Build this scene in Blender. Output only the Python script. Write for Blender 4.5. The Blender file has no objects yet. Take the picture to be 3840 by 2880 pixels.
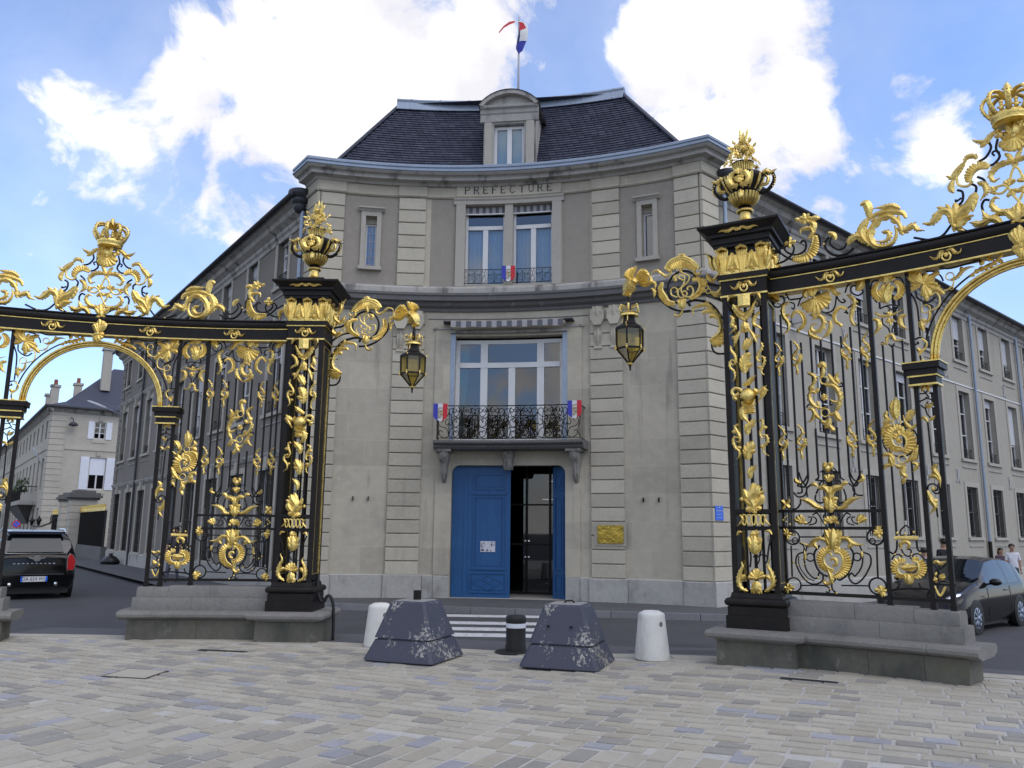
import bpy, bmesh, math, random
import numpy as np
from mathutils import Vector, Matrix
random.seed(7)
PI = math.pi
sc = bpy.context.scene
col = sc.collection

# ------------------------------------------------------------------ camera
EYE = 1.65
PITCH = math.radians(10.36)
ROLL = math.radians(0.6)
cd = bpy.data.cameras.new('camera')
cam = bpy.data.objects.new('camera', cd); col.objects.link(cam)
cd.sensor_width = 36.0; cd.lens = 36.0 * 3040.0 / 3840.0
cd.clip_start = 0.1; cd.clip_end = 3000
fw = Vector((0, math.cos(PITCH), math.sin(PITCH)))
r0 = Vector((1, 0, 0)); u0 = r0.cross(fw)
rt = r0 * math.cos(ROLL) - u0 * math.sin(ROLL)
up = r0 * math.sin(ROLL) + u0 * math.cos(ROLL)
# image up of the world leans slightly right: rotate the camera basis the other way
rt = r0 * math.cos(ROLL) + u0 * math.sin(ROLL)
up = -r0 * math.sin(ROLL) + u0 * math.cos(ROLL)
m = Matrix((rt, up, -fw)).transposed().to_4x4()
m.translation = Vector((0, 0, EYE))
cam.matrix_world = m
sc.camera = cam
sc.render.engine = 'CYCLES'
sc.render.resolution_x = 1024; sc.render.resolution_y = 768

# ------------------------------------------------------------------ sky, sun, exposure
SUN_AZ = math.radians(128)      # clockwise from +Y: behind the camera's right shoulder
SUN_EL = math.radians(52)
w = bpy.data.worlds.new('World'); sc.world = w; w.use_nodes = True
nt = w.node_tree; N = nt.nodes; Lk = nt.links
N.clear()
def nd(t, **kw):
    n = N.new(t)
    for k, v in kw.items(): setattr(n, k, v)
    return n
def mth(op, a, b=None, c=None, clamp=False):
    n = nd('ShaderNodeMath', operation=op); n.use_clamp = clamp
    for i, x in enumerate((a, b, c)):
        if x is None: continue
        if isinstance(x, (int, float)): n.inputs[i].default_value = x
        else: Lk.new(x, n.inputs[i])
    return n.outputs[0]
sky = nd('ShaderNodeTexSky', sky_type='NISHITA'); sky.sun_disc = False
sky.sun_elevation = SUN_EL; sky.sun_rotation = SUN_AZ; sky.altitude = 200; sky.air_density = 1.0; sky.dust_density = 1.2; sky.ozone_density = 2.2
tc = nd('ShaderNodeTexCoord'); D = tc.outputs['Generated']
def dirv(px, py):
    u = (px - 512) / 810.667; v = -(py - 384) / 810.667
    a = u * math.cos(ROLL) - v * math.sin(ROLL); b = u * math.sin(ROLL) + v * math.cos(ROLL)
    return Vector((a, math.cos(PITCH) - b * math.sin(PITCH), math.sin(PITCH) + b * math.cos(PITCH))).normalized()
# cumulus banks: (x, y of their middle in the frame, angular radius in degrees, weight)
banks = [(250, 95, 6, 1.), (330, 85, 8, 1.1), (420, 60, 9, 1.15), (470, 110, 8, 1.1), (400, 150, 9, 1.), (300, 185, 8, .85), (230, 215, 7, .6), (170, 115, 4.5, .75), (105, 84, 4.0, .7), (52, 76, 2.8, .6), (495, 18, 5.5, 1.0), (345, 20, 4.5, .7),
         (655, 62, 4.0, .95), (705, 48, 5.5, 1.1), (745, 90, 6.5, 1.1), (790, 130, 5.0, 1.), (700, 150, 8, 1.1), (808, 190, 4.2, .8), (625, 116, 3, .6), (640, 155, 6, .9), (905, 122, 3.6, .85), (872, 165, 2.6, .5), (930, 148, 2.6, .6), (22, 432, 3.0, .7), (150, 255, 7, .42)]
holes = [(60, 20, 5, .3), (60, 330, 8, .3), (578, 66, 4.0, .40)]
def blob(cx, cy, rad):
    d = dirv(cx, cy)
    vm = nd('ShaderNodeVectorMath', operation='DOT_PRODUCT'); Lk.new(D, vm.inputs[0]); vm.inputs[1].default_value = d
    mr = nd('ShaderNodeMapRange', interpolation_type='SMOOTHSTEP')
    Lk.new(vm.outputs['Value'], mr.inputs['Value'])
    mr.inputs['From Min'].default_value = math.cos(math.radians(rad * 1.35)); mr.inputs['From Max'].default_value = math.cos(math.radians(rad * .35))
    return mr.outputs['Result']
nz = nd('ShaderNodeTexNoise'); nz.inputs['Scale'].default_value = 6.5; nz.inputs['Detail'].default_value = 10; nz.inputs['Roughness'].default_value = .60; nz.inputs['Distortion'].default_value = .35
Lk.new(D, nz.inputs['Vector'])
den = mth('MULTIPLY', mth('SUBTRACT', nz.outputs['Fac'], .5), 3.9)
acc = None
for cx, cy, rd, wt in banks:
    b = mth('MULTIPLY', blob(cx, cy, rd), wt * .93)
    acc = b if acc is None else mth('MAXIMUM', acc, b)
den = mth('ADD', den, acc)
for cx, cy, rd, wt in holes:
    den = mth('SUBTRACT', den, mth('MULTIPLY', blob(cx, cy, rd), wt))
# the same broken cloud goes on in every other direction
sepd = nd('ShaderNodeSeparateXYZ'); Lk.new(D, sepd.inputs[0])
back = nd('ShaderNodeMapRange'); Lk.new(sepd.outputs['Y'], back.inputs['Value']); back.inputs['From Min'].default_value = .75; back.inputs['From Max'].default_value = .3
den = mth('ADD', den, mth('MULTIPLY', back.outputs['Result'], .55))
edge = nd('ShaderNodeMapRange', interpolation_type='SMOOTHSTEP'); Lk.new(den, edge.inputs['Value']); edge.inputs['From Min'].default_value = .26; edge.inputs['From Max'].default_value = .86
nz2 = nd('ShaderNodeTexNoise'); nz2.inputs['Scale'].default_value = 6.5; nz2.inputs['Detail'].default_value = 6; Lk.new(D, nz2.inputs['Vector'])
cr = nd('ShaderNodeValToRGB'); Lk.new(nz2.outputs['Fac'], cr.inputs[0])
cr.color_ramp.elements[0].position = .40; cr.color_ramp.elements[0].color = (5.4, 5.35, 5.7, 1)
cr.color_ramp.elements[1].position = .64; cr.color_ramp.elements[1].color = (8.6, 8.3, 7.9, 1)
hz = nd('ShaderNodeMixRGB'); hz.blend_type = 'MULTIPLY'; hz.inputs[0].default_value = 1; Lk.new(sky.outputs[0], hz.inputs[1]); hz.inputs[2].default_value = (1.25, 1.45, 1.75, 1)
nz3 = nd('ShaderNodeTexNoise'); nz3.inputs['Scale'].default_value = 2.4; nz3.inputs['Detail'].default_value = 7; nz3.inputs['Roughness'].default_value = .62; nz3.inputs['Distortion'].default_value = .8; Lk.new(D, nz3.inputs['Vector'])
veil = nd('ShaderNodeMapRange'); Lk.new(nz3.outputs['Fac'], veil.inputs['Value']); veil.inputs['From Min'].default_value = .30; veil.inputs['From Max'].default_value = .72; veil.inputs['To Min'].default_value = .06; veil.inputs['To Max'].default_value = .32
cov = mth('MAXIMUM', edge.outputs['Result'], veil.outputs['Result'])
mx = nd('ShaderNodeMixRGB'); Lk.new(cov, mx.inputs[0]); Lk.new(hz.outputs[0], mx.inputs[1]); Lk.new(cr.outputs[0], mx.inputs[2])
bg = nd('ShaderNodeBackground'); bg.inputs['Strength'].default_value = 0.15
Lk.new(mx.outputs[0], bg.inputs['Color'])
wo = nd('ShaderNodeOutputWorld'); Lk.new(bg.outputs[0], wo.inputs['Surface'])

sd = bpy.data.lights.new('sun', 'SUN'); sd.energy = 0.85; sd.angle = math.radians(48); sd.color = (1.0, .90, .76)
sun = bpy.data.objects.new('sun', sd); col.objects.link(sun)
sdir = Vector((math.sin(SUN_AZ) * math.cos(SUN_EL), math.cos(SUN_AZ) * math.cos(SUN_EL), math.sin(SUN_EL)))
sun.rotation_euler = sdir.to_track_quat('Z', 'Y').to_euler(); sun.location = (20, -30, 40)
vs = sc.view_settings
vs.view_transform = 'Standard'; vs.look = 'None'; vs.exposure = 0.18; vs.gamma = 1.0; vs.use_curve_mapping = False

# ------------------------------------------------------------------ helpers
class MB:
    """collects geometry for one mesh"""
    def __init__(s): s.v = []; s.f = []; s.m = []; s.uv = None
    def add(s, vs, fs, mi=0):
        o = len(s.v); s.v.extend([tuple(map(float, q)) for q in vs]); s.f.extend([tuple(i + o for i in f) for f in fs]); s.m.extend([mi] * len(fs)); return s
    def box(s, c, sz, rz=0, mi=0):
        x, y, z = [k / 2 for k in sz]; ca, sa = math.cos(rz), math.sin(rz)
        vs = [(c[0] + a * x * ca - b * y * sa, c[1] + a * x * sa + b * y * ca, c[2] + d * z) for a, b, d in ((-1,-1,-1),(1,-1,-1),(1,1,-1),(-1,1,-1),(-1,-1,1),(1,-1,1),(1,1,1),(-1,1,1))]
        return s.add(vs, [(0,3,2,1),(4,5,6,7),(0,1,5,4),(1,2,6,5),(2,3,7,6),(3,0,4,7)], mi)
    def hexa(s, p, mi=0):
        """p: 8 corners, bottom ring then top ring"""
        return s.add(p, [(0,3,2,1),(4,5,6,7),(0,1,5,4),(1,2,6,5),(2,3,7,6),(3,0,4,7)], mi)
    def lathe(s, c, prof, n=20, mi=0, sq=1.0, a0=0):
        vs = []; k = len(prof)
        for i in range(n):
            a = a0 + 2 * PI * i / n
            for r, z in prof: vs.append((c[0] + r * math.cos(a), c[1] + r * math.sin(a) * sq, c[2] + z))
        fs = []
        for i in range(n):
            j = (i + 1) % n
            for q in range(k - 1): fs.append((i * k + q, j * k + q, j * k + q + 1, i * k + q + 1))
        fs.append(tuple(i * k for i in range(n))[::-1]); fs.append(tuple(i * k + k - 1 for i in range(n)))
        return s.add(vs, fs, mi)
    def sweep(s, pts, nrm, hw, ht, sides=6, closed=False, mi=0, rot=.5):
        """tube along pts (N,3); nrm: plane normal; hw in plane, ht along the normal"""
        P = np.array(pts, float); n = len(P)
        nr = np.array(nrm, float); nr = np.tile(nr, (n, 1)) if nr.ndim == 1 else nr
        hw = np.broadcast_to(hw, (n,)); ht = np.broadcast_to(ht, (n,))
        T = np.roll(P, -1, 0) - np.roll(P, 1, 0)
        if not closed: T[0] = P[1] - P[0]; T[-1] = P[-1] - P[-2]
        T /= np.linalg.norm(T, axis=1)[:, None] + 1e-9
        B = np.cross(T, nr); B /= np.linalg.norm(B, axis=1)[:, None] + 1e-9
        vs = []
        for i in range(n):
            for k in range(sides):
                a = 2 * PI * (k + rot) / sides
                vs.append(P[i] + B[i] * hw[i] * math.cos(a) + nr[i] * ht[i] * math.sin(a))
        fs = []
        for i in range(n if closed else n - 1):
            j = (i + 1) % n
            for k in range(sides):
                l = (k + 1) % sides
                fs.append((i * sides + k, i * sides + l, j * sides + l, j * sides + k))
        if not closed:
            fs.append(tuple(range(sides))[::-1]); fs.append(tuple((n - 1) * sides + k for k in range(sides)))
        return s.add(vs, fs, mi)
    def ball(s, c, r, n=8, mi=0, sc3=(1, 1, 1)):
        vs = []; fs = []
        h = max(4, n // 2 + 1)
        for i in range(1, h):
            t = PI * i / h
            for k in range(n):
                a = 2 * PI * k / n
                vs.append((c[0] + r * sc3[0] * math.sin(t) * math.cos(a), c[1] + r * sc3[1] * math.sin(t) * math.sin(a), c[2] + r * sc3[2] * math.cos(t)))
        vs += [(c[0], c[1], c[2] + r * sc3[2]), (c[0], c[1], c[2] - r * sc3[2])]
        for i in range(h - 2):
            for k in range(n): fs.append((i * n + k, (i + 1) * n + k, (i + 1) * n + (k + 1) % n, i * n + (k + 1) % n))
        t = len(vs) - 2
        for k in range(n): fs.append((t, k, (k + 1) % n)); fs.append((t + 1, (h - 2) * n + (k + 1) % n, (h - 2) * n + k))
        return s.add(vs, fs, mi)

def link(o, parent=None):
    col.objects.link(o)
    if parent is not None: o.parent = parent
    return o
ORG = {}
def build(name, mb, mat, parent=None, smooth=False, loc=None, uvf=None, angle=None):
    """links mb as ONE mesh object; vertices are given in world space"""
    if parent is not None: org = ORG[parent]
    else: org = Vector(loc) if loc is not None else Vector((0, 0, 0))
    me = bpy.data.meshes.new(name)
    me.from_pydata([(x - org[0], y - org[1], z - org[2]) for x, y, z in mb.v], [], mb.f)
    for mt in (mat if isinstance(mat, (list, tuple)) else [mat]): me.materials.append(mt)
    if any(mb.m): me.polygons.foreach_set('material_index', mb.m)
    if uvf is not None:
        ul = me.uv_layers.new(name='UVMap')
        co = [uvf(v) for v in mb.v]
        for lp in me.loops: ul.data[lp.index].uv = co[lp.vertex_index]
    if smooth:
        me.polygons.foreach_set('use_smooth', [True] * len(me.polygons))
    me.update()
    o = bpy.data.objects.new(name, me)
    link(o, parent)
    if parent is None: o.location = org
    ORG[o] = org
    if smooth and angle:
        md = o.modifiers.new('edges', 'EDGE_SPLIT'); md.split_angle = math.radians(angle)
    return o
def empty(name, loc, label=None, cat=None, group=None):
    o = bpy.data.objects.new(name, None); col.objects.link(o); o.location = loc; ORG[o] = Vector(loc); o.empty_display_size = .2
    if label: tag(o, label, cat, group)
    return o
def tag(o, label, cat, group=None):
    o['label'] = label; o['category'] = cat
    if group: o['group'] = group
    return o
def struct(o): o['kind'] = 'structure'; return o

def crom(pts, n=5, closed=False):
    """Catmull-Rom through 2D/3D points"""
    P = [np.array(p, float) for p in pts]
    if len(P) < 3 and not closed: 
        return [P[0] + (P[1] - P[0]) * t for t in np.linspace(0, 1, n + 1)]
    if closed: Q = [P[-1]] + P + [P[0], P[1]]; segs = len(P)
    else: Q = [2 * P[0] - P[1]] + P + [2 * P[-1] - P[-2]]; segs = len(P) - 1
    out = []
    for i in range(segs):
        a, b, c, d = Q[i:i + 4]
        for t in np.arange(n) / n:
            out.append(.5 * ((2 * b) + (c - a) * t + (2 * a - 5 * b + 4 * c - d) * t * t + (3 * b - a - 3 * c + d) * t ** 3))
    if not closed: out.append(P[-1])
    return out

# ------------------------------------------------------------------ materials
MATS = {}
def mat(name, base, rough=.7, metal=0., var=.0, vscale=3., bump=0., bscale=40., spec=.4, rnd=0., coord='Object', stain=None, tint2=None, ashlar=0.):
    """Principled material: base colour, slow colour variation, fine relief, optional per-object variation and stains (colour, amount, scale xyz)"""
    if name in MATS: return MATS[name]
    m = bpy.data.materials.new(name); m.use_nodes = True
    t = m.node_tree; n = t.nodes; l = t.links
    b = n['Principled BSDF']; b.inputs['Roughness'].default_value = rough; b.inputs['Metallic'].default_value = metal; b.inputs['Specular IOR Level'].default_value = spec
    b.inputs['Base Color'].default_value = (*base, 1)
    tcn = n.new('ShaderNodeTexCoord'); vec = tcn.outputs['UV' if coord == 'UV' else 'Object']
    if coord == 'World':
        g = n.new('ShaderNodeNewGeometry'); vec = g.outputs['Position']
    cur = None
    def rgb(c):
        q = n.new('ShaderNodeRGB'); q.outputs[0].default_value = (*c, 1); return q.outputs[0]
    cur = rgb(base)
    def mixc(fac, a, bb, mode='MIX'):
        q = n.new('ShaderNodeMixRGB'); q.blend_type = mode
        if isinstance(fac, (int, float)): q.inputs[0].default_value = fac
        else: l.new(fac, q.inputs[0])
        for i, x in ((1, a), (2, bb)):
            if isinstance(x, tuple): q.inputs[i].default_value = (*x, 1)
            else: l.new(x, q.inputs[i])
        return q.outputs[0]
    def noise(sc_, det=5, r=.55, v=None, stretch=None):
        q = n.new('ShaderNodeTexNoise'); q.inputs['Scale'].default_value = sc_; q.inputs['Detail'].default_value = det; q.inputs['Roughness'].default_value = r
        if stretch:
            mp = n.new('ShaderNodeMapping'); mp.inputs['Scale'].default_value = stretch; l.new(vec, mp.inputs[0]); l.new(mp.outputs[0], q.inputs['Vector'])
        else: l.new(vec, q.inputs['Vector'])
        return q.outputs['Fac']
    def ramp(f, a, bb):
        q = n.new('ShaderNodeMapRange'); q.interpolation_type = 'SMOOTHSTEP'; l.new(f, q.inputs['Value']); q.inputs['From Min'].default_value = a; q.inputs['From Max'].default_value = bb
        return q.outputs['Result']
    if var:
        c2 = tint2 or tuple(c * .62 for c in base)
        cur = mixc(ramp(noise(vscale), .35, .75), cur, mixc(var, base, c2))
        cur = mixc(ramp(noise(vscale * 9, 3), .40, .70), cur, mixc(.5, cur, tuple(min(1, c * (1 + var * .35)) for c in base)))
    if ashlar:
        bt = n.new('ShaderNodeTexBrick'); l.new(vec, bt.inputs['Vector']); bt.inputs['Scale'].default_value = 1.0; bt.inputs['Brick Width'].default_value = 1.15; bt.inputs['Row Height'].default_value = .636; bt.inputs['Mortar Size'].default_value = .006; bt.inputs['Mortar Smooth'].default_value = .3; bt.inputs['Bias'].default_value = -.2
        bt.inputs['Color1'].default_value = (1.06, 1.05, 1.04, 1); bt.inputs['Color2'].default_value = (.80, .80, .81, 1); bt.inputs['Mortar'].default_value = (1.12, 1.1, 1.06, 1); bt.offset = .37
        cur = mixc(ashlar, cur, bt.outputs['Color'], 'MULTIPLY')
    if stain:
        for sc_col, amt, sxyz, lo, hi in stain:
            f = n.new('ShaderNodeMath'); f.operation = 'MULTIPLY'; l.new(ramp(noise(1.0, 6, .6, stretch=sxyz), lo, hi), f.inputs[0]); f.inputs[1].default_value = amt
            cur = mixc(f.outputs[0], cur, sc_col)
    if rnd:
        oi = n.new('ShaderNodeObjectInfo'); hsv = n.new('ShaderNodeHueSaturation')
        mr = n.new('ShaderNodeMapRange'); l.new(oi.outputs['Random'], mr.inputs['Value']); mr.inputs['To Min'].default_value = 1 - rnd; mr.inputs['To Max'].default_value = 1 + rnd
        l.new(mr.outputs['Result'], hsv.inputs['Value']); l.new(cur, hsv.inputs['Color']); cur = hsv.outputs['Color']
    l.new(cur, b.inputs['Base Color'])
    if bump:
        bp = n.new('ShaderNodeBump'); bp.inputs['Strength'].default_value = bump; bp.inputs['Distance'].default_value = .02
        l.new(noise(bscale, 4, .6), bp.inputs['Height']); l.new(bp.outputs[0], b.inputs['Normal'])
    MATS[name] = m
    return m
DIRT = (.045, .043, .045)
M_STONE = mat('limestone wall', (.415, .380, .305), .85, var=.35, vscale=.55, ashlar=.8, bump=.25, bscale=30, coord='UV', stain=[(DIRT, .55, (3.2, .28, 1), .57, .80), ((.24, .22, .19), .5, (.8, .9, 1), .52, .75)])
M_BLOCK = mat('limestone block', (.425, .390, .315), .85, var=.3, vscale=1.5, bump=.3, bscale=30, rnd=.14, coord='World', stain=[(DIRT, .3, (2.5, 2.5, .6), .6, .85)])
M_PLASTER = mat('plaster', (.275, .248, .21), .9, var=.3, vscale=.8, bump=.2, bscale=60, coord='UV', stain=[((.16, .14, .125), .5, (1.2, .7, 1), .5, .8)])
M_CORN = mat('weathered cornice stone', (.36, .345, .32), .85, var=.4, vscale=1.2, bump=.3, bscale=25, coord='World', stain=[(DIRT, .85, (2.6, 2.6, .5), .5, .72)])
M_SOOT = mat('blackened stone moulding', (.125, .121, .12), .85, var=.4, vscale=1.4, bump=.25, bscale=25, coord='World', stain=[((.30, .29, .28), .75, (5, 5, .6), .60, .78)])
M_PLINTH = mat('damp plinth stone', (.37, .36, .335), .85, var=.45, vscale=1.1, bump=.35, bscale=28, coord='World', rnd=.06, stain=[((.10, .10, .10), .7, (1.6, 1.6, .9), .54, .75)])
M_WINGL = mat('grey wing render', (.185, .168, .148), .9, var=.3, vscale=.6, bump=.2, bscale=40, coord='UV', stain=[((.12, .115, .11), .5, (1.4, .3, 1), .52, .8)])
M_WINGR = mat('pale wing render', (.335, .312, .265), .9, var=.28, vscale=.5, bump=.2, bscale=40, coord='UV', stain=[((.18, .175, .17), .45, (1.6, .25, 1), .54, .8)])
M_TRIM = mat('window trim stone', (.37, .345, .30), .85, var=.25, vscale=2, bump=.2, bscale=40, coord='World')
M_SLATE = mat('roof slate', (.040, .044, .068), .55, var=.5, vscale=.9, bump=.3, bscale=60, coord='World', tint2=(.06, .065, .085), rnd=.0)
M_ZINC = mat('zinc sheet', (.27, .32, .40), .45, metal=.35, var=.35, vscale=3, coord='World', bump=.1, bscale=12)
M_ZINCD = mat('dark zinc gutter', (.045, .047, .055), .5, metal=.3, var=.3, vscale=3, coord='World')
M_IRON = mat('black painted iron', (.0085, .0070, .0065), .45, spec=.22, var=.5, vscale=6, coord='World', bump=.15, bscale=90, tint2=(.022, .016, .014))
M_GOLD = mat('gold leaf', (.84, .63, .21), .29, metal=1., var=.7, vscale=11, coord='World', tint2=(.42, .27, .06), bump=.5, bscale=48)
M_WHITE = mat('white paint', (.60, .60, .60), .45, var=.15, vscale=4, coord='World')
M_SHUT = mat('white shutter paint', (.66, .68, .74), .5, var=.15, vscale=6, coord='World')
M_BLIND = mat('roller blind', (.46, .47, .50), .6, var=.2, vscale=5, coord='World')
M_DOOR = mat('blue door paint', (.012, .078, .215), .45, var=.45, vscale=2.2, coord='World', stain=[((.03, .12, .28), .4, (3, 3, .8), .55, .75), ((.01, .03, .07), .5, (4, 4, 1.5), .58, .8)], bump=.1, bscale=60, tint2=(.010, .055, .17))
M_DARK = mat('dark interior', (.006, .006, .007), .9, coord='World')
M_ASPH = mat('asphalt', (.062, .062, .067), .85, var=.5, vscale=.7, bump=.5, bscale=160, coord='World', stain=[((.035, .035, .038), .6, (.6, .25, 1), .55, .75), ((.09, .088, .088), .4, (1.2, .5, 1), .58, .7)])
M_WALK = mat('sidewalk asphalt', (.085, .085, .090), .88, var=.4, vscale=.9, bump=.5, bscale=160, coord='World')
M_KERB = mat('granite kerb', (.16, .16, .165), .8, var=.4, vscale=2, bump=.4, bscale=60, coord='World', rnd=.12)
M_JOINT = mat('paving mortar', (.42, .405, .375), .95, var=.3, vscale=2, bump=.3, bscale=80, coord='World')
PAVE = [mat('paving beige', (.365, .338, .28), .8, var=.3, vscale=2.5, bump=.35, bscale=70, coord='World', rnd=.07, stain=[((.16, .15, .135), .35, (.5, .5, 1), .55, .8), ((.47, .45, .40), .3, (14, 14, 1), .60, .70)]),
        mat('paving warm', (.34, .31, .25), .8, var=.3, vscale=2.5, bump=.35, bscale=70, coord='World', rnd=.07, stain=[((.16, .15, .135), .35, (.5, .5, 1), .55, .8), ((.47, .45, .40), .3, (14, 14, 1), .60, .70)]),
        mat('paving grey', (.258, .245, .22), .8, var=.28, vscale=2.5, bump=.35, bscale=70, coord='World', rnd=.08, stain=[((.16, .15, .135), .35, (.5, .5, 1), .55, .8), ((.47, .45, .40), .3, (14, 14, 1), .60, .70)]),
        mat('paving pale', (.395, .365, .30), .8, var=.28, vscale=2.5, bump=.35, bscale=70, coord='World', rnd=.06, stain=[((.16, .15, .135), .35, (.5, .5, 1), .55, .8), ((.47, .45, .40), .3, (14, 14, 1), .60, .70)]),
        mat('paving blue', (.29, .29, .31), .75, var=.35, vscale=3.5, bump=.35, bscale=70, coord='World', rnd=.10, stain=[((.16, .15, .135), .35, (.5, .5, 1), .55, .8), ((.47, .45, .40), .3, (14, 14, 1), .60, .70)])]
M_MOSS = mat('mossy gate base', (.115, .108, .088), .9, var=.5, vscale=1.6, bump=.6, bscale=22, coord='World', stain=[((.055, .058, .048), .85, (2.2, 2.2, 1.2), .45, .68), ((.11, .115, .05), .7, (1.7, 1.7, 1.4), .56, .75), ((.36, .34, .31), .5, (3.4, 3.4, 2.2), .6, .74)])
M_BASE = mat('gate base stone', (.185, .178, .165), .88, var=.45, vscale=1.8, bump=.5, bscale=26, coord='World', stain=[((.10, .10, .10), .6, (2, 2, 1.2), .5, .75), ((.37, .36, .35), .4, (4, 4, 2), .6, .75)])
M_PAINT = mat('road paint', (.50, .50, .50), .8, var=.4, vscale=5, coord='World', stain=[((.13, .13, .135), .6, (9, 9, 1), .52, .66)])
M_BLOCKP = None
M_BOLW = mat('white bollard concrete', (.62, .61, .57), .8, stain=[((.26, .25, .22), .5, (5, 5, 2), .55, .75)], var=.25, vscale=6, bump=.25, bscale=40, coord='World')
M_RUB = mat('black rubber', (.012, .012, .012), .6, coord='World')
M_RED = mat('red paint', (.50, .016, .03), .5, coord='World'); M_BLUE = mat('flag blue', (.035, .04, .36), .5, coord='World')
M_SIGN = mat('blue enamel', (.02, .12, .62), .3, coord='World')
M_BRASS = mat('polished brass', (.34, .25, .055), .14, metal=1., var=.6, vscale=5, coord='World', bump=.35, bscale=7)
M_OCHRE = mat('dull gold paint', (.30, .21, .07), .5, coord='World')

def glassmat(name, tint, refl, rough=.02):
    m = bpy.data.materials.new(name); m.use_nodes = True; t = m.node_tree; n = t.nodes; l = t.links
    for q in list(n):
        if q.type != 'OUTPUT_MATERIAL': n.remove(q)
    out = [q for q in n if q.type == 'OUTPUT_MATERIAL'][0]
    tr = n.new('ShaderNodeBsdfTransparent'); tr.inputs[0].default_value = (*tint, 1)
    gl = n.new('ShaderNodeBsdfGlossy'); gl.inputs['Roughness'].default_value = rough; gl.inputs[0].default_value = (.95, .97, 1, 1)
    lw = n.new('ShaderNodeLayerWeight'); lw.inputs[0].default_value = .35
    ma = n.new('ShaderNodeMath'); ma.operation = 'MULTIPLY_ADD'; ma.use_clamp = True; l.new(lw.outputs['Fresnel'], ma.inputs[0]); ma.inputs[1].default_value = .9; ma.inputs[2].default_value = refl
    mxs = n.new('ShaderNodeMixShader'); l.new(ma.outputs[0], mxs.inputs[0]); l.new(tr.outputs[0], mxs.inputs[1]); l.new(gl.outputs[0], mxs.inputs[2]); l.new(mxs.outputs[0], out.inputs[0])
    return m
M_GLASS = glassmat('window glass', (.62, .70, .72), .07)
M_GLASSD = glassmat('dark window glass', (.25, .28, .30), .03)
M_AMBER = glassmat('amber lantern glass', (.95, .80, .30), .03, .12)
_t = M_AMBER.node_tree; _o = [q for q in _t.nodes if q.type == 'OUTPUT_MATERIAL'][0]; _s = _o.inputs[0].links[0].from_socket
_tl = _t.nodes.new('ShaderNodeBsdfTranslucent'); _tl.inputs[0].default_value = (.75, .60, .14, 1); _df = _t.nodes.new('ShaderNodeBsdfDiffuse'); _df.inputs[0].default_value = (.30, .24, .06, 1)
_m1 = _t.nodes.new('ShaderNodeMixShader'); _m1.inputs[0].default_value = .4; _t.links.new(_tl.outputs[0], _m1.inputs[1]); _t.links.new(_df.outputs[0], _m1.inputs[2])
_m2 = _t.nodes.new('ShaderNodeMixShader'); _m2.inputs[0].default_value = .42; _t.links.new(_s, _m2.inputs[1]); _t.links.new(_m1.outputs[0], _m2.inputs[2]); _t.links.new(_m2.outputs[0], _o.inputs[0])
M_CAR = mat('black car paint', (.003, .003, .004), .10, spec=.28, coord='World')
M_CAR2 = mat('charcoal car paint', (.010, .0095, .010), .12, spec=.30, coord='World')
M_CARG = mat('car glass', (.006, .008, .010), .03, spec=.6, coord='World')
M_CHROME = mat('chrome', (.75, .76, .78), .12, metal=1, coord='World')

sc.cycles.max_bounces = 6; sc.cycles.diffuse_bounces = 3; sc.cycles.glossy_bounces = 3; sc.cycles.transparent_max_bounces = 8
# ------------------------------------------------------------------ ground, road, pavements
def G(x, y=0):
    """the ground rises a hand's breadth towards the right-hand gate"""
    t = min(1, max(0, (x + .5) / 4.0)); r = min(1, max(0, (13.5 - y) / 2.5)); a = .10 * t * t * (3 - 2 * t) * r * r * (3 - 2 * r)
    q = min(1, max(0, (x - 5) / 3.5)); return a - (.24 * q * q * (3 - 2 * q) if y > 12 else 0)
def sheet(name, poly, z, m, step=1.0, zf=G):
    """flat polygon cut into strips so that it follows the ground"""
    bm = bmesh.new()
    vs = [bm.verts.new((x, y, 0)) for x, y in poly]; bm.faces.new(vs)
    for yy in (11, 11.5, 12, 12.5, 13, 13.5):
        if min(q[1] for q in poly) < yy < max(q[1] for q in poly): bmesh.ops.bisect_plane(bm, geom=bm.verts[:] + bm.edges[:] + bm.faces[:], plane_co=(0, yy, 0), plane_no=(0, 1, 0))
    for xx in (-.5, .5, 1.0, 1.5, 2.0, 2.5, 3.0, 3.5, 5, 5.6, 6.2, 6.8, 7.4, 8, 8.5):
        bmesh.ops.bisect_plane(bm, geom=bm.verts[:] + bm.edges[:] + bm.faces[:], plane_co=(xx, 0, 0), plane_no=(1, 0, 0))
    for v in bm.verts: v.co.z = z + zf(v.co.x, v.co.y)
    bmesh.ops.recalc_face_normals(bm, faces=bm.faces[:])
    for f in bm.faces:
        if f.normal.z < 0: f.normal_flip()
    me = bpy.data.meshes.new(name); bm.to_mesh(me); bm.free(); me.materials.append(m)
    o = bpy.data.objects.new(name, me); link(o); ORG[o] = Vector((0, 0, 0)); return o
g = sheet('ground', [(-900, -900), (900, -900), (900, 900), (-900, 900)], -.03, M_ASPH); struct(g)
DL = np.array((-.582, .813)); DR = np.array((.746, .666)); NL = np.array((-.813, -.582)); NR = np.array((.666, -.746))
street = sheet('street', [(-9.5, 12.6), (9, 7.5), (60, 20), (60, 90), (-90, 150), (-60, 40)], -.012, M_ASPH); struct(street)

EDGE = [(-14, 13.25), (-6.5, 13.2), (-2.65, 12.66), (2.7, 11.0), (5.6, 9.75), (14, 5.6)]
plaza = sheet('plaza', [(-14, -6)] + EDGE + [(14, -6)], 0.0, M_JOINT); struct(plaza)
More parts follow.
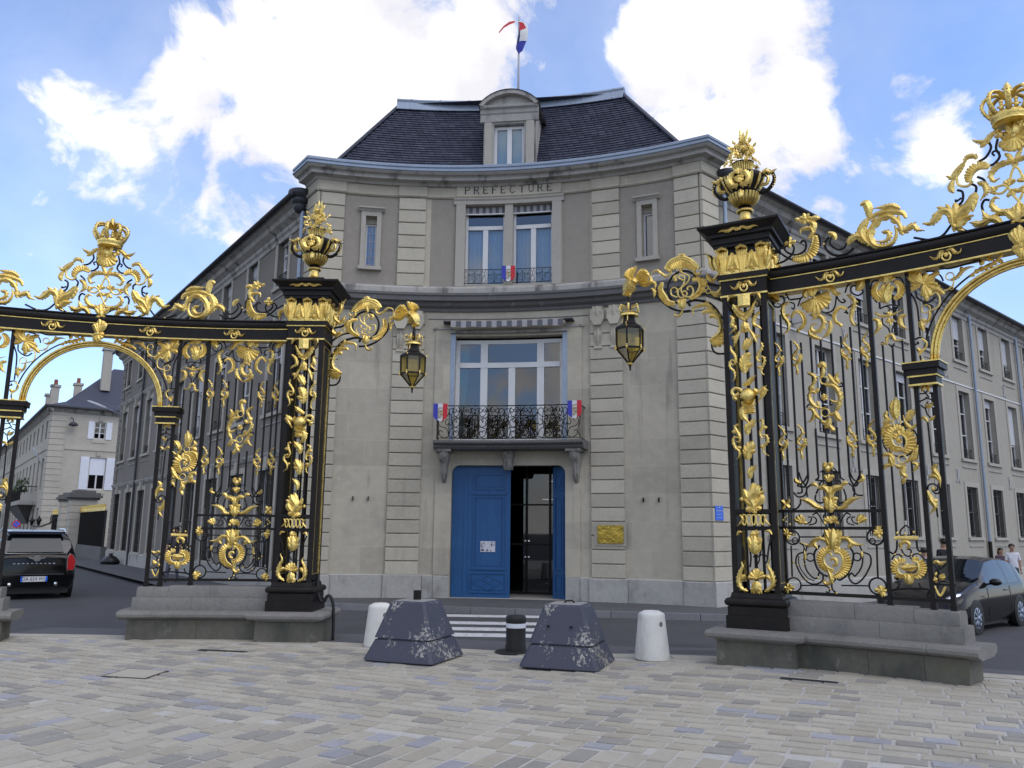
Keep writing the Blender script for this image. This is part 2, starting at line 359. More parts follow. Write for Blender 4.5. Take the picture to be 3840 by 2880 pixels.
# edge strip of long pale slabs
def edge_y(x):
    for (a, b), (c, d) in zip(EDGE, EDGE[1:]):
        if a <= x <= c: return b + (d - b) * (x - a) / (c - a)
    return 9
ex = -9.0
k = 0
while ex < 7.5:
    L = random.uniform(.75, 1.15); x1 = ex + L - .012
    p = [(ex, edge_y(ex) - .34), (x1, edge_y(x1) - .34), (x1, edge_y(x1) - .005), (ex, edge_y(ex) - .005)]
    mb = MB(); mb.hexa([(x, y, G(x) - .04) for x, y in p] + [(x, y, G(x) + .009) for x, y in p])
    build('edging_slab', mb, PAVE[3] if random.random() < .6 else PAVE[0], plaza)
    ex += L
# pavers: two fields of courses meeting along an oblique seam
def seam(x): return 8.35 - .30 * (x + 5)
pav = []
def course_field(ang, test, wlo, whi, llo, lhi):
    ca, sa = math.cos(ang), math.sin(ang)
    v = -16
    while v < 18:
        wd = random.uniform(wlo, whi); u = -18 + random.random() * .4
        while u < 18:
            ln = random.uniform(llo, lhi); cu, cv = u + ln / 2, v + wd / 2
            x, y = cu * ca - cv * sa, cu * sa + cv * ca
            if 4.2 < y < edge_y(max(-14, min(13.9, x))) - .48 and abs(x) < 1.2 + .72 * y and test(x, y):
                pav.append((x, y, ln, wd, ang))
            u += ln
        v += wd
course_field(math.radians(63), lambda x, y: y < seam(x), .17, .205, .24, .40)
course_field(math.radians(-26), lambda x, y: y >= seam(x), .165, .20, .23, .36)
pav.sort(key=lambda p: p[0] ** 2 * .6 + p[1] ** 2)
def paver_mesh(mb, x, y, ln, wd, ang, h):
    a, b = ln / 2 - .008, wd / 2 - .008; ca, sa = math.cos(ang), math.sin(ang); c = .008
    def R(u, v, z): return (x + u * ca - v * sa, y + u * sa + v * ca, G(x) + z)
    j = [random.uniform(-.004, .004) for _ in range(8)]
    lo = [R(-a + j[0], -b + j[1], -.03), R(a + j[2], -b + j[3], -.03), R(a + j[4], b + j[5], -.03), R(-a + j[6], b + j[7], -.03)]
    hi = [R(-a + j[0] + c, -b + j[1] + c, h), R(a + j[2] - c, -b + j[3] + c, h), R(a + j[4] - c, b + j[5] - c, h), R(-a + j[6] + c, b + j[7] - c, h)]
    mi = random.choices(range(5), (36, 26, 16, 17, 5))[0]
    mb.add(lo + hi, [(4, 5, 6, 7), (0, 1, 5, 4), (1, 2, 6, 5), (2, 3, 7, 6), (3, 0, 4, 7)], mi)
    return mi
vis = [p for p in pav if p[1] > 4.9 and abs(p[0]) < .7 * p[1]]
near = set(map(id, vis[:300]))
rest = MB()
for p in pav:
    h = random.uniform(.005, .012)
    if id(p) in near:
        mb = MB(); mi = paver_mesh(mb, *p, h); mb.m = [0] * len(mb.f)
        build('paver', mb, PAVE[mi], plaza)
    else: paver_mesh(rest, *p, h)
o = build('far_pavers', rest, PAVE, plaza); o['kind'] = 'stuff'

# pavement in front of the facade and along both wings
PL = np.array((-4.93, 19.34)); PR = np.array((4.44, 18.09))
def off(P, d, t, n, k): return tuple(P + d * t + n * k)
kA = off(PL, DL, 60, NL, 1.75); kB = (-4.4, 18.02); kC = (4.6, 16.3); kD = off(PR, DR, 45, NR, 1.9)
kline = [kA, off(PL, DL, 1.0, NL, 1.75), kB, (-3.6, 17.9), kC, (5.35, 16.35), off(PR, DR, 1.5, NR, 1.9), kD]
walk = sheet('sidewalk', [(-90, 110)] + kline + [(60, 70), (0, 110)], .105, M_WALK); struct(walk)
# kerb stones
kerb = empty('kerb', (0, 17, 0)); kerb['kind'] = 'structure'
for a, b in zip(kline, kline[1:]):
    a = np.array(a); b = np.array(b); L = np.linalg.norm(b - a); d = (b - a) / L; n = np.array((d[1], -d[0]))
    t = 0
    while t < L - .05:
        e = min(t + random.uniform(.85, 1.05), L)
        if L - e < .3: e = L
        if min(np.linalg.norm(a + d * t), 99) > 45: break
        p = [a + d * (t + .006) - n * .07, a + d * (e - .006) - n * .07, a + d * (e - .006) + n * .08, a + d * (t + .006) + n * .08]
        q = [x.copy() for x in p]; q[2] -= n * .02; q[3] -= n * .02
        mb = MB(); mb.hexa([(x[0], x[1], -.05 + G(x[0], x[1])) for x in p][::-1] + [(x[0], x[1], .112 + G(x[0], x[1])) for x in q][::-1])
        build('kerb_stone', mb, M_KERB, kerb)
        t = e
# zebra crossing
for yc in (16.78, 15.50, 14.57, 13.74):
    a = math.radians(-3); x0, x1 = -1.32 + (16.9 - yc) * .07, 1.35
    mb = MB(); hw = .24
    pts = []
    for i in range(8):
        x = x0 + (x1 - x0) * i / 7; pts.append((x, yc + (x) * math.tan(a)))
    vs = [(x, y - hw, G(x, y) - .007) for x, y in pts] + [(x, y + hw, G(x, y) - .007) for x, y in pts]
    mb.add(vs, [(i, i + 1, i + 9, i + 8) for i in range(7)])
    build('zebra_stripe', mb, M_PAINT, street)
# resurfaced asphalt strip along the plaza
mb = MB(); pts = [(-8, 13.22), (-2.6, 12.7)] + [(-2.6 + 5.3 * i / 8, 12.7 - 1.66 * i / 8) for i in range(1, 9)] + [(3.5, 10.62), (9, 7.9)]
vs = [(x, y + .02, G(x, y) - .008) for x, y in pts] + [(x + .3, y + 1.0, G(x + .3, y + 1.0) - .008) for x, y in pts]
mb.add(vs, [(i, i + 1, i + len(pts) + 1, i + len(pts)) for i in range(len(pts) - 1)])
build('asphalt_strip', mb, mat('fresh asphalt', (.085, .085, .092), .8, var=.4, vscale=1, bump=.4, bscale=150, coord='World'), street)

# manhole cover and drain slots set in the plaza
mc = empty('manhole_cover', (-4.28, 9.76, 0), 'square paved manhole cover with a dark worn frame in the plaza', 'manhole')
def quadbox(name, p, z0, z1, m, parent):
    mb = MB(); mb.hexa([(x, y, z0) for x, y in p] + [(x, y, z1) for x, y in p]); return build(name, mb, m, parent)
MH = [(-4.58, 9.55), (-4.02, 9.42), (-3.98, 9.95), (-4.52, 10.08)]
cx_, cy_ = -4.275, 9.75
quadbox('frame', MH, -.02, .0135, mat('worn manhole frame', (.055, .045, .035), .8, var=.5, vscale=8, coord='World'), mc)
quadbox('lid', [(cx_ + (x - cx_) * .90, cy_ + (y - cy_) * .90) for x, y in MH], -.02, .0165, PAVE[3], mc)
for nm, (a, b), lb in (('drain_slot', ((-4.28, 11.67), (-3.58, 11.5)), 'narrow dark drain slot in the paving before the left gate base'), ('drain_slot', ((2.98, 9.32), (3.5, 9.05)), 'narrow dark drain slot in the paving before the right gate base')):
    a = np.array(a); b = np.array(b); d = (b - a) / np.linalg.norm(b - a); n = np.array((-d[1], d[0])) * .05
    o = empty(nm, (*(a + b) / 2, G(a[0])), lb, 'drain', 'drain slots in the plaza')
    z = G((a[0] + b[0]) / 2)
    quadbox('grate', [tuple(a - n), tuple(b - n), tuple(b + n), tuple(a + n)], z - .02, z + .0145, M_ZINCD, o)
    quadbox('slit', [tuple(a + d * .03 - n * .45), tuple(b - d * .03 - n * .45), tuple(b - d * .03 + n * .45), tuple(a + d * .03 + n * .45)], z - .02, z + .0165, M_DARK, o)
# ------------------------------------------------------------------ the concave facade
FC = np.array((-1.755, 7.41)); RW = 12.35; PH0 = math.radians(7.6)
def A(u, z, d=0.):
    """point on the facade: u along the arc from the middle, z up, d out towards the square"""
    ph = PH0 + u / RW; r = RW - d
    return (FC[0] + r * math.sin(ph), FC[1] + r * math.cos(ph), z)
def uvA(v):
    ph = math.atan2(v[0] - FC[0], v[1] - FC[1]); return ((ph - PH0) * RW, v[2])
def ugrid(u0, u1, step=.35):
    n = max(1, math.ceil(abs(u1 - u0) / step)); return [u0 + (u1 - u0) * i / n for i in range(n + 1)]
def abox(mb, u0, u1, z0, z1, d0, d1, mi=0, step=.5, f=A):
    """box bent to the arc: back at d0, front at d1"""
    us = ugrid(u0, u1, step); n = len(us); vs = []
    for u in us: vs += [f(u, z0, d0), f(u, z0, d1), f(u, z1, d1), f(u, z1, d0)]
    fs = []
    for i in range(n - 1):
        for k in range(4):
            l = (k + 1) % 4; fs.append((i * 4 + k, (i + 1) * 4 + k, (i + 1) * 4 + l, i * 4 + l))
    fs.append((0, 1, 2, 3)); fs.append(tuple((n - 1) * 4 + k for k in (3, 2, 1, 0)))
    return mb.add(vs, fs, mi)
def aprof(mb, u0, u1, prof, mi=0, step=.35, f=A, caps=True):
    """moulding: prof is a list of (d, z), swept along the wall"""
    us = ugrid(u0, u1, step); n = len(us); k = len(prof); vs = []
    for u in us: vs += [f(u, z, d) for d, z in prof]
    fs = [(i * k + q, i * k + q + 1, (i + 1) * k + q + 1, (i + 1) * k + q) for i in range(n - 1) for q in range(k - 1)]
    if caps: fs.append(tuple(range(k))[::-1]); fs.append(tuple((n - 1) * k + q for q in range(k)))
    return mb.add(vs, fs, mi)
def wall_grid(mb, u0, u1, z0, z1, ops, depth, f, step=.5, mif=lambda u, z: 0, zs_extra=(), rmi=0):
    """wall sheet with real openings and reveals; ops = (ua, ub, za, zb)"""
    us = sorted(set([u0, u1] + [x for o in ops for x in o[:2] if u0 < x < u1])); U = []
    for a, b in zip(us, us[1:]): U += ugrid(a, b, step)[:-1]
    U.append(u1)
    Z = sorted(set([z0, z1] + [x for o in ops for x in o[2:4] if z0 < x < z1] + [z for z in zs_extra if z0 < z < z1]))
    for a, b in zip(U, U[1:]):
        for c, d in zip(Z, Z[1:]):
            um, zm = (a + b) / 2, (c + d) / 2
            if any(o[0] < um < o[1] and o[2] < zm < o[3] for o in ops): continue
            mb.add([f(a, c, 0), f(b, c, 0), f(b, d, 0), f(a, d, 0)], [(0, 1, 2, 3)], mif(um, zm))
    for a, b, c, d in ops:
        uu = ugrid(a, b, step)
        for p, q in zip(uu, uu[1:]):
            mb.add([f(p, d, 0), f(q, d, 0), f(q, d, -depth), f(p, d, -depth)], [(0, 1, 2, 3)], rmi)
            mb.add([f(p, c, 0), f(q, c, 0), f(q, c, -depth), f(p, c, -depth)], [(3, 2, 1, 0)], rmi)
        for u in (a, b): mb.add([f(u, c, 0), f(u, d, 0), f(u, d, -depth), f(u, c, -depth)], [(0, 1, 2, 3)], rmi)

PF = empty('prefecture_building', (*A(0, 0)[:2], 0), 'curved grey stone office building with slate roof and blue double door', 'building')
OPS = [(-1.12, 1.12, 7.80, 9.93), (-3.66, -3.38, 8.20, 9.55), (3.38, 3.66, 8.20, 9.55), (-1.30, 1.38, 3.80, 6.46), (-1.32, 1.44, -.2, 3.24)]
mb = MB()
def pmat(u, z):
    return 1 if (z > 7.72 and z < 10.12 and (1.33 < abs(u) < 2.14 or 2.83 < abs(u) < 4.2)) else 0
wall_grid(mb, -4.86, 4.86, -.3, 10.9, OPS, .28, A, .36, pmat, (7.72, 10.12))
wall = build('wall', mb, [M_STONE, M_PLASTER], PF, uvf=uvA)
mb = MB()   # cut breakpoints for plaster edges
# rusticated pilasters and corner quoins, block by block
def blocks(u0, u1, z0, z1, h, d=.055):
    nb = round((z1 - z0) / h); hh = (z1 - z0) / nb
    for i in range(nb):
        a, b = z0 + i * hh, z0 + (i + 1) * hh - .022
        b2 = b - .012
        mb = MB()
        us = ugrid(u0 + .004, u1 - .004, .4)
        aprof(mb, us[0], us[-1], [(-.02, a), (d - .012, a), (d, a + .012), (d, b2), (d - .012, b), (-.02, b)], step=.4)
        build('quoin_block', mb, M_BLOCK, PF)
for s in (-1, 1):
    for a, b in ((2.14, 2.83), (4.20, 4.80)):
        lo, hi = sorted((s * a, s * b)); blocks(lo, hi, 7.74, 10.11, .34)
    lo, hi = sorted((s * 2.07, s * 2.86)); blocks(lo, hi, .64, 7.06, .318)
    lo, hi = sorted((s * 4.18, s * 4.84)); blocks(lo, hi, .64, 7.06, .318)
# returns at the two corners (the quoins wrap round)
def ret(P, d, n, side):
    P = np.array(P); d = np.array(d); n = np.array(n)
    def f(t, z, dd=0.): q = P + d * t + n * dd; return (q[0], q[1], z)
    return f
RL = ret(PL, DL, NL, -1); RR = ret(PR, DR, NR, 1)
cL = A(-4.86, 0, 0); cR = A(4.86, 0, 0)
RL = ret(cL[:2], DL, NL, -1); RR = ret(cR[:2], DR, NR, 1)
for f in (RL, RR):
    mb = MB(); wall_grid(mb, 0, .62, -.3, 10.9, [], .2, f); build('wall', mb, M_STONE, PF, uvf=lambda v: (v[1], v[2]))
    mb = MB(); mb.add([f(.62, -.3, 0), f(.62, 10.9, 0), f(.62, 10.9, -.35), f(.62, -.3, -.35)], [(0, 1, 2, 3)]); build('wall', mb, M_STONE, PF, uvf=lambda v: (v[1], v[2]))
    for z0, z1, h in ((7.74, 10.11, .34), (.64, 7.06, .318)):
        nb = round((z1 - z0) / h); hh = (z1 - z0) / nb
        for i in range(nb):
            a, b = z0 + i * hh, z0 + (i + 1) * hh - .022
            mb = MB(); aprof(mb, -.052, .60, [(-.02, a), (.043, a), (.055, a + .012), (.055, b - .012), (.043, b), (-.02, b)], f=f, step=1); build('quoin_block', mb, M_BLOCK, PF)
# plinth in long slabs
for a, b in ((-4.86, -4.13), (-4.13, -2.90), (-2.90, -1.98), (-1.98, -1.72), (-1.72, -1.33), (1.45, 1.80), (1.80, 2.02), (2.02, 2.92), (2.92, 4.20), (4.20, 4.86)):
    mb = MB(); dd = .105 if abs((a + b) / 2) > 4.1 or 1.98 < abs((a + b) / 2) < 2.95 else .07
    if abs((a + b) / 2) < 1.75: dd = .05
    zt = random.uniform(.62, .645)
    aprof(mb, a + .004, b - .004, [(-.02, -.1), (dd, -.1), (dd, zt - .02), (dd - .02, zt), (-.02, zt)], step=.4); build('plinth_slab', mb, M_PLINTH, PF)
for f in (RL, RR):
    mb = MB(); aprof(mb, -.1, .64, [(-.02, -.1), (.105, -.1), (.105, .61), (.09, .63), (-.02, .63)], f=f, step=1); build('plinth_slab', mb, M_PLINTH, PF)
def mprof(prof):
    """moulding carried round both corners with mitres"""
    us = ugrid(-4.86, 4.86, .35); pts = [np.array(RL(.66, 0)[:2])] + [np.array(A(u, 0)[:2]) for u in us] + [np.array(RR(.66, 0)[:2])]
    mb = MB(); k = len(prof); vs = []
    def nrm(a, b, ref): d = (b - a) / np.linalg.norm(b - a); n = np.array((d[1], -d[0])); return n
    for i, p in enumerate(pts):
        n1 = nrm(pts[i - 1], p, 0) if i else None; n2 = nrm(p, pts[i + 1], 0) if i < len(pts) - 1 else None
        nn = n2 if n1 is None else n1 if n2 is None else (n1 + n2) / (1 + n1 @ n2)
        vs += [(p[0] + nn[0] * d, p[1] + nn[1] * d, z) for d, z in prof]
    mb.add(vs, [(i * k + q, i * k + q + 1, (i + 1) * k + q + 1, (i + 1) * k + q) for i in range(len(pts) - 1) for q in range(k - 1)] + [tuple(range(k))[::-1], tuple((len(pts) - 1) * k + q for q in range(k))])
    return mb
# storey band: pale course above, blackened moulding below
build('string_course', mprof([(-.02, 7.49), (.15, 7.49), (.15, 7.66), (.10, 7.72), (-.02, 7.735)]), M_CORN, PF)
build('storey_moulding', mprof([(-.02, 7.08), (.05, 7.08), (.07, 7.15), (.16, 7.20), (.20, 7.27), (.30, 7.30), (.31, 7.40), (.34, 7.43), (.34, 7.488), (-.02, 7.489)]), M_SOOT, PF)
# frieze with its lower moulding, stepping forward over pilasters and the middle bay
for a, b, d in ((-4.86, -4.18, .075), (-4.18, -2.85, .03), (-2.85, -2.12, .075), (-2.12, -1.36, .03), (-1.36, 1.36, .075), (1.36, 2.12, .03), (2.12, 2.85, .075), (2.85, 4.18, .03), (4.18, 4.86, .075)):
    mb = MB()
    aprof(mb, a, b, [(-.02, 10.10), (d + .005, 10.10), (d + .035, 10.13), (d + .035, 10.155), (d + .012, 10.165), (d, 10.18), (d, 10.44), (d + .03, 10.46), (d + .07, 10.53), (-.02, 10.54)]); build('frieze', mb, M_STONE, PF, uvf=uvA)
for f in (RL, RR):
    d = .075; mb = MB(); aprof(mb, -d, .62, [(-.02, 10.10), (d + .005, 10.10), (d + .035, 10.13), (d + .035, 10.155), (d + .012, 10.165), (d, 10.18), (d, 10.44), (d + .03, 10.46), (d + .07, 10.53), (-.02, 10.54)], f=f, step=1); build('frieze', mb, M_BLOCK, PF)
CP = [(-.02, 10.40), (.10, 10.40), (.14, 10.46), (.30, 10.48), (.31, 10.55), (.34, 10.575), (.40, 10.585), (.45, 10.63), (.45, 10.655), (-.02, 10.67)]
ZP = [(.30, 10.635), (.455, 10.64), (.48, 10.655), (.485, 10.70), (.455, 10.715), (.455, 10.735), (.485, 10.75), (.49, 10.80), (.465, 10.825), (.44, 10.83), (.2, 10.84), (-.1, 10.87)]
build('cornice', mprof(CP), M_CORN, PF); build('gutter', mprof(ZP), M_ZINC, PF, smooth=True, angle=35)
mb = MB(); abox(mb, -4.9, 4.9, 10.6, 10.83, -1.2, .05); build('eaves_board', mb, M_ZINCD, PF)

# lettering of the frieze, cut as serifed strokes
LET = {'P': ([[(0, 0), (0, 1)], [(0, 1), (.42, 1), (.56, .88), (.56, .65), (.42, .52), (0, .5)]], .6, [(0, 0)]),
 'R': ([[(0, 0), (0, 1)], [(0, 1), (.42, 1), (.54, .88), (.54, .66), (.42, .53), (0, .52)], [(.3, .52), (.62, 0)]], .66, [(0, 0), (.62, 0)]),
 'E': ([[(0, 0), (0, 1)], [(0, 1), (.52, 1), (.52, .84)], [(0, .52), (.42, .52)], [(0, 0), (.55, 0), (.55, .17)]], .58, []),
 'F': ([[(0, 0), (0, 1)], [(0, 1), (.52, 1), (.52, .84)], [(0, .52), (.4, .52)]], .56, [(0, 0)]),
 'C': ([[(.66, .82), (.52, .98), (.3, 1), (.1, .86), (0, .5), (.1, .14), (.3, 0), (.52, .02), (.68, .18)]], .7, []),
 'T': ([[(.33, 0), (.33, 1)], [(0, .84), (0, 1), (.66, 1), (.66, .84)]], .66, [(.33, 0)]),
 'U': ([[(0, 1), (0, .28), (.1, .06), (.3, 0), (.5, .06), (.6, .28), (.6, 1)]], .62, [(0, 1), (.6, 1)])}
M_LET = mat('cut lettering', (.04, .038, .037), .9, coord='World')
word = 'PREFECTURE'; tot = sum(LET[c][1] for c in word); Hc = .185; gap = (2.24 - tot * Hc) / 9; u = -1.13
lt = empty('inscription', A(0, 10.3, .07)); lt.parent = PF; lt.location = Vector(A(0, 10.3, .07)) - ORG[PF]
for i, c in enumerate(word):
    mb = MB(); strokes, wd, serif = LET[c]
    nr = np.array(A(u, 0, 1)) - np.array(A(u, 0, 0))
    strokes = list(strokes) + [[(x - .1, y), (x + .1, y)] for x, y in serif]
    if i == 2: strokes.append([(.2, 1.08), (.38, 1.25)])
    for st in strokes:
        pts = [A(u + x * Hc, 10.215 + y * Hc, .080) for x, y in st]
        vert = abs(st[0][0] - st[-1][0]) < .05 and len(st) == 2
        mb.sweep(pts, nr, .019 if vert else .012, .005, 4)
    build('letter', mb, M_LET, lt)
    u += wd * Hc + gap

# ---- windows
def pane_mat(): return M_GLASS
def add_window(name, parent, f, u0, u1, z0, z1, dback, mull, trans, fr=.06, glass=None, fm=None, fdep=.06):
    """frame with mullions (u) and transoms (z); one pane mesh per light"""
    g = glass or M_GLASS; fm = fm or M_WHITE
    fb = MB()
    abox(fb, u0, u1, z0, z0 + fr, dback - fdep, dback, f=f); abox(fb, u0, u1, z1 - fr, z1, dback - fdep, dback, f=f)
    abox(fb, u0, u0 + fr, z0 + fr, z1 - fr, dback - fdep, dback - .001, f=f); abox(fb, u1 - fr, u1, z0 + fr, z1 - fr, dback - fdep, dback - .001, f=f)
    us = [u0 + fr]; zs = [z0 + fr]
    for mu, wd, za, zb in mull: abox(fb, mu - wd / 2, mu + wd / 2, max(za, z0 + fr), min(zb, z1 - fr), dback - fdep + .01, dback + .012, f=f)
    for tz, wd in trans: abox(fb, u0 + fr, u1 - fr, tz - wd / 2, tz + wd / 2, dback - fdep + .012, dback + .02, f=f)
    w_ = build(name, fb, fm, parent)
    edges_z = [z0 + fr] + [e for tz, wd in sorted(trans) for e in (tz - wd / 2, tz + wd / 2)] + [z1 - fr]
    for q in range(0, len(edges_z), 2):
        za, zb = edges_z[q], edges_z[q + 1]; zm = (za + zb) / 2
        ms = sorted((mu, wd) for mu, wd, a, b in mull if a < zm < b)
        eu = [u0 + fr] + [e for mu, wd in ms for e in (mu - wd / 2, mu + wd / 2)] + [u1 - fr]
        for r in range(0, len(eu), 2):
            mb = MB(); a, b = f(eu[r], za, dback - fdep * .5), f(eu[r + 1], zb, dback - fdep * .5)
            mb.add([(a[0], a[1], za), (b[0], b[1], za), (b[0], b[1], zb), (a[0], a[1], zb)], [(0, 1, 2, 3)])
            build('pane', mb, g, w_)
    return w_
def darkbox(parent, f, u0, u1, z0, z1, d0, d1):
    mb = MB(); a = [f(u0, z0, d0), f(u1, z0, d0), f(u1, z0, d1), f(u0, z0, d1)]; b = [(x, y, z1) for x, y, _ in a]
    mb.add(a + b, [(0, 1, 2, 3), (7, 6, 5, 4), (1, 2, 6, 5)[::-1], (2, 3, 7, 6)[::-1], (3, 0, 4, 7)[::-1]]); return build('room', mb, M_DARK, parent)
def trim(parent, f, u0, u1, z0, z1, wd, d, m=M_TRIM, sill=True, top=None):
    for a, b, c, e in ((u0 - wd, u0, z0, z1), (u1, u1 + wd, z0, z1), (u0 - wd, u1 + wd, z1, z1 + (top or wd))):
        mb = MB(); abox(mb, a, b, c + .001, e, -.02, d, f=f); build('window_surround', mb, m, parent)
    if sill: mb = MB(); abox(mb, u0 - wd - .04, u1 + wd + .04, z0 - .09, z0, -.25, d + .07, f=f); build('window_sill', mb, m, parent)
M_CURT = mat('pale curtain', (.50, .62, .78), .9, var=.2, vscale=4, coord='World'); M_CURTG = mat('green curtain', (.10, .30, .25), .9, var=.3, vscale=4, coord='World')
M_STRIPE = mat('grey awning stripe', (.10, .10, .115), .8, coord='World'); M_STRIPW = mat('pale awning stripe', (.30, .29, .30), .8, coord='World')
def curtain(parent, f, u0, u1, z0, z1, d, m, waves=9, amp=.025, taper=0):
    mb = MB(); n = waves * 6; vs = []
    for k, z in enumerate((z0, z1)):
        for i in range(n + 1):
            t = i / n; uu = u0 + (u1 - u0) * t * (1 - taper * (1 - k)); vs.append(f(uu, z, d + amp * math.sin(t * waves * 2 * PI + 1.3 * math.sin(t * 5))))
    mb.add(vs, [(i, i + 1, n + 2 + i, n + 1 + i) for i in range(n)]); return build('curtain', mb, m, parent, smooth=True)
# upper twin window
mb = MB(); abox(mb, -.105, .105, 7.80, 9.93, -.28, .03); build('mullion', mb, M_TRIM, PF)
for a, b in ((-1.12, -.105), (.105, 1.12)):
    add_window('window', PF, A, a, b, 7.80, 9.93, -.16, [((a + b) / 2, .13, 7.8, 9.36)], [(9.36, .10)])
    curtain(PF, A, a, b, 7.8, 9.36, -.30, M_CURT, 11)
    for i in range(12):
        ua, ub = a + (b - a) * i / 12, a + (b - a) * (i + 1) / 12
        mb = MB(); abox(mb, ua, ub - .001, 9.73, 9.90, -.10, -.085); build('awning_valance', mb, M_STRIPE if i % 2 else M_STRIPW, PF)
    mb = MB(); abox(mb, a, b, 9.70, 9.728, -.12, -.07); build('awning_bar', mb, M_WHITE, PF)
darkbox(PF, A, -1.2, 1.2, 7.7, 10.0, -.29, -1.3)
mb = MB(); aprof(mb, -1.36, -1.121, [(-.02, 7.74), (.065, 7.74), (.065, 10.09), (-.02, 10.09)]); build('window_surround', mb, M_TRIM, PF)
mb = MB(); aprof(mb, 1.121, 1.36, [(-.02, 7.74), (.065, 7.74), (.065, 10.09), (-.02, 10.09)]); build('window_surround', mb, M_TRIM, PF)
mb = MB(); aprof(mb, -1.42, 1.42, [(.0, 9.931), (.068, 9.931), (.068, 10.02), (.10, 10.06), (.10, 10.094), (.0, 10.095)]); build('window_surround', mb, M_TRIM, PF)
# narrow side windows
for s in (-1, 1):
    a, b = sorted((s * 3.38, s * 3.66))
    add_window('window', PF, A, a, b, 8.20, 9.40, -.19, [], [], .045)
    trim(PF, A, a, b, 8.20, 9.55, .115, .05, M_TRIM, True)
    mb = MB(); aprof(mb, a - .19, b + .19, [(-.02, 9.665), (.06, 9.666), (.10, 9.71), (.14, 9.73), (.14, 9.765), (-.02, 9.775)]); build('window_hood', mb, M_TRIM, PF)
    mb = MB(); abox(mb, a, b, 9.40, 9.55, -.22, -.15); build('window_head', mb, M_TRIM, PF)
    if s < 0:      # leaded lattice
        for z in np.arange(8.32, 9.36, .21):
            mb = MB(); abox(mb, a + .05, b - .05, z, z + .008, -.205, -.20); build('lead_bar', mb, M_WHITE, PF)
        for u_ in (a + .105, (a + b) / 2, b - .105):
            mb = MB(); abox(mb, u_ - .003, u_ + .003, 8.25, 9.35, -.205, -.20); build('lead_bar', mb, M_WHITE, PF)
        curtain(PF, A, a, b, 8.2, 9.4, -.26, mat('blue blind', (.13, .24, .52), .8, coord='World'), 4, .004)
    if s > 0: curtain(PF, A, a, b, 8.2, 9.4, -.26, mat('painted sky reflection', (.05, .10, .24), .8, coord='World'), 4, .004)  # added sheet, not a blind: its blue paints the sky's reflection in the pane
    darkbox(PF, A, a, b, 8.2, 9.5, -.281, -.8)
# French window above the door
add_window('french_window', PF, A, -1.30, 1.38, 3.80, 6.40, -.20, [(-.60, .175, 3.8, 6.4), (.09, .165, 3.8, 5.7), (.80, .175, 3.8, 6.4)], [(5.755, .13)], .10)
curtain(PF, A, -1.28, -.98, 3.8, 6.3, -.42, M_CURTG, 3, .05, .5); curtain(PF, A, 1.36, 1.20, 3.8, 6.3, -.42, M_CURTG, 2, .05, .3)
darkbox(PF, A, -1.4, 1.5, 3.7, 6.5, -.281, -2.2)
for a, b in ((-1.42, -1.301), (1.381, 1.50)):
    mb = MB(); abox(mb, a, b, 3.85, 6.60, -.02, .025); build('awning_side_rail', mb, M_ZINC, PF)
for a, b in ((-1.80, -1.42), (1.50, 1.86)):
    mb = MB(); abox(mb, a, b, 3.84, 6.62, -.02, .035); build('window_surround', mb, M_STONE, PF, uvf=uvA)
for a, b in ((-1.86, -1.40), (1.48, 1.92)):
    mb = MB(); abox(mb, a, b, 6.62, 6.665, -.02, .06); build('window_hood', mb, M_CORN, PF)
mb = MB(); abox(mb, -2.0, 2.03, 6.885, 6.905, -.02, .012); build('panel_line', mb, M_SOOT, PF)
# folded striped awning over it
for i in range(22):
    ua = -1.40 + 2.86 * i / 22; ub = -1.40 + 2.86 * (i + 1) / 22
    mb = MB(); zz = 6.60 + .015 * math.sin(i * 2.1); aprof(mb, ua, ub - .001, [(.10, 6.80), (.36, 6.76), (.38, 6.74), (.385, zz), (.375, zz), (.365, 6.73), (.10, 6.79)], caps=False, step=1); build('awning_strip', mb, M_STRIPE if i % 2 else M_STRIPW, PF)
for a, b in ((-1.60, -1.40), (1.46, 1.68)):
    mb = MB(); abox(mb, a, b, 6.755, 6.785, .02, .30); build('awning_arm', mb, M_ZINCD, PF)
mb = MB(); abox(mb, -1.44, 1.50, 6.52, 6.60, -.02, .10); build('awning_box', mb, M_CORN, PF)
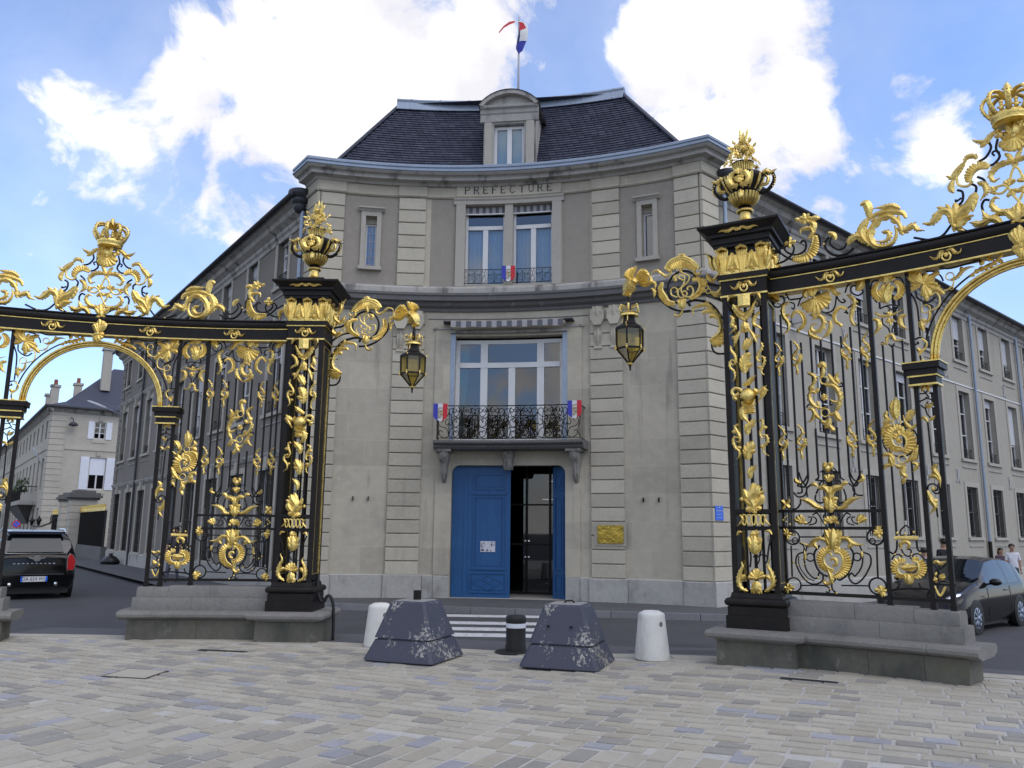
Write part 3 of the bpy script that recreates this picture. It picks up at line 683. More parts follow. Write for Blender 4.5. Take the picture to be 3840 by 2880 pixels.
# balcony
mb = MB(); aprof(mb, -1.74, 2.0, [(-.02, 3.585), (.50, 3.585), (.56, 3.63), (.56, 3.66), (.66, 3.70), (.68, 3.72), (.68, 3.775), (-.02, 3.80)]); build('balcony_slab', mb, M_SOOT, PF)
rl = MB()
for z, hh in ((4.605, .016), (3.83, .010)):
    pts = [A(-1.66, z, 0.0), A(-1.66, z, .60)] + [A(u, z, .60) for u in ugrid(-1.66, 1.92, .4)[1:-1]] + [A(1.92, z, .60), A(1.92, z, .0)]
    rl.sweep(pts, (0, 0, 1), .018, hh, 4)
for u_ in (-1.66, -1.05, -.37, .43, 1.3, 1.92): rl.sweep([A(u_, 3.80, .60), A(u_, 4.61, .60)], (0, 1, 0), .009, .009, 4)
bal = build('balcony_railing', rl, M_IRON, PF)
def scroll2(f, cu, cz, s, mir=1, d=.6, w_=.012):
    """wrought C and S scrolls of one baluster bay, in metres around (cu, cz)"""
    mb = MB(); nr = np.array(f(cu, 0, 1.)) - np.array(f(cu, 0, 0.)); nr /= np.linalg.norm(nr)
    S = [[(-.24, .36), (-.30, .30), (-.24, .24), (-.19, .29), (-.23, .32)], [(-.30, .30), (-.24, .16), (-.08, .12), (0, .26), (-.06, .33), (-.12, .28)],
         [(0, -.34), (-.06, -.16), (-.24, -.10), (-.30, .02), (-.22, .10), (-.16, .04), (-.20, 0)], [(0, -.34), (-.14, -.38), (-.26, -.30), (-.24, -.20), (-.17, -.24)],
         [(0, .26), (0, -.34)], [(-.04, .08), (-.10, 0), (-.05, -.08), (0, -.02)], [(-.33, -.36), (-.28, -.2), (-.33, 0), (-.33, .2), (-.28, .36)]]
    for st in S:
        for q in (1, -1):
            mb.sweep([f(cu + q * x * s, cz + z, d) for x, z in crom(st, 3)], nr, w_, w_ * .8, 4)
    return mb
for i, u_ in enumerate((-1.36, -.71, .03, .87, 1.61)):
    wd = (.30, .34, .40, .43, .31)[i]
    build('scrollwork', scroll2(A, u_, 4.215, wd / .33), M_IRON, bal)
for u_, wd in ((-1.03, .26), (-.36, .28), (.44, .30), (1.26, .26)):
    build('scrollwork', scroll2(A, u_, 4.2, wd / .33, d=.605), M_IRON, bal)
for u_ in (-1.66, 1.92):
    side = MB()
    for q in (.12, .3, .46): side.sweep([A(u_, 3.83, q), A(u_, 4.6, q)], (1, 0, 0), .008, .008, 4)
    build('baluster', side, M_IRON, bal)
for a, b in ((-1.12, -.11), (.11, 1.12)):       # window guard of the upper window
    mb = MB()
    for z in (8.19, 7.83): mb.sweep([A(u_, z, .02) for u_ in ugrid(a, b, .5)], (0, 0, 1), .012, .01, 4)
    g_ = build('window_guard', mb, M_IRON, PF)
    for k_ in range(2):
        mb = scroll2(A, a + (b - a) * (k_ + .5) / 2, 0, .75, d=.02, w_=.006)
        mb.v = [(x, y, 8.01 + z * .46) for x, y, z in mb.v]; build('scrollwork', mb, M_IRON, g_)
# consoles, keystone, bracket pairs: carved stone
def carved(name, u, z0, z1, w0, w1, d0, d1, m=M_TRIM, n=9, seed=1):
    """scrolled console: an S-shaped block with leaf relief"""
    rnd = random.Random(seed); mb = MB(); vs = []; rows = 22; cols_ = 8
    for i in range(rows + 1):
        t = i / rows; z = z1 + (z0 - z1) * t
        wd = w0 + (w1 - w0) * t; d = d0 + (d1 - d0) * (t ** 1.4) + .045 * math.sin(t * PI * 3.2) * (1 - t * .5)
        for k in range(cols_ + 1):
            q = -1 + 2 * k / cols_
            rel = .032 * math.cos(q * PI * 2.5) * (1 if i % 4 < 2 else .4) + rnd.uniform(-.006, .006)
            vs.append(A(u + q * wd / 2 * (1 - .12 * math.cos(t * 12)), z, max(.015, (d + rel) * (1 - .45 * q ** 4))))
        vs.append(A(u + wd / 2, z, -.02)); vs.append(A(u - wd / 2, z, -.02))
    kk = cols_ + 3
    fs = [(i * kk + k, i * kk + (k + 1) % kk, (i + 1) * kk + (k + 1) % kk, (i + 1) * kk + k) for i in range(rows) for k in range(kk)]
    fs.append(tuple(range(kk))); fs.append(tuple(rows * kk + k for k in range(kk))[::-1])
    mb.add(vs, fs); return build(name, mb, m, PF, smooth=True, angle=50)
M_CONS = mat('sooty carved stone', (.27, .255, .235), .88, var=.5, vscale=6, coord='World', bump=.4, bscale=50, stain=[(DIRT, .8, (6, 6, 3), .5, .7)])
carved('balcony_console', -1.50, 2.80, 3.58, .29, .10, .46, .05, M_CONS, seed=2); carved('balcony_console', 1.72, 2.80, 3.58, .29, .10, .46, .05, M_CONS, seed=3)
for u_ in (-1.50, 1.72):
    mb = MB(); abox(mb, u_ - .19, u_ + .19, 3.53, 3.584, -.02, .50); build('console_cap', mb, M_CONS, PF)
carved('keystone', .06, 3.12, 3.58, .30, .22, .26, .14, M_CONS, seed=4)
for u_ in (-2.68, -2.27, 2.27, 2.68):
    carved('wall_bracket', u_, 6.08, 7.07, .33, .15, .16, .05, M_BLOCK, seed=int(u_ * 10))
    mb = MB(); abox(mb, u_ - .10, u_ + .10, 6.03, 6.09, -.02, .09); build('bracket_foot', mb, M_BLOCK, PF)
    mb = MB(); pts = [A(u_ + x, 6.86 + z, .17) for x, z in ((-.16, .12), (.16, .12), (.17, -.1), (.09, -.26), (-.09, -.26), (-.17, -.1))]; pts2 = [A(u_ + x * 1.03, 6.86 + z, .10) for x, z in ((-.16, .12), (.16, .12), (.17, -.1), (.09, -.26), (-.09, -.26), (-.17, -.1))]
    mb.add(pts + pts2, [tuple(range(6))] + [(i, (i + 1) % 6, 6 + (i + 1) % 6, 6 + i) for i in range(6)]); build('bracket_shield', mb, M_BLOCK, PF)

# door: shoulders of the opening, left leaf closed, right leaf folded back
mb = MB()
for s, e in ((-1, -1.32), (1, 1.44)):
    r = .20; ctr = (e - s * r, 3.24 - r); arc = [(ctr[0] + s * r * math.cos(t), ctr[1] + r * math.sin(t)) for t in np.linspace(0, PI / 2, 8)]
    poly = [(e, 3.24)] + [(x, z) for x, z in arc][::-1]
    f0 = [A(x, z, -.001) for x, z in poly]; f1 = [A(x, z, -.28) for x, z in poly]; n = len(poly)
    mb.add(f0 + f1, [tuple(range(n)), tuple(range(n, 2 * n))[::-1]] + [(i, (i + 1) % n, n + (i + 1) % n, n + i) for i in range(n)])
build('door_arch_shoulder', mb, M_STONE, PF, uvf=uvA)
for a, b in ((-1.72, -1.325), (1.445, 1.80)):
    mb = MB(); aprof(mb, a, b, [(-.02, .64), (.04, .641), (.04, 3.55), (-.02, 3.56)]); build('door_surround', mb, M_STONE, PF, uvf=uvA)
def door_leaf(name, f, u0, u1, panels, hand, handle=None):
    mb = MB(); abox(mb, u0, u1, .10, 3.23, -.06, 0, f=f); d_ = build(name, mb, M_DOOR, PF)
    for a, b, c, e in panels:
        for (q0, q1, q2, q3) in ((a, b, c, c + .035), (a, b, e - .035, e), (a, a + .035, c + .035, e - .035), (b - .035, b, c + .035, e - .035)):
            mb = MB(); abox(mb, q0, q1, q2, q3, -.01, .024, f=f); build('panel_moulding', mb, M_DOOR, d_)
        mb = MB(); abox(mb, a + .075, b - .075, c + .075, e - .075, -.01, .014, f=f); build('door_panel', mb, M_DOOR, d_)
    return d_
fD = lambda u, z, d=0.: A(u, z, d - .17)
lf = door_leaf('door_leaf', fD, -1.31, .09, [(-.80, -.05, .78, 2.50), (-.80, -.05, 2.66, 3.05), (-.88, .02, .22, .70)], 1)
nrm = np.array(A(-.4, 0, 1)) - np.array(A(-.4, 0, 0))
mb = MB(); cu, cz, q = -.43, .46, .17     # lozenge in the lower panel
for a, b in (((-.36, 0), (0, q)), ((0, q), (.36, 0)), ((.36, 0), (0, -q)), ((0, -q), (-.36, 0)), ((-.18, q / 2), (.18, -q / 2)), ((.18, q / 2), (-.18, -q / 2))):
    mb.sweep([fD(cu + a[0], cz + a[1], .018), fD(cu + b[0], cz + b[1], .018)], nrm, .012, .012, 4)
build('lozenge_moulding', mb, M_DOOR, lf)
mb = MB(); abox(mb, -1.02, -.94, .12, 3.2, -.02, .02, f=fD); build('hinge_stile', mb, M_DOOR, lf)
for z in (.76, 2.54): mb = MB(); abox(mb, -.84, -.01, z, z + .05, -.02, .03, f=fD); build('door_rail', mb, M_DOOR, lf)
# right leaf, standing open into the passage
P0 = np.array(A(1.43, 0, -.19)[:2]); dirr = np.array(A(1.04, 0, -.42)[:2]) - P0; dirr /= np.linalg.norm(dirr); nn = np.array((dirr[1], -dirr[0]))
if nn @ np.array((0, -1)) < 0: nn = -nn
fO = lambda u, z, d=0.: (P0[0] + dirr[0] * u + nn[0] * d, P0[1] + dirr[1] * u + nn[1] * d, z)
door_leaf('door_leaf', fO, 0, .42, [(.07, .36, .78, 2.50), (.07, .36, 2.66, 3.05), (.07, .36, .22, .70)], -1)
# passage: dark hall, floor slab, glazed inner screen
mb = MB(); a = [A(-1.5, .02, -.285), A(1.9, .02, -.285), A(1.9, .02, -6), A(-1.5, .02, -6)]; b = [(x, y, 3.6) for x, y, _ in a]
mb.add(a + b, [(7, 6, 5, 4), (1, 2, 6, 5), (2, 3, 7, 6), (3, 0, 4, 7)]); build('hall', mb, mat('hall walls', (.05, .048, .045), .8, coord='World'), PF)
mb = MB(); abox(mb, -1.35, 1.46, -.02, .112, -6, .02); build('threshold', mb, M_TRIM, PF)
fS = lambda u, z, d=0.: A(u, z, d - 1.5)
add_window('glazed_screen', PF, fS, -.3, 1.6, .12, 3.4, 0, [(.30, .05, .1, 3.4), (.84, .05, .1, 3.4), (1.25, .05, .1, 3.4)], [(1.35, .05), (2.35, .04)], .05, M_GLASSD, M_IRON)
for (u_, z, wd) in ((.62, 2.55, .3), (.70, 3.05, .2)):
    mb = MB(); abox(mb, u_ - wd / 2, u_ + wd / 2, z, z + .012, -3.2, -3.18); lm = build('tube_lamp', mb, mat('lamp tube', (.8, .8, .75), .5, coord='World'), PF)
_m = bpy.data.materials['lamp tube'].node_tree.nodes['Principled BSDF']; _m.inputs['Emission Color'].default_value = (1, .98, .9, 1); _m.inputs['Emission Strength'].default_value = 1.5
for (u_, z) in ((.28, 1.42), (.36, 1.42), (.28, 1.02), (.36, 1.02)):
    mb = MB(); abox(mb, u_ - .018, u_ + .018, z, z + .035, -1.48, -1.47); build('door_handle', mb, M_CHROME, PF)

# roof: rows of slates on a concave slope with hips, ridge capping, dormer
def ruv(t, u):
    """point on the roof slope: t 0 at the eaves, 1 at the ridge"""
    return A(u, 10.80 + (13.62 - 10.80) * t, -.02 - 1.62 * t)
UL0, UL1, UR0, UR1 = -4.62, -2.98, 4.52, 2.60
mb = MB(); rows = 20; vs = []
us_n = 40
for i in range(rows + 1):
    t = i / rows; a = UL0 + (UL1 - UL0) * t; b = UR0 + (UR1 - UR0) * t
    for k in range(us_n + 1): p = ruv(t, a + (b - a) * k / us_n); vs.append((p[0], p[1], p[2] - .03))
fs = [(i * (us_n + 1) + k, i * (us_n + 1) + k + 1, (i + 1) * (us_n + 1) + k + 1, (i + 1) * (us_n + 1) + k) for i in range(rows) for k in range(us_n)]
mb.add(vs, fs)
# hip ends and back
e0, e1, e2, e3 = ruv(0, UL0), ruv(0, UR0), ruv(1, UR1), ruv(1, UL1)
bL = RL(5.2, 10.6, -.6); bR = RR(5.2, 10.6, -.6); kL = A(UL1, 13.55, -4); kR = A(UR1, 13.55, -4)
mb.add([e0, e3, kL, bL], [(0, 3, 2, 1)]); mb.add([e1, e2, kR, bR], [(0, 1, 2, 3)]); mb.add([e3, e2, kR, kL], [(0, 1, 2, 3)])
roof = build('roof', mb, M_SLATE, PF)
sl = MB(); rows = 30
SM = [mat('slate %d' % i, c, .5, var=.5, vscale=6, coord='World', bump=.25, bscale=50) for i, c in enumerate(((.036, .040, .064), (.046, .050, .078), (.028, .031, .052), (.058, .064, .092)))]
for i in range(rows):
    t0, t1 = i / rows, min(1, (i + 1.25) / rows); tm = i / rows
    a = UL0 + (UL1 - UL0) * tm; b = UR0 + (UR1 - UR0) * tm
    u_ = a - (i % 2) * .09
    while u_ < b:
        v = min(u_ + .178, b); uu = max(u_, a)
        if v - uu > .02 and v < b - .02 and uu > a + .01 and not (abs((uu + v) / 2) < .62 and t0 < .62):
            j = random.uniform(0, .006)
            p = [ruv(t0, uu + .003), ruv(t0, v - .003), ruv(t1, v - .003), ruv(t1, uu + .003)]
            n0 = np.array(A(uu, 0, 1)) - np.array(A(uu, 0, 0))
            lo = [(x + n0[0] * (.022 + j), y + n0[1] * (.022 + j), z + .012) for x, y, z in p[:2]]; hi = [(x, y, z - .004) for x, y, z in p[2:]]
            bt = [(x, y, z - .004) for x, y, z in p[:2]]
            sl.add(lo + hi + bt, [(0, 1, 2, 3), (4, 5, 1, 0)], random.choices(range(4), (5, 4, 3, 1))[0])
        u_ += .181
o = build('slates', sl, SM, roof); o['kind'] = 'stuff'
mb = MB(); us = ugrid(UL1 - .08, UR1 + .06, .3)
aprof(mb, us[0], us[-1], [(-1.43, 13.37), (-1.425, 13.39), (-1.56, 13.66), (-1.54, 13.71), (-1.62, 13.79), (-1.74, 13.79), (-1.80, 13.72), (-1.9, 13.6)]); rc = build('ridge_cap', mb, M_ZINC, roof, smooth=True, angle=40)
for u_ in np.linspace(-2.7, 2.4, 8):
    mb = MB(); aprof(mb, u_ - .02, u_ + .02, [(-1.42, 13.37), (-1.415, 13.395), (-1.55, 13.67), (-1.53, 13.715), (-1.61, 13.80), (-1.74, 13.80)], step=1); build('ridge_strap', mb, M_ZINC, rc)
for p, q in ((e0, e3), (e1, e2)):
    mb = MB(); mb.sweep([(x, y, z + .01) for x, y, z in (p, q)], (0, 0, 1), .085, .06, 6); build('hip_cap', mb, M_SLATE, roof)
# dormer
fd = lambda u, z, d=0.: A(u, z, d)
DM = MB()
wall_grid(DM, -.69, .67, 10.82, 12.62, [(-.42, .38, 10.96, 12.16)], .16, lambda u, z, d=0.: A(u, z, d + .02), 2)
for u_ in (-.69, .67): DM.add([A(u_, 10.82, .02), A(u_, 12.9, .02), A(u_, 12.9, -1.4), A(u_, 10.82, -.3)], [(0, 1, 2, 3)])
dor = build('dormer', DM, M_CORN, PF)
for a, b in ((-.66, -.47), (.43, .64)):
    mb = MB(); abox(mb, a, b, 10.83, 12.2, .02, .06); build('dormer_pilaster', mb, M_TRIM, dor)
mb = MB(); aprof(mb, -.78, .76, [(0, 12.20), (.05, 12.21), (.06, 12.40), (.09, 12.43), (.10, 12.52), (.17, 12.56), (.18, 12.62), (0, 12.63)], step=2); build('dormer_cornice', mb, M_CORN, dor)
def arcp(d, k0, rad, zc, n=14):  # segmental pediment
    return [A(-.01 + rad * math.sin(t), zc + rad * math.cos(t), d) for t in np.linspace(-k0, k0, n)]
rad = (.80 ** 2 + .40 ** 2) / (2 * .40); zc = 13.02 - rad; k0 = math.asin(.80 / rad)
mb = MB(); o1 = arcp(.22, k0, rad, zc); i1 = arcp(.22, k0 * .97, rad - .10, zc); o2 = arcp(-1.2, k0, rad, zc); i2 = arcp(.05, k0 * .97, rad - .10, zc); n = len(o1)
mb.add(o1 + i1, [(k, k + 1, n + k + 1, n + k) for k in range(n - 1)]); mb.add(o1 + o2, [(k, n + k, n + k + 1, k + 1) for k in range(n - 1)]); mb.add(i1 + i2, [(k, k + 1, n + k + 1, n + k) for k in range(n - 1)])
build('pediment', mb, M_CORN, dor)
mb = MB(); mb.add(arcp(.06, k0 * .97, rad - .10, zc) + [A(.7, 12.6, .06), A(-.72, 12.6, .06)], [tuple(range(n + 2))]); build('tympanum', mb, M_CORN, dor)
mb = MB(); mb.add([(x, y, z + .012) for x, y, z in arcp(.25, k0 * 1.02, rad, zc)] + [(x, y, z + .012) for x, y, z in arcp(-1.2, k0 * 1.02, rad, zc)], [(k, n + k, n + k + 1, k + 1) for k in range(n - 1)]); build('pediment_flashing', mb, M_ZINCD, dor)
add_window('window', PF, lambda u, z, d=0.: A(u, z, d), -.42, .38, 10.96, 12.13, -.10, [(-.02, .12, 10.9, 12.13)], [], .075)
mb = MB(); abox(mb, -.45, .42, 10.9, 12.2, -.3, -.19); build('blind', mb, mat('pale blind', (.62, .74, .78), .8, coord='World'), PF)

# rain hoppers and downpipes at the re-entrant corners
for f, s in ((RL, -1), (RR, 1)):
    c = np.array(f(.86, 0, .16)); hp = MB()
    hp.lathe((c[0], c[1], 0), [(.09, 9.76), (.13, 9.80), (.17, 9.86), (.19, 9.94), (.17, 9.97), (.23, 10.02), (.25, 10.10), (.22, 10.13), (.29, 10.18), (.32, 10.26), (.31, 10.33), (.25, 10.36)], 20)
    build('rain_hopper', hp, M_ZINCD, PF, smooth=True, angle=60)
    c = np.array(f(.80, 0, .10)); dp = MB()
    dp.lathe((c[0], c[1], 0), [(.055, 1.55), (.055, 9.8)], 10)
    for z in (2.2, 3.9, 5.6, 7.0, 8.6): dp.lathe((c[0], c[1], z), [(.064, 0), (.064, .06)], 10)
    build('downpipe', dp, M_ZINC, PF, smooth=True, angle=40)
    dp = MB(); dp.lathe((c[0], c[1], 0), [(.07, .05), (.07, 1.55), (.075, 1.56), (.075, 1.62)], 10); build('cast_iron_shoe', dp, M_IRON, PF, smooth=True, angle=40)
for u_ in (-3.67, -3.31, 3.30, 3.66):
    mb = MB(); abox(mb, u_ - .012, u_ + .012, 2.36, 2.46, -.02, .07); build('wall_hook', mb, M_IRON, PF)
# ------------------------------------------------------------------ the two wings
def wing(name, label, f, L, cols_, floors, m, eave_z=10.2, seed=3, rightw=True):
    """f(t, z, d): long wall; cols_: opening starts; floors: (z0, z1, width, kind)"""
    rnd = random.Random(seed)
    W_ = empty(name, (*f(L * .3, 0)[:2], 0), label, 'building')
    ops = []
    for z0, z1, wd, kind in floors:
        for c in cols_: ops.append((c, c + wd, z0, z1))
    mb = MB(); wall_grid(mb, .6, L, -.4, eave_z - .1, ops, .24, f, 3)
    build('wall', mb, m, W_, uvf=lambda v: ((v[0] ** 2 + v[1] ** 2) ** .5, v[2]))
    mb = MB(); mb.add([f(L, -.4), f(L, eave_z), f(L, eave_z, -9), f(L, -.4, -9)], [(0, 1, 2, 3)]); build('end_wall', mb, m, W_, uvf=lambda v: (v[0], v[2]))
    # eaves cornice and roof
    mb = MB(); aprof(mb, .72, L + .3, [(-.02, eave_z - .62), (.03, eave_z - .62), (.04, eave_z - .50), (.09, eave_z - .46), (.10, eave_z - .36), (.26, eave_z - .27), (.30, eave_z - .15), (.42, eave_z - .10), (.44, eave_z - .02), (-.02, eave_z)], f=f, step=50); build('eaves_cornice', mb, M_CORN, W_)
    mb = MB(); mb.add([f(.70, eave_z - .06, .5), f(L + .35, eave_z - .06, .5), f(L + .35, eave_z + 3.0, -4.5), f(.70, eave_z + 3.0, -4.5), f(.70, eave_z + .02, .5), f(L + .35, eave_z + .02, .5), f(L + .35, eave_z + 3.1, -4.5), f(.7, eave_z + 3.1, -4.5)], [(4, 5, 6, 7), (0, 1, 5, 4), (3, 2, 1, 0), (1, 2, 6, 5), (0, 4, 7, 3)]); build('roof', mb, M_SLATE, W_)
    gb = MB(); gb.sweep([f(.7, eave_z - .03, .54), f(L + .35, eave_z - .03, .54)], (0, 0, 1), .07, .06, 8); build('gutter', gb, M_ZINCD, W_, smooth=True)
    for z0, z1, wd, kind in floors:
        for c in cols_:
            o_ = (c, c + wd)
            for a, b, e, g_ in ((c - .17, c, z0 - (.0 if kind != 'top' else 0), z1 + .17), (c + wd, c + wd + .17, z0, z1 + .17), (c, c + wd, z1, z1 + .17)):
                mb = MB(); abox(mb, a, b, e, g_ - .001, -.02, .025, f=f, step=9); build('window_surround', mb, M_TRIM, W_)
            mb = MB(); abox(mb, c - .22, c + wd + .22, z0 - .10, z0, -.22, .07, f=f, step=9); build('window_sill', mb, M_TRIM, W_)
            mb = MB(); abox(mb, c - .15, c + wd + .15, z0 - .32, z0 - .29, -.02, .03, f=f, step=9); build('sill_line', mb, M_CORN, W_)
            cm = c + wd / 2
            gl = add_window('window', W_, f, c, c + wd, z0, z1, -.17, [(cm, .07, z0, z1)], [(z0 + (z1 - z0) * q, .035) for q in ((.36, .68) if kind != 'ground' else (.5,))], .05, M_GLASSD, M_WHITE)
            mb = MB(); a, b = f(c, z0, -.235), f(c + wd, z1, -.235); mb.add([(a[0], a[1], z0), (b[0], b[1], z0), (b[0], b[1], z1), (a[0], a[1], z1)], [(0, 1, 2, 3)]); build('room', mb, M_DARK, W_)
            if kind in ('mid', 'top'):
                drop = rnd.choice((0, 0, .12, .12, .62, .5)) if rightw else rnd.choice((.1, .3, .0))
                if drop: mb = MB(); abox(mb, c + .02, c + wd - .02, z1 - (z1 - z0) * drop, z1 - .02, -.15, -.13, f=f, step=9); build('roller_blind', mb, M_BLIND, W_)
                mb = MB()
                for z in (z0 + .06, z0 + .36): mb.sweep([f(c + .01, z, -.05), f(c + wd - .01, z, -.05)], (0, 0, 1), .012, .012, 4)
                for q in np.linspace(.08, .92, 8): mb.sweep([f(c + wd * q, z0 + .06, -.05), f(c + wd * q, z0 + .36, -.05)], (1, 0, 0), .007, .007, 4)
                mb.sweep([f(c + .05, z0 + .07, -.05), f(c + wd - .05, z0 + .35, -.05)], (1, 0, 0), .008, .008, 4); mb.sweep([f(c + .05, z0 + .35, -.05), f(c + wd - .05, z0 + .07, -.05)], (1, 0, 0), .008, .008, 4)
                build('window_guard', mb, M_IRON, W_)
            else:
                mb = MB()
                for q in np.linspace(.06, .94, 9): mb.sweep([f(c + wd * q, z0, -.04), f(c + wd * q, z1, -.04)], (1, 0, 0), .012, .012, 4)
                for q in (.12, .5, .86): mb.sweep([f(c, z0 + (z1 - z0) * q, -.04), f(c + wd, z0 + (z1 - z0) * q, -.04)], (0, 0, 1), .012, .012, 4)
                build('window_grille', mb, M_IRON, W_)
    return W_
cL_ = np.array(cL[:2]); cR_ = np.array(cR[:2])
FR = lambda t, z, d=0.: (*(cR_ + DR * t + NR * (d - .10)), z)
FL = lambda t, z, d=0.: (*(cL_ + DL * t + NL * (d - .10)), z)
WR = wing('office_wing', 'long pale office wing with three rows of windows on the right street', FR, 33, [2.62 + 2.555 * k for k in range(12)], [(7.92, 9.62, .98, 'top'), (4.36, 6.79, 1.02, 'mid'), (1.64, 3.38, 1.04, 'ground')], M_WINGR, 10.2, 5)
mb = MB(); abox(mb, .65, 33, 7.0, 7.045, -.02, .03, f=FR, step=50); build('string_course', mb, M_WHITE, WR)
for t in (16.95, 22.1, 27.2):
    c = np.array(FR(t, 0, .09)); dp = MB(); dp.lathe((c[0], c[1], 0), [(.05, 1.5), (.05, 9.9)], 8)
    for z in (2.4, 4.4, 7.2, 8.9): dp.lathe((c[0], c[1], z), [(.06, 0), (.06, .05)], 8)
    build('downpipe', dp, M_ZINC, WR, smooth=True, angle=40)
    dp = MB(); dp.lathe((c[0], c[1], 0), [(.065, -.2), (.065, 1.5)], 8); build('cast_iron_shoe', dp, M_IRON, WR, smooth=True, angle=40)
mb = MB(); aprof(mb, .65, 33, [(-.02, -.45), (.05, -.45), (.05, .50), (.03, .53), (-.02, .53)], f=FR, step=50); build('plinth', mb, M_PLINTH, WR)
for t, z in ((6.95, 7.33), (7.05, 3.66), (12.15, 3.7), (14.7, 3.72), (14.45, 7.37), (20.3, 7.35), (19.9, 3.7)):
    mb = MB(); nr = (NR[0], NR[1], 0)
    for q in (1, -1): mb.sweep([FR(t + q * x * .8, z + zz, .03) for x, zz in crom([(-.16, .22), (-.10, .2), (-.03, .05), (.03, -.05), (.10, -.2), (.16, -.22), (.13, -.15)], 3)], nr, .018, .012, 5)
    build('wall_anchor', mb, mat('pale iron anchor', (.42, .42, .44), .6, coord='World'), WR)
# surveillance camera box
mb = MB(); p = np.array(FR(4.1, 7.25, .18)); mb.box(p, (.14, .30, .16), math.radians(40)); build('camera_box', mb, M_WHITE, WR)

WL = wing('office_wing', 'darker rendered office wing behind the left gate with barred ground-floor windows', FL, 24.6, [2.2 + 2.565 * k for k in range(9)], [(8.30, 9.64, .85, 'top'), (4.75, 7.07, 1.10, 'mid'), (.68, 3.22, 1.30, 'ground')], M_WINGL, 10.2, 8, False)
for z in (7.55, 3.65):
    mb = MB(); aprof(mb, .65, 24.65, [(-.02, z - .14), (.03, z - .13), (.09, z - .03), (.10, z + .02), (-.02, z + .03)], f=FL, step=50); build('string_course', mb, M_CORN, WL)
mb = MB(); aprof(mb, .65, 24.62, [(-.02, -.1), (.06, -.1), (.06, .58), (.04, .62), (-.02, .62)], f=FL, step=50); build('plinth', mb, M_PLINTH, WL)
for a, b in ((23.95, 24.64), (15.0, 15.55)):
    for z in np.arange(.64, 9.5, .36):
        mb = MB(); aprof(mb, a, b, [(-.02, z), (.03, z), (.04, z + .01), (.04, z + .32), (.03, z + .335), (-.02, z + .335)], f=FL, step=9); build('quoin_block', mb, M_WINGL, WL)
for t in (19.4,):
    c = np.array(FL(t, 0, .08)); dp = MB(); dp.lathe((c[0], c[1], 0), [(.05, .0), (.05, 9.9)], 8); build('downpipe', dp, M_ZINCD, WL, smooth=True, angle=40)
for k in range(9):
    for z in (7.30, 3.44):
        mb = MB(); abox(mb, 2.2 + 2.565 * k + .42, 2.2 + 2.565 * k + .66, z - .2, z + .12, -.02, .11, f=FL, step=9); build('keystone', mb, M_TRIM, WL)

# ------------------------------------------------------------------ far end of the left street
H0 = np.array((-32.1, 56.2)); GD = np.array((.813, .582)); GN = np.array((.582, -.813))
HG = lambda t, z, d=0.: (*(H0 + GD * t + GN * d), z)
HS = lambda t, z, d=0.: (*(H0 + DL * t + NL * d), z)
HS_L = 46
M_HOUSE = mat('cream house render', (.43, .40, .34), .9, var=.2, vscale=.4, coord='UV', stain=[((.27, .25, .22), .35, (.6, .3, 1), .5, .8)])
HH = empty('town_house', (*H0, 0), 'cream three-storey house with white shutters at the end of the left street', 'building')
ops = [(2.72, 3.47, 7.92, 9.12), (2.62, 3.70, 4.33, 6.58), (7.4, 8.2, 7.92, 9.12), (7.3, 8.4, 4.33, 6.58)]
mb = MB(); wall_grid(mb, 0, 11, -.4, 9.9, ops, .2, HG, 5); build('wall', mb, M_HOUSE, HH, uvf=lambda v: (v[0], v[2]))
sops = []
for t in np.arange(2.0, HS_L - 1, 2.75): sops += [(t, t + 1.0, 7.9, 9.2), (t, t + 1.1, 4.3, 6.5), (t, t + 1.2, .9, 3.0)]
mb = MB(); wall_grid(mb, 0, HS_L, -.4, 9.9, sops, .2, HS, 9); build('wall', mb, M_HOUSE, HH, uvf=lambda v: (v[1], v[2]))
for a, b, c, e in sops:
    mb = MB(); p, q = HS(a, c, -.16), HS(b, e, -.16); mb.add([(p[0], p[1], c), (q[0], q[1], c), (q[0], q[1], e), (p[0], p[1], e)], [(0, 1, 2, 3)]); build('window', mb, M_CARG, HH)
for a, b, c, e in ops:
    big = e < 7
    add_window('window', HH, HG, a, b, c, e, -.12, [((a + b) / 2, .09, c, e)], [] if big else [(c + .42, .05), (c + .82, .05)], .06, M_GLASSD, M_WHITE)
    if big: mb = MB(); abox(mb, a + .05, b - .05, c + 1.02, e, -.11, -.09, f=HG); build('roller_blind', mb, M_SHUT, HH)
    mb = MB(); p, q = HG(a, c, -.19), HG(b, e, -.19); mb.add([(p[0], p[1], c), (q[0], q[1], c), (q[0], q[1], e), (p[0], p[1], e)], [(0, 1, 2, 3)]); build('room', mb, M_DARK, HH)
    sw = .40 if not big else .56
    for u0_, u1_ in ((a - sw, a - .02), (b + .02, b + sw)):
        mb = MB(); abox(mb, u0_, u1_, c - .02, e + .03, .01, .05, f=HG); sh = build('shutter', mb, M_SHUT, HH)
        if big:
            for z in np.arange(c + .12, e - .1, .16): mb = MB(); abox(mb, u0_ + .05, u1_ - .05, z, z + .09, .05, .062, f=HG); build('shutter_slat', mb, M_SHUT, sh)
    mb = MB(); abox(mb, a - .1, b + .1, c - .3, c - .12, -.02, .05, f=HG); build('window_sill', mb, M_HOUSE, HH, uvf=lambda v: (v[0], v[2]))
    mb = MB(); abox(mb, (a + b) / 2 - .12, (a + b) / 2 + .12, e + .10, e + .42, -.02, .08, f=HG); build('keystone', mb, M_TRIM, HH)
mb = MB(); abox(mb, .95, 11, 7.05, 7.2, -.02, .06, f=HG); build('string_course', mb, M_HOUSE, HH, uvf=lambda v: (v[0], v[2]))
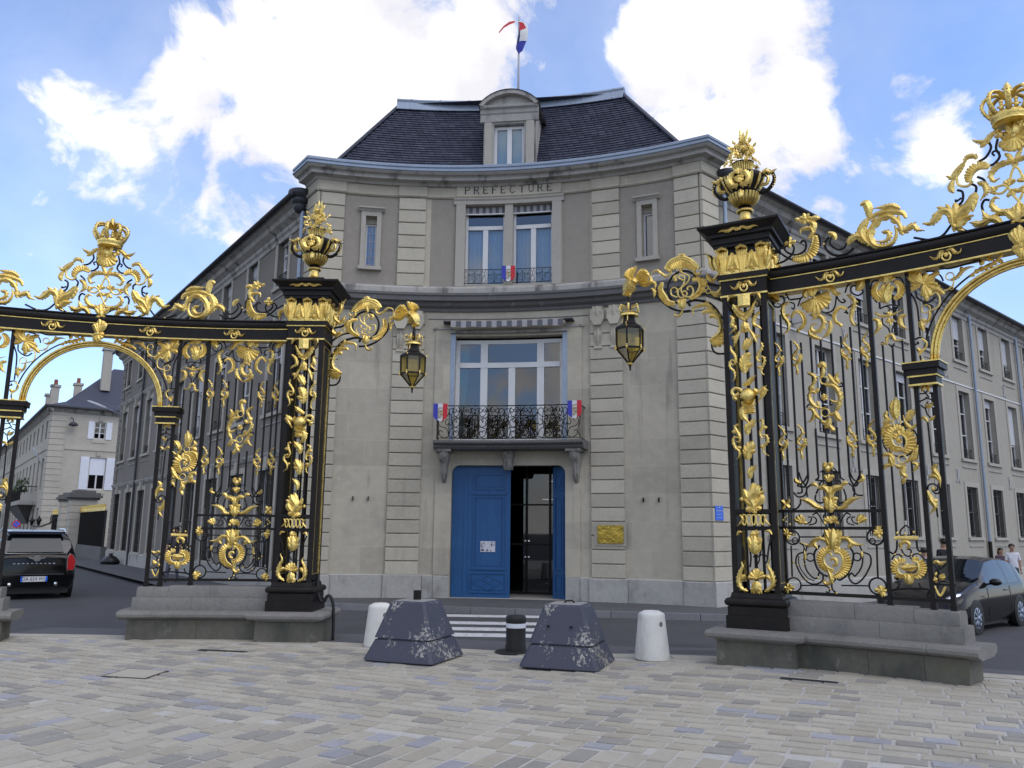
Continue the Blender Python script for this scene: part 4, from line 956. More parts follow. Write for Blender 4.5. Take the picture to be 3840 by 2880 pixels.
mb = MB(); abox(mb, .95, HS_L, 7.05, 7.2, -.02, .06, f=HS, step=99); build('string_course', mb, M_HOUSE, HH, uvf=lambda v: (v[1], v[2]))
for f, w_ in ((HG, .92), (HS, .9)):
    for z in np.arange(.2, 9.5, .42):
        mb = MB(); aprof(mb, -.03, w_, [(-.02, z), (.05, z), (.05, z + .385), (-.02, z + .385)], f=f, step=9); build('quoin_block', mb, M_HOUSE, HH, uvf=lambda v: (v[0], v[2]))
for f, L_ in ((HG, 11), (HS, HS_L)):
    mb = MB(); aprof(mb, -.35, L_, [(-.02, 9.6), (.06, 9.65), (.30, 9.86), (.34, 9.92), (-.02, 9.94)], f=f, step=99); build('eaves_cornice', mb, M_CORN, HH)
    gb = MB(); gb.sweep([f(-.5, 9.98, .5), f(L_, 9.98, .5)], (0, 0, 1), .09, .09, 6); build('gutter', gb, M_ZINCD, HH)
mb = MB(); apx = HG(4.4, 14.0, -5); q0, q1, q2 = HG(-.5, 9.98, .5), HG(11, 9.98, .5), HS(HS_L, 9.98, .5)
kink = lambda p, q, t, dz: tuple(p[i] + (q[i] - p[i]) * t for i in range(2)) + (p[2] + (q[2] - p[2]) * t + dz,)
ap2 = HS(HS_L, 13.6, -5); k0_ = kink(q0, apx, .28, -.55); k1_ = kink(q1, HG(8, 14.0, -5), .28, -.55)
mb.add([q0, q1, k1_, k0_, HG(8, 14.0, -5), apx], [(0, 1, 2, 3), (3, 2, 4, 5)]); mb.add([q0, q2, ap2, apx, k0_], [(4, 3, 2, 1, 0)])
build('roof', mb, M_SLATE, HH)
def chimney(p, z0, z1, w_, m=M_TRIM):
    mb = MB(); mb.box((p[0], p[1], (z0 + z1) / 2), (w_, w_, z1 - z0), .6); c = build('chimney', mb, m, HH)
    mb = MB(); mb.box((p[0], p[1], z1 + .07), (w_ * 1.3, w_ * 1.3, .16), .6); build('chimney_cap', mb, M_CORN, c)
    mb = MB(); mb.lathe((p[0], p[1], z1 + .15), [(.14, 0), (.12, .4)], 8); build('chimney_pot', mb, mat('terracotta', (.22, .07, .05), .8, coord='World'), c)
chimney(HG(3.5, 0, -2.5), 11.8, 14.9, .62); chimney(HG(.1, 0, -1.0), 9.9, 11.5, .5); chimney(HS(8, 0, -.6), 9.9, 11.8, .7); chimney(HG(1.7, 0, -2.4), 11.0, 12.0, .5)
# balcony on the street face
mb = MB(); abox(mb, 4.0, 17, 3.25, 3.55, 0, 1.1, f=HS, step=99); build('balcony', mb, M_CORN, HH)
mb = MB(); vs = [HS(6, 3.25, 0), HS(15, 3.25, 0), HS(15, 3.25, 1.0), HS(6, 3.25, 1.0), HS(8.5, 1.9, 0), HS(13, 1.9, 0)]; mb.add(vs, [(0, 1, 2, 3), (3, 2, 5, 4), (1, 5, 2), (0, 3, 4)]); build('balcony_vault', mb, M_SOOT, HH)
mb = MB()
for t in np.arange(4.1, 17, .3): mb.sweep([HS(t, 3.55, 1.05), HS(t, 4.55, 1.05)], (1, 0, 0), .03, .03, 4)
mb.sweep([HS(4.05, 4.55, 1.05), HS(17, 4.55, 1.05)], (0, 0, 1), .04, .04, 4); mb.sweep([HS(4.05, 4.55, 1.05), HS(4.05, 4.55, 0)], (0, 0, 1), .04, .04, 4)
build('balcony_railing', mb, M_IRON, HH)
M_LEAF = mat('foliage', (.055, .085, .035), .8, var=.5, vscale=8, coord='World')
mb = MB()
rr = random.Random(4)
for i in range(140):
    c = np.array(HS(rr.uniform(4.5, 9), 4.3 + rr.random() ** 2 * .9, rr.uniform(.6, 1.1))); a = rr.random() * 6.3; s = .16
    mb.add([c, c + np.array((math.cos(a) * s, math.sin(a) * s, .1)), c + np.array((math.cos(a + .8) * s, math.sin(a + .8) * s, -.12))], [(0, 1, 2)])
o = build('balcony_plants', mb, M_LEAF, loc=HS(6.5, 3.56, .85)); tag(o, 'leafy pot plants trailing over the far house balcony', 'plants')
# spotlight on the gable
o = empty('wall_lamp', HG(1.3, 9.0, .3), 'round dark floodlight high on the gable of the cream house', 'lamp')
mb = MB(); mb.lathe(HG(1.3, 8.75, .45), [(.02, .2), (.2, .16), (.3, .02), (.28, -.06), (.1, -.1)], 12); build('lamp_head', mb, M_ZINCD, o, smooth=True)
mb = MB(); mb.sweep([HG(1.2, 9.3, .0), HG(1.25, 9.2, .4), HG(1.3, 8.9, .45)], (1, 0, 0), .04, .04, 6); build('bracket', mb, M_ZINCD, o)
# neighbouring building across the street end, far left
NB = empty('corner_house', (-52, 78, 0), 'pale building with dark shop windows at the far left edge', 'building')
mb = MB(); mb.box((-58, 74, 3.6), (9, 9, 7.6), .62); build('wall', mb, M_HOUSE, NB, uvf=lambda v: (v[0], v[2]))
for k in range(3):
    for z in (1.5, 4.8):
        mb = MB(); mb.box((-53.6 + .6 * k - 2.0, 70.5 + .45 * k * 2 - 1.0, z), (1.2, .3, 2.0), .62); build('window', mb, M_CARG, NB)

# courtyard railings and gate piers between wing and house
CF = lambda t, z, d=0.: (*(PL + DL * t + NL * d), z)
def railing(t0, t1, label):
    o = empty('courtyard_railing', (*CF((t0 + t1) / 2, 0)[:2], 0), label, 'railing', 'courtyard railings')
    mb = MB(); abox(mb, t0, t1, .75, 2.5, -.05, 0, f=CF, step=99); build('backing_sheet', mb, mat('dark railing sheet', (.018, .018, .02), .7, coord='World'), o)
    mb = MB(); abox(mb, t0, t1, -.1, .75, -.2, .1, f=CF, step=99); build('dwarf_wall', mb, M_SOOT, o)
    for t in np.arange(t0 + .1, t1, .22): mb = MB(); mb.sweep([CF(t, .75, .04), CF(t, 2.52, .04)], (1, 0, 0), .02, .02, 4); build('bar', mb, M_IRON, o)
    mb = MB()
    for t in np.arange(t0 + .1, t1, .22): mb.sweep([CF(t, 2.5, .04), CF(t + .05, 2.65, .04), CF(t, 2.82, .04)], (NL[0], NL[1], 0), np.array((.07, .08, .01)), .03, 5)
    mb.sweep([CF(t0, 2.52, .04), CF(t1, 2.52, .04)], (0, 0, 1), .04, .05, 4)
    build('gilded_cresting', mb, M_GOLD, o)
railing(25.3, 33.0, 'dark courtyard railing with gilded cresting beside the left wing'); railing(38.4, 45.0, 'dark courtyard railing with gilded cresting beside the cream house')
def gpier(t, w_, label):
    o = empty('gate_pier', (*CF(t, 0)[:2], 0), label, 'pier', 'courtyard gate piers')
    mb = MB(); abox(mb, t - w_ / 2, t + w_ / 2, -.1, 3.25, -w_ * .6, w_ * .4, f=CF, step=9); build('shaft', mb, M_HOUSE, o, uvf=lambda v: (v[0], v[2]))
    for z in np.arange(.5, 3, .4): mb = MB(); abox(mb, t - w_ / 2 - .03, t + w_ / 2 + .03, z, z + .36, -w_ * .6, w_ * .4 + .03, f=CF, step=9); build('stone_course', mb, M_HOUSE, o, uvf=lambda v: (v[0], v[2]))
    for z0, z1, e in ((3.2, 3.32, .1), (3.32, 3.46, .22), (3.46, 3.6, .12), (3.6, 3.74, -.1)):
        mb = MB(); abox(mb, t - w_ / 2 - e, t + w_ / 2 + e, z0, z1 - .001, -w_ * .6 - e, w_ * .4 + e, f=CF, step=9); build('cap_stone', mb, M_SOOT, o)
gpier(33.7, 1.3, 'stone gate pier with a heavy dark cap beside the nearer courtyard railing'); gpier(37.7, 1.2, 'stone gate pier with a dark cap beside the farther courtyard railing')
# bracket with two small lanterns
o = empty('pier_lanterns', CF(35.2, 2.6, 1), 'wrought bracket carrying two small dark lanterns on a courtyard gate pier', 'lantern')
mb = MB(); mb.sweep([CF(34.3, 2.3, 1.0), CF(35.5, 1.9, 1.2), CF(37.5, 1.7, 1.4), CF(41, 1.7, 1.5)], (0, 0, 1), .05, .05, 6); mb.sweep([CF(35.6, 2.0, 1.2), CF(35.2, 2.35, 1.2), CF(34.7, 2.2, 1.2), CF(34.9, 2.05, 1.2)], (1, 0, 0), .03, .03, 6); build('bracket', mb, M_IRON, o)
for t in (38.2, 42.0):
    p = CF(t, 1.75, 1.5); mb = MB(); mb.lathe(p, [(.06, 0), (.13, .27), (.18, .30), (.16, .35), (.06, .48), (.03, .52), (.05, .55), (.01, .6)], 8); build('lantern_head', mb, M_IRON, o)
# road sign
sp = np.array((-33.6, 56.0)); o = empty('road_sign', (*sp, 0), 'round no-parking sign over a white plate on a pole in the left street', 'road sign')
vd = Vector((-sp[0], -sp[1], 0)).normalized(); rt_ = Vector((-vd.y, vd.x, 0))
def disk(name, c, r, m, off_, n=20):
    mb = MB(); mb.add([tuple(Vector(c) + vd * off_ + rt_ * r * math.cos(t) + Vector((0, 0, r * math.sin(t)))) for t in np.linspace(0, 2 * PI, n, endpoint=False)], [tuple(range(n))]); return build(name, mb, m, o)
mb = MB(); mb.lathe((sp[0], sp[1], 0), [(.035, 0), (.035, 2.2)], 8); build('pole', mb, M_ZINC, o)
c = (sp[0], sp[1], 1.84); disk('red_rim', c, .25, M_RED, .05); disk('blue_face', c, .185, M_SIGN, .056)
for sg in (1,):
    mb = MB(); p = Vector(c) + vd * .06; mb.sweep([p + rt_ * -.16 + Vector((0, 0, .16)), p + rt_ * .16 + Vector((0, 0, -.16))], vd, .03, .002, 4); build('red_slash', mb, M_RED, o)
for z0, z1, w_ in ((1.0, 1.5, .34), (.62, .98, .12)):
    mb = MB(); p = Vector((sp[0], sp[1], 0)) + vd * .05; q = [p - rt_ * w_, p + rt_ * w_]; mb.add([(*q[0][:2], z0), (*q[1][:2], z0), (*q[1][:2], z1), (*q[0][:2], z1)], [(0, 1, 2, 3)]); build('plate', mb, M_SHUT, o)
# cobra-head street lights on wall arms
def streetlight(px, py, Y, arm_to, label):
    u_ = (px - 1920) / 3040; v_ = -(py - 1440) / 3040
    a = u_ * math.cos(ROLL) - v_ * math.sin(ROLL); b = u_ * math.sin(ROLL) + v_ * math.cos(ROLL); dy = math.cos(PITCH) - b * math.sin(PITCH); t = Y / dy
    h = Vector((a * t, Y, EYE + (math.sin(PITCH) + b * math.cos(PITCH)) * t)); e = Vector(arm_to)
    o = empty('street_light', h, label, 'street light', 'street lights on wall arms')
    d = (e - h); L_ = d.length; d = d.normalized(); hl = .95
    mb = MB(); mb.sweep([h + d * hl * q for q in (0, .15, .5, .85, 1)], (0, 0, 1), np.array((.05, .13, .17, .13, .05)), np.array((.02, .06, .08, .07, .04)), 8); build('lamp_head', mb, M_SHUT, o, smooth=True)
    mb = MB(); mb.sweep([h + d * hl * .9, e], (0, 0, 1), .03, .03, 6); build('arm', mb, M_ZINC, o)
streetlight(328, 1503, 38.5, FL(24.3, 7.1, 0), 'pale street light head on an arm from the left wing corner')
streetlight(124, 1676, 58, HS(3.0, 6.0, 0), 'pale street light head on an arm from the cream house')
# ornament strokes: type, width mm, then (along, up) pairs in mm on the gate surface
ORN={'valance':[('f',59,702,4538,513,4476,537,4419,584,4364,653,4306,722,4320,783,4372,837,4393,875,4434,900,4487,892,4565),('g',58,659,4565,618,4659,539,4720),('g',57,668,4563,655,4662,669,4747),('g',53,677,4571,709,4663,749,4724),('g',43,595,4556,570,4608,608,4641,643,4606),('g',48,781,4661,904,4630,962,4553,1023,4543),('a',57,651,4258,734,4303,792,4228,769,4137,695,4090,635,4136,656,4190,701,4194),('a',47,608,4130,618,4071,674,4026,752,3988),('a',47,867,4217,871,4141,836,4061,761,3996),('a',53,383,4534,307,4501,284,4426,299,4346,350,4251,341,4155,279,4115),('g',34,374,4365,309,4349),('c',46,473,4148,531,4208,535,4284,502,4356,449,4383,400,4322),('g',33,465,4168,475,4109),('a',51,1091,4513,1149,4474,1179,4404,1138,4289,1123,4198,1153,4119,1183,4119),('c',45,990,4152,941,4207,946,4291,1003,4357,1071,4328),('g',33,987,4162,1001,4113),('a',78,254,4568,191,4617,137,4674),('a',84,1210,4544,1252,4606,1295,4674)],
'valance_iron':[('k',21,384,4568,531,4565),('k',20,167,4511,241,4491,309,4550,294,4621,248,4638),('k',20,250,4682,324,4666,375,4570),('k',19,1067,4550,1107,4642,1178,4667,1229,4639),('k',19,1227,4620,1149,4616,1145,4541,1219,4490,1281,4526,1242,4580),('k',19,961,4535,983,4474,1025,4429,1065,4442,1036,4475),('k',19,480,4466,522,4567,578,4587),('k',19,825,4328,887,4337,935,4396,960,4525),('k',17,383,4534,436,4502,424,4435,397,4459),('k',17,316,4314,387,4265),('k',17,1061,4320,1085,4279,1043,4304),('k',17,1071,4337,1197,4419)],
'drop':[('a',32,401,3984,439,3927,450,3878,409,3820,399,3769,434,3741,463,3776,437,3812,414,3791),('a',32,474,3822,466,3747,426,3685,436,3618,454,3606),('g',28,386,3694,432,3699),('g',24,434,3575,423,3619)],
'medallion':[('g',56,680,3644,743,3665,783,3609),('g',42,755,3645,740,3549,697,3488),('r',20,753,3459,801,3455),('a',43,551,3578,612,3543,645,3493,604,3404,565,3342),('a',42,927,3534,898,3477,937,3400),('a',40,805,3533,861,3435,918,3374),('a',59,762,3394,849,3386,906,3325,935,3231,914,3170,854,3175,813,3206),('g',45,935,3231,911,3125,864,3047),('a',58,864,3056,886,2982,930,2933),('a',48,652,3303,582,3327,561,3264,584,3188,642,3128,711,3104,755,3119),('g',58,613,3408,565,3338),('g',38,682,3365,634,3304),('g',29,655,3201,677,3125),('q',38,745,3244,790,3240),('a',44,527,3118,588,3104,611,3038,572,2967,526,2943),('a',42,588,3114,636,3018,686,2969),('r',19,743,3047,793,3043),('g',42,685,2951,744,2919,791,2980),('a',55,791,2980,769,2899,732,2856),('g',41,777,2899,825,2823,791,2839),('g',30,792,3007,855,3038)],
'medallion_iron':[('k',18,518,3128,538,3164,591,3160),('k',18,909,3366,969,3369,954,3407,927,3392),('k',18,773,3430,699,3363,684,3253,723,3158),('k',16,813,3206,800,3143,835,3149)],
'bud':[('o',49,733,2353),('g',36,685,2345,697,2408,724,2416),('g',35,780,2342,779,2404,750,2419),('q',36,762,2410,788,2409),('g',44,728,2193,706,2247,672,2257),('g',44,728,2193,738,2290),('g',44,728,2193,765,2245,808,2253),('a',59,603,2116,673,2123,721,2069,742,1989),('a',58,902,2122,817,2111,772,2073,742,1989),('a',79,743,1981,742,2060,758,2121),('g',41,519,2158,563,2166,596,2134),('g',40,956,2169,913,2166,868,2119),('a',42,648,1987,691,1986,700,1924,659,1885),('a',42,835,1980,788,1980,776,1924,821,1884),('a',118,736,1815,737,1898,743,1977),('a',55,658,1863,574,1890,507,1940,439,1972,378,1986),('a',54,815,1862,887,1874,933,1930,1010,1977,1094,1993),('f',49,198,1921,152,1975,254,1974,151,1867,240,1871),('g',36,330,2248,346,2203,406,2183),('g',35,1120,2269,1133,2208,1073,2183)],
'bud_iron':[('k',16,632,2311,675,2319,707,2269),('k',16,845,2296,798,2359,770,2325),('k',18,574,2215,703,2202),('k',18,661,2212,624,2169,630,2124),('k',18,848,2207,879,2162,868,2119),('k',20,621,2285,610,2241,574,2215),('k',19,872,2321,876,2242,916,2205),('k',20,467,2011,464,2110,519,2162),('k',19,1012,2003,1026,2098,964,2169),('k',20,569,2036,561,1974,610,1934,663,1951,648,1991),('k',20,573,2045,603,2107),('k',19,922,2030,918,1969,866,1931,825,1949),('k',19,901,2101,921,2022),('k',20,378,2319,408,2219,464,2119,433,2030,353,2013,303,2068),('k',20,491,2298,434,2200,352,2157,403,2129,400,2066,338,2058),('k',19,981,2317,1017,2220,1065,2184),('k',19,1115,2312,1066,2201,1010,2107,1047,2028,1121,2018),('k',20,376,1941,387,1977),('k',20,385,1937,337,1874,275,1857)],
'frieze':[('f',44,398,1696,295,1740,332,1776,377,1794,411,1767),('g',35,398,1696,337,1687),('g',32,407,1696,450,1687),('f',52,734,1697,656,1749,687,1775,734,1775,780,1775,809,1753),('g',31,649,1705,673,1670),('g',31,818,1706,791,1671),('f',43,1051,1697,1152,1740,1122,1778,1081,1791,1055,1761),('o',14,162,1727),('o',13,181,1754),('o',13,209,1772),('o',13,196,1705),('o',13,239,1673)],
'frieze_iron':[('k',16,463,1763,501,1758,486,1705,423,1674),('k',16,515,1771,557,1740,545,1688,466,1665),('k',16,516,1789,569,1811,609,1758,639,1688),('k',15,1014,1762,976,1757,985,1706,1041,1676),('k',15,964,1770,921,1740,926,1689,999,1667),('k',16,965,1787,917,1809,872,1758,834,1688),('k',16,680,1802,644,1775,659,1732),('k',16,807,1801,839,1775,820,1732)],
'cartouche':[('a',164,736,1377,743,1489,754,1610),('g',52,681,1376,718,1437),('g',52,782,1378,761,1437),('a',47,654,1488,586,1504,516,1468,461,1415,368,1448),('g',40,534,1486,523,1433,558,1382),('a',46,823,1507,907,1508,962,1458,1018,1437,1087,1439),('g',39,914,1491,948,1440,908,1389),('c',90,722,1141,669,1160,629,1211,625,1279,662,1341,714,1359),('t',26,726,1132,669,1159,628,1211,625,1279,662,1332,696,1333,723,1303),('c',98,731,1069,800,1122,838,1200,843,1276,813,1335,755,1343),('t',20,730,1064,800,1122,837,1200,841,1276,813,1330,754,1326),('a',46,663,1134,689,1067,693,999,641,963,609,991,639,1014),('g',34,716,1175,763,1197,762,1253,721,1265,699,1238),('f',41,202,1553,161,1624,202,1633,255,1553,231,1517,194,1481,154,1561),('f',40,178,891,126,906,133,854,162,821,220,858,257,899,220,936,177,956),('f',46,1265,1575,1262,1655,1302,1651,1323,1609,1320,1567,1269,1512,1208,1570,1223,1617),('f',45,1261,920,1241,977,1302,951,1315,907,1287,848,1255,838,1211,893,1182,924),('g',26,397,1352,402,1265,374,1238),('g',25,1063,1366,1065,1282),('o',12,543,1036),('o',12,397,1009),('o',12,306,1175),('o',12,380,1186),('o',14,260,1209),('o',14,277,1545),('o',15,679,905),('o',15,747,858)],
'cartouche_iron':[('k',23,582,1421,517,1337,512,1242,533,1156,588,1080,654,1053),('k',22,910,1427,963,1347,957,1254,917,1143,863,1065,794,1016,762,1032),('k',19,397,1335,317,1307,286,1218,308,1131,363,1029,437,963,522,958,592,1003,597,1081,555,1088,544,1053),('k',18,435,1414,405,1326,390,1204,419,1100,492,1025,543,1036),('k',12,325,1289,320,1202,350,1115,423,1023,498,991),('k',19,1070,1350,1149,1318,1159,1235,1130,1159,1067,1056,990,986,933,992,896,1058,931,1101,962,1069),('k',17,1042,1425,1069,1341,1062,1223,1023,1130,962,1061),('R',19,462,1275,510,1276),('R',19,1005,1293,1050,1294),('R',21,262,1509,345,1510),('R',21,250,938,333,941),('R',24,1226,1529,1318,1530),('R',24,1216,963,1311,968),('R',16,291,1474,326,1474),('R',17,1190,1478,1222,1478),('k',21,668,1592,631,1531,660,1453),('k',21,829,1593,858,1533,820,1456),('k',18,354,1519,630,1522),('k',17,850,1525,1116,1527),('k',19,239,1411,233,1033),('k',20,1235,1432,1223,1066),('k',17,332,932,589,943,663,913,651,853,627,877),('k',19,754,1035,699,965,704,898,751,858),('k',17,807,953,1120,963),('k',16,342,1448,392,1405,388,1335)],
'shell_shield':[('c',73,1507,4394,1452,4450,1445,4534,1478,4593),('c',76,1639,4379,1683,4426,1689,4507,1652,4573),('t',22,1506,4385,1452,4445,1443,4534,1470,4599),('t',22,1634,4371,1685,4421,1693,4506,1656,4577),('a',135,1548,4332,1539,4443,1589,4562),('a',155,1541,4590,1558,4716,1542,4849),('g',42,1546,4663,1490,4702,1424,4733),('g',42,1563,4669,1610,4623,1668,4629),('g',55,1557,4707,1626,4730,1684,4727)],
'shell_shield_iron':[('k',18,1469,4641,1401,4635,1378,4546,1388,4443,1433,4361),('k',18,1636,4645,1717,4620,1752,4540,1755,4458,1698,4351)],
'tendrils':[('a',31,1400,4237,1456,4192,1545,4168,1638,4189,1721,4220),('f',32,1569,4092,1525,4117,1552,4140,1600,4127,1619,4102,1567,4056),('a',51,1370,4160,1427,4132,1438,4049,1382,3966),('a',50,1757,4151,1690,4126,1692,4036,1753,3977),('a',39,1440,3831,1506,3840,1528,3917,1582,3927,1614,3860,1687,3845),('f',39,1579,4172,1549,4222,1582,4225)],
'tendrils_iron':[('k',16,1461,4278,1529,4298,1577,4263,1540,4205,1499,4221),('k',16,1668,4279,1596,4305,1529,4298),('k',16,1668,4279,1623,4219,1585,4261),('k',16,1479,4161,1482,4087,1536,4025,1556,3958),('k',16,1651,4151,1647,4088,1594,4034,1577,3964),('k',16,1409,4245,1440,4203),('k',16,1530,3827,1568,3782,1596,3827)],
'swirl':[('c',102,1588,2571,1518,2592,1490,2654,1494,2714,1530,2768,1587,2785),('t',22,1592,2567,1514,2594,1489,2663,1496,2723,1530,2768,1591,2785),('c',114,1612,2523,1645,2593,1650,2661,1614,2710,1566,2709,1540,2677),('t',20,1608,2519,1646,2593,1650,2661,1614,2710,1566,2709,1540,2677),('q',39,1570,2649,1609,2647),('a',95,1560,2908,1548,3022,1569,3151),('r',17,1561,2869,1605,2866),('a',37,1776,2831,1714,2789,1656,2857,1638,2936),('a',68,1681,2873,1709,2939,1761,2995),('a',43,1458,3012,1438,2953,1475,2906),('g',52,1407,2859,1458,2890,1507,2895),('a',52,1502,2835,1419,2806,1381,2713),('r',19,1590,2430,1638,2428),('a',45,1380,2462,1406,2495,1469,2475,1505,2405),('a',60,1453,2467,1477,2355),('g',39,1470,2364,1405,2362,1374,2320),('a',59,1774,2585,1722,2470,1646,2394),('g',33,1756,2452,1710,2412),('a',39,1693,2388,1745,2352,1701,2286),('g',42,1509,2362,1563,2338,1625,2365),('a',56,1604,2349,1582,2266,1629,2214),('g',39,1602,2214,1565,2140)],
'swirl_iron':[('R',20,1578,2653,1770,2640),('k',17,1605,2810,1698,2777,1756,2722),('k',17,1568,1668,1505,1602,1509,1548,1544,1557),('k',17,1568,1668,1637,1603,1610,1549,1579,1557),('k',20,1462,1494,1451,1395,1416,1341,1374,1360),('k',20,1671,1497,1676,1400,1711,1360),('k',17,1498,1396,1532,1331,1585,1316,1605,1382,1560,1397),('k',17,1520,1266,1478,1330,1422,1320,1387,1270),('k',17,1584,1300,1635,1269),('k',16,1743,1280,1687,1343,1625,1333,1622,1301),('k',23,1378,853,1391,931,1741,957,1735,873),('k',20,1455,1011,1436,961,1387,926),('k',20,1663,1020,1682,973,1737,952)],
'winged_cartouche':[('t',28,1436,1514,1692,1518),('t',20,1445,1531,1697,1536),('g',38,1498,1396,1502,1453,1558,1483,1595,1447,1564,1397),('c',85,1504,1102,1463,1125,1450,1182,1474,1231,1526,1245),('t',21,1504,1098,1461,1123,1448,1182,1475,1233,1530,1241),('c',85,1616,1103,1659,1129,1679,1190,1665,1250,1619,1260),('t',21,1612,1099,1662,1129,1681,1190,1666,1254,1616,1259),('a',65,1475,1191,1568,1186,1665,1205),('g',33,1548,1234,1562,1153),('a',89,1558,1000,1559,1056,1559,1113),('o',18,1475,1577),('o',16,1561,1569),('o',18,1655,1587),('o',13,1431,1333),('o',13,1513,1331),('o',13,1610,1337),('o',13,1702,1350)],
'post_lattice':[('g',29,1855,3208,1881,3248,1905,3254),('g',29,1940,3199,1927,3238,1905,3254),('g',39,1890,3051,1919,3023,1969,3069),('g',30,1815,2879,1863,2896,1898,2842),('g',30,1987,2907,1939,2877,1929,2853),('a',56,1956,2358,1921,2294,1971,2202,1974,2095),('a',43,1858,2214,1927,2220,1967,2161),('o',26,1897,2077),('a',53,1831,2058,1861,1959,1900,1877,1849,1804),('g',39,1868,1950,1935,1933),('g',30,1823,1247,1862,1264,1897,1245,1935,1254,1966,1271),('g',42,1833,1131,1858,1117),('g',50,1812,1055,1862,1069),('g',42,1933,1131,1900,1087,1945,1097),('t',22,1826,993,1851,927,1877,889,1911,938,1937,994)],
'post_lattice_iron':[('k',15,1830,3184,1885,3187,1927,3234,1898,3263,1872,3223,1927,3132),('k',15,1984,3168,1931,3182),('k',16,1823,3092,1887,3119,1912,3134),('k',16,1985,3084,1926,3116,1889,3136),('k',16,1908,3083,1880,3018,1897,2931,1939,2885),('k',16,1835,3048,1871,3010,1897,3042),('k',19,1891,2856,1902,2295),('k',17,1831,2066,1843,2115,1890,2134,1937,2104,1922,2056,1881,2073),('k',17,1977,2087,1958,2038,1911,2023,1880,2061),('k',19,1908,1885,1914,1756),('k',15,1830,1243,1876,1165,1885,1086,1821,1020),('k',15,1964,1247,1916,1198,1862,1164,1889,1134),('k',15,1963,1042,1904,1048,1865,1022,1853,958,1878,897),('k',15,1917,1025,1920,962,1878,897),('k',20,1813,1020,2041,1011)],
'spandrel':[('a',97,1959,4490,1876,4570,1821,4699),('g',53,1951,4500,1926,4586,1939,4656),('g',53,1942,4484,1850,4548,1784,4634),('a',62,1934,4486,1853,4466,1834,4434),('f',55,1975,4496,2024,4611,2085,4580,2157,4600,2095,4516,2121,4448,2182,4322,2101,4382,2033,4324,1983,4280,1947,4340),('g',38,2145,4444,2119,4413,2161,4361),('t',16,2147,4373,2216,4368,2281,4407,2302,4472),('r',16,2261,4525,2305,4516),('a',40,2256,4473,2335,4500,2401,4564,2463,4585,2519,4581),('g',38,2400,4556,2382,4612),('r',10,2268,4383,2289,4379),('a',51,2468,4467,2556,4530,2639,4545,2714,4570,2776,4615,2868,4715),('a',42,2592,4694,2651,4688,2683,4629,2732,4608),('g',39,2624,4634,2583,4584),('g',38,2761,4610,2815,4563),('t',16,2054,4337,2099,4360,2133,4296,2117,4193,2024,4153),('r',16,1975,4184,2022,4176),('a',30,2016,4150,2002,4065,1952,3977),('a',50,1973,4043,1917,4035,1932,3918),('t',20,1902,3835,1953,3784,1941,3725,1881,3663,1863,3639),('g',36,1846,3729,1875,3690,1932,3708),('g',30,1875,3577,1927,3548)],
'spandrel_iron':[('k',19,1987,4659,2093,4686,2237,4627,2406,4633,2574,4655,2577,4689,2551,4691),('k',19,2575,4672,2584,4601),('k',19,2010,4641,2096,4622,2161,4555,2183,4489),('k',20,1824,4408,1871,4283,1885,4147,1885,3873),('k',20,1878,4434,1895,4332,2005,4263,2084,4314),('k',20,1830,3837,1880,3856,1925,3832),('k',18,1818,3777,1863,3788,1844,3809),('k',18,1868,3648,1875,3586,1927,3548)],
'keystone':[('f',74,2968,4669,2881,4861,2920,4893,2976,4920,3019,4848,3057,4830),('f',66,2969,4685,2871,4659,2891,4604,2929,4552,2977,4532,3014,4556,3041,4616),('g',74,2964,4661,2949,4539),('a',100,2944,4954,2966,5050,2976,5158),('g',58,2932,4983,2888,5055,2835,5114),('g',58,2944,4963,3001,5032,3057,5100),('g',50,2929,4950,2892,4977),('g',50,2964,4948,3035,4945)],
'rail_badge':[('t',19,2255,4862,2236,4814,2263,4767,2310,4765,2332,4809,2313,4857),('a',35,2272,4876,2225,4879,2198,4823,2150,4811,2109,4848),('a',35,2288,4881,2343,4886,2384,4831,2430,4829,2448,4864),('g',35,2282,4803,2283,4865),('g',23,2269,4833,2255,4862),('g',23,2291,4827,2309,4858)],
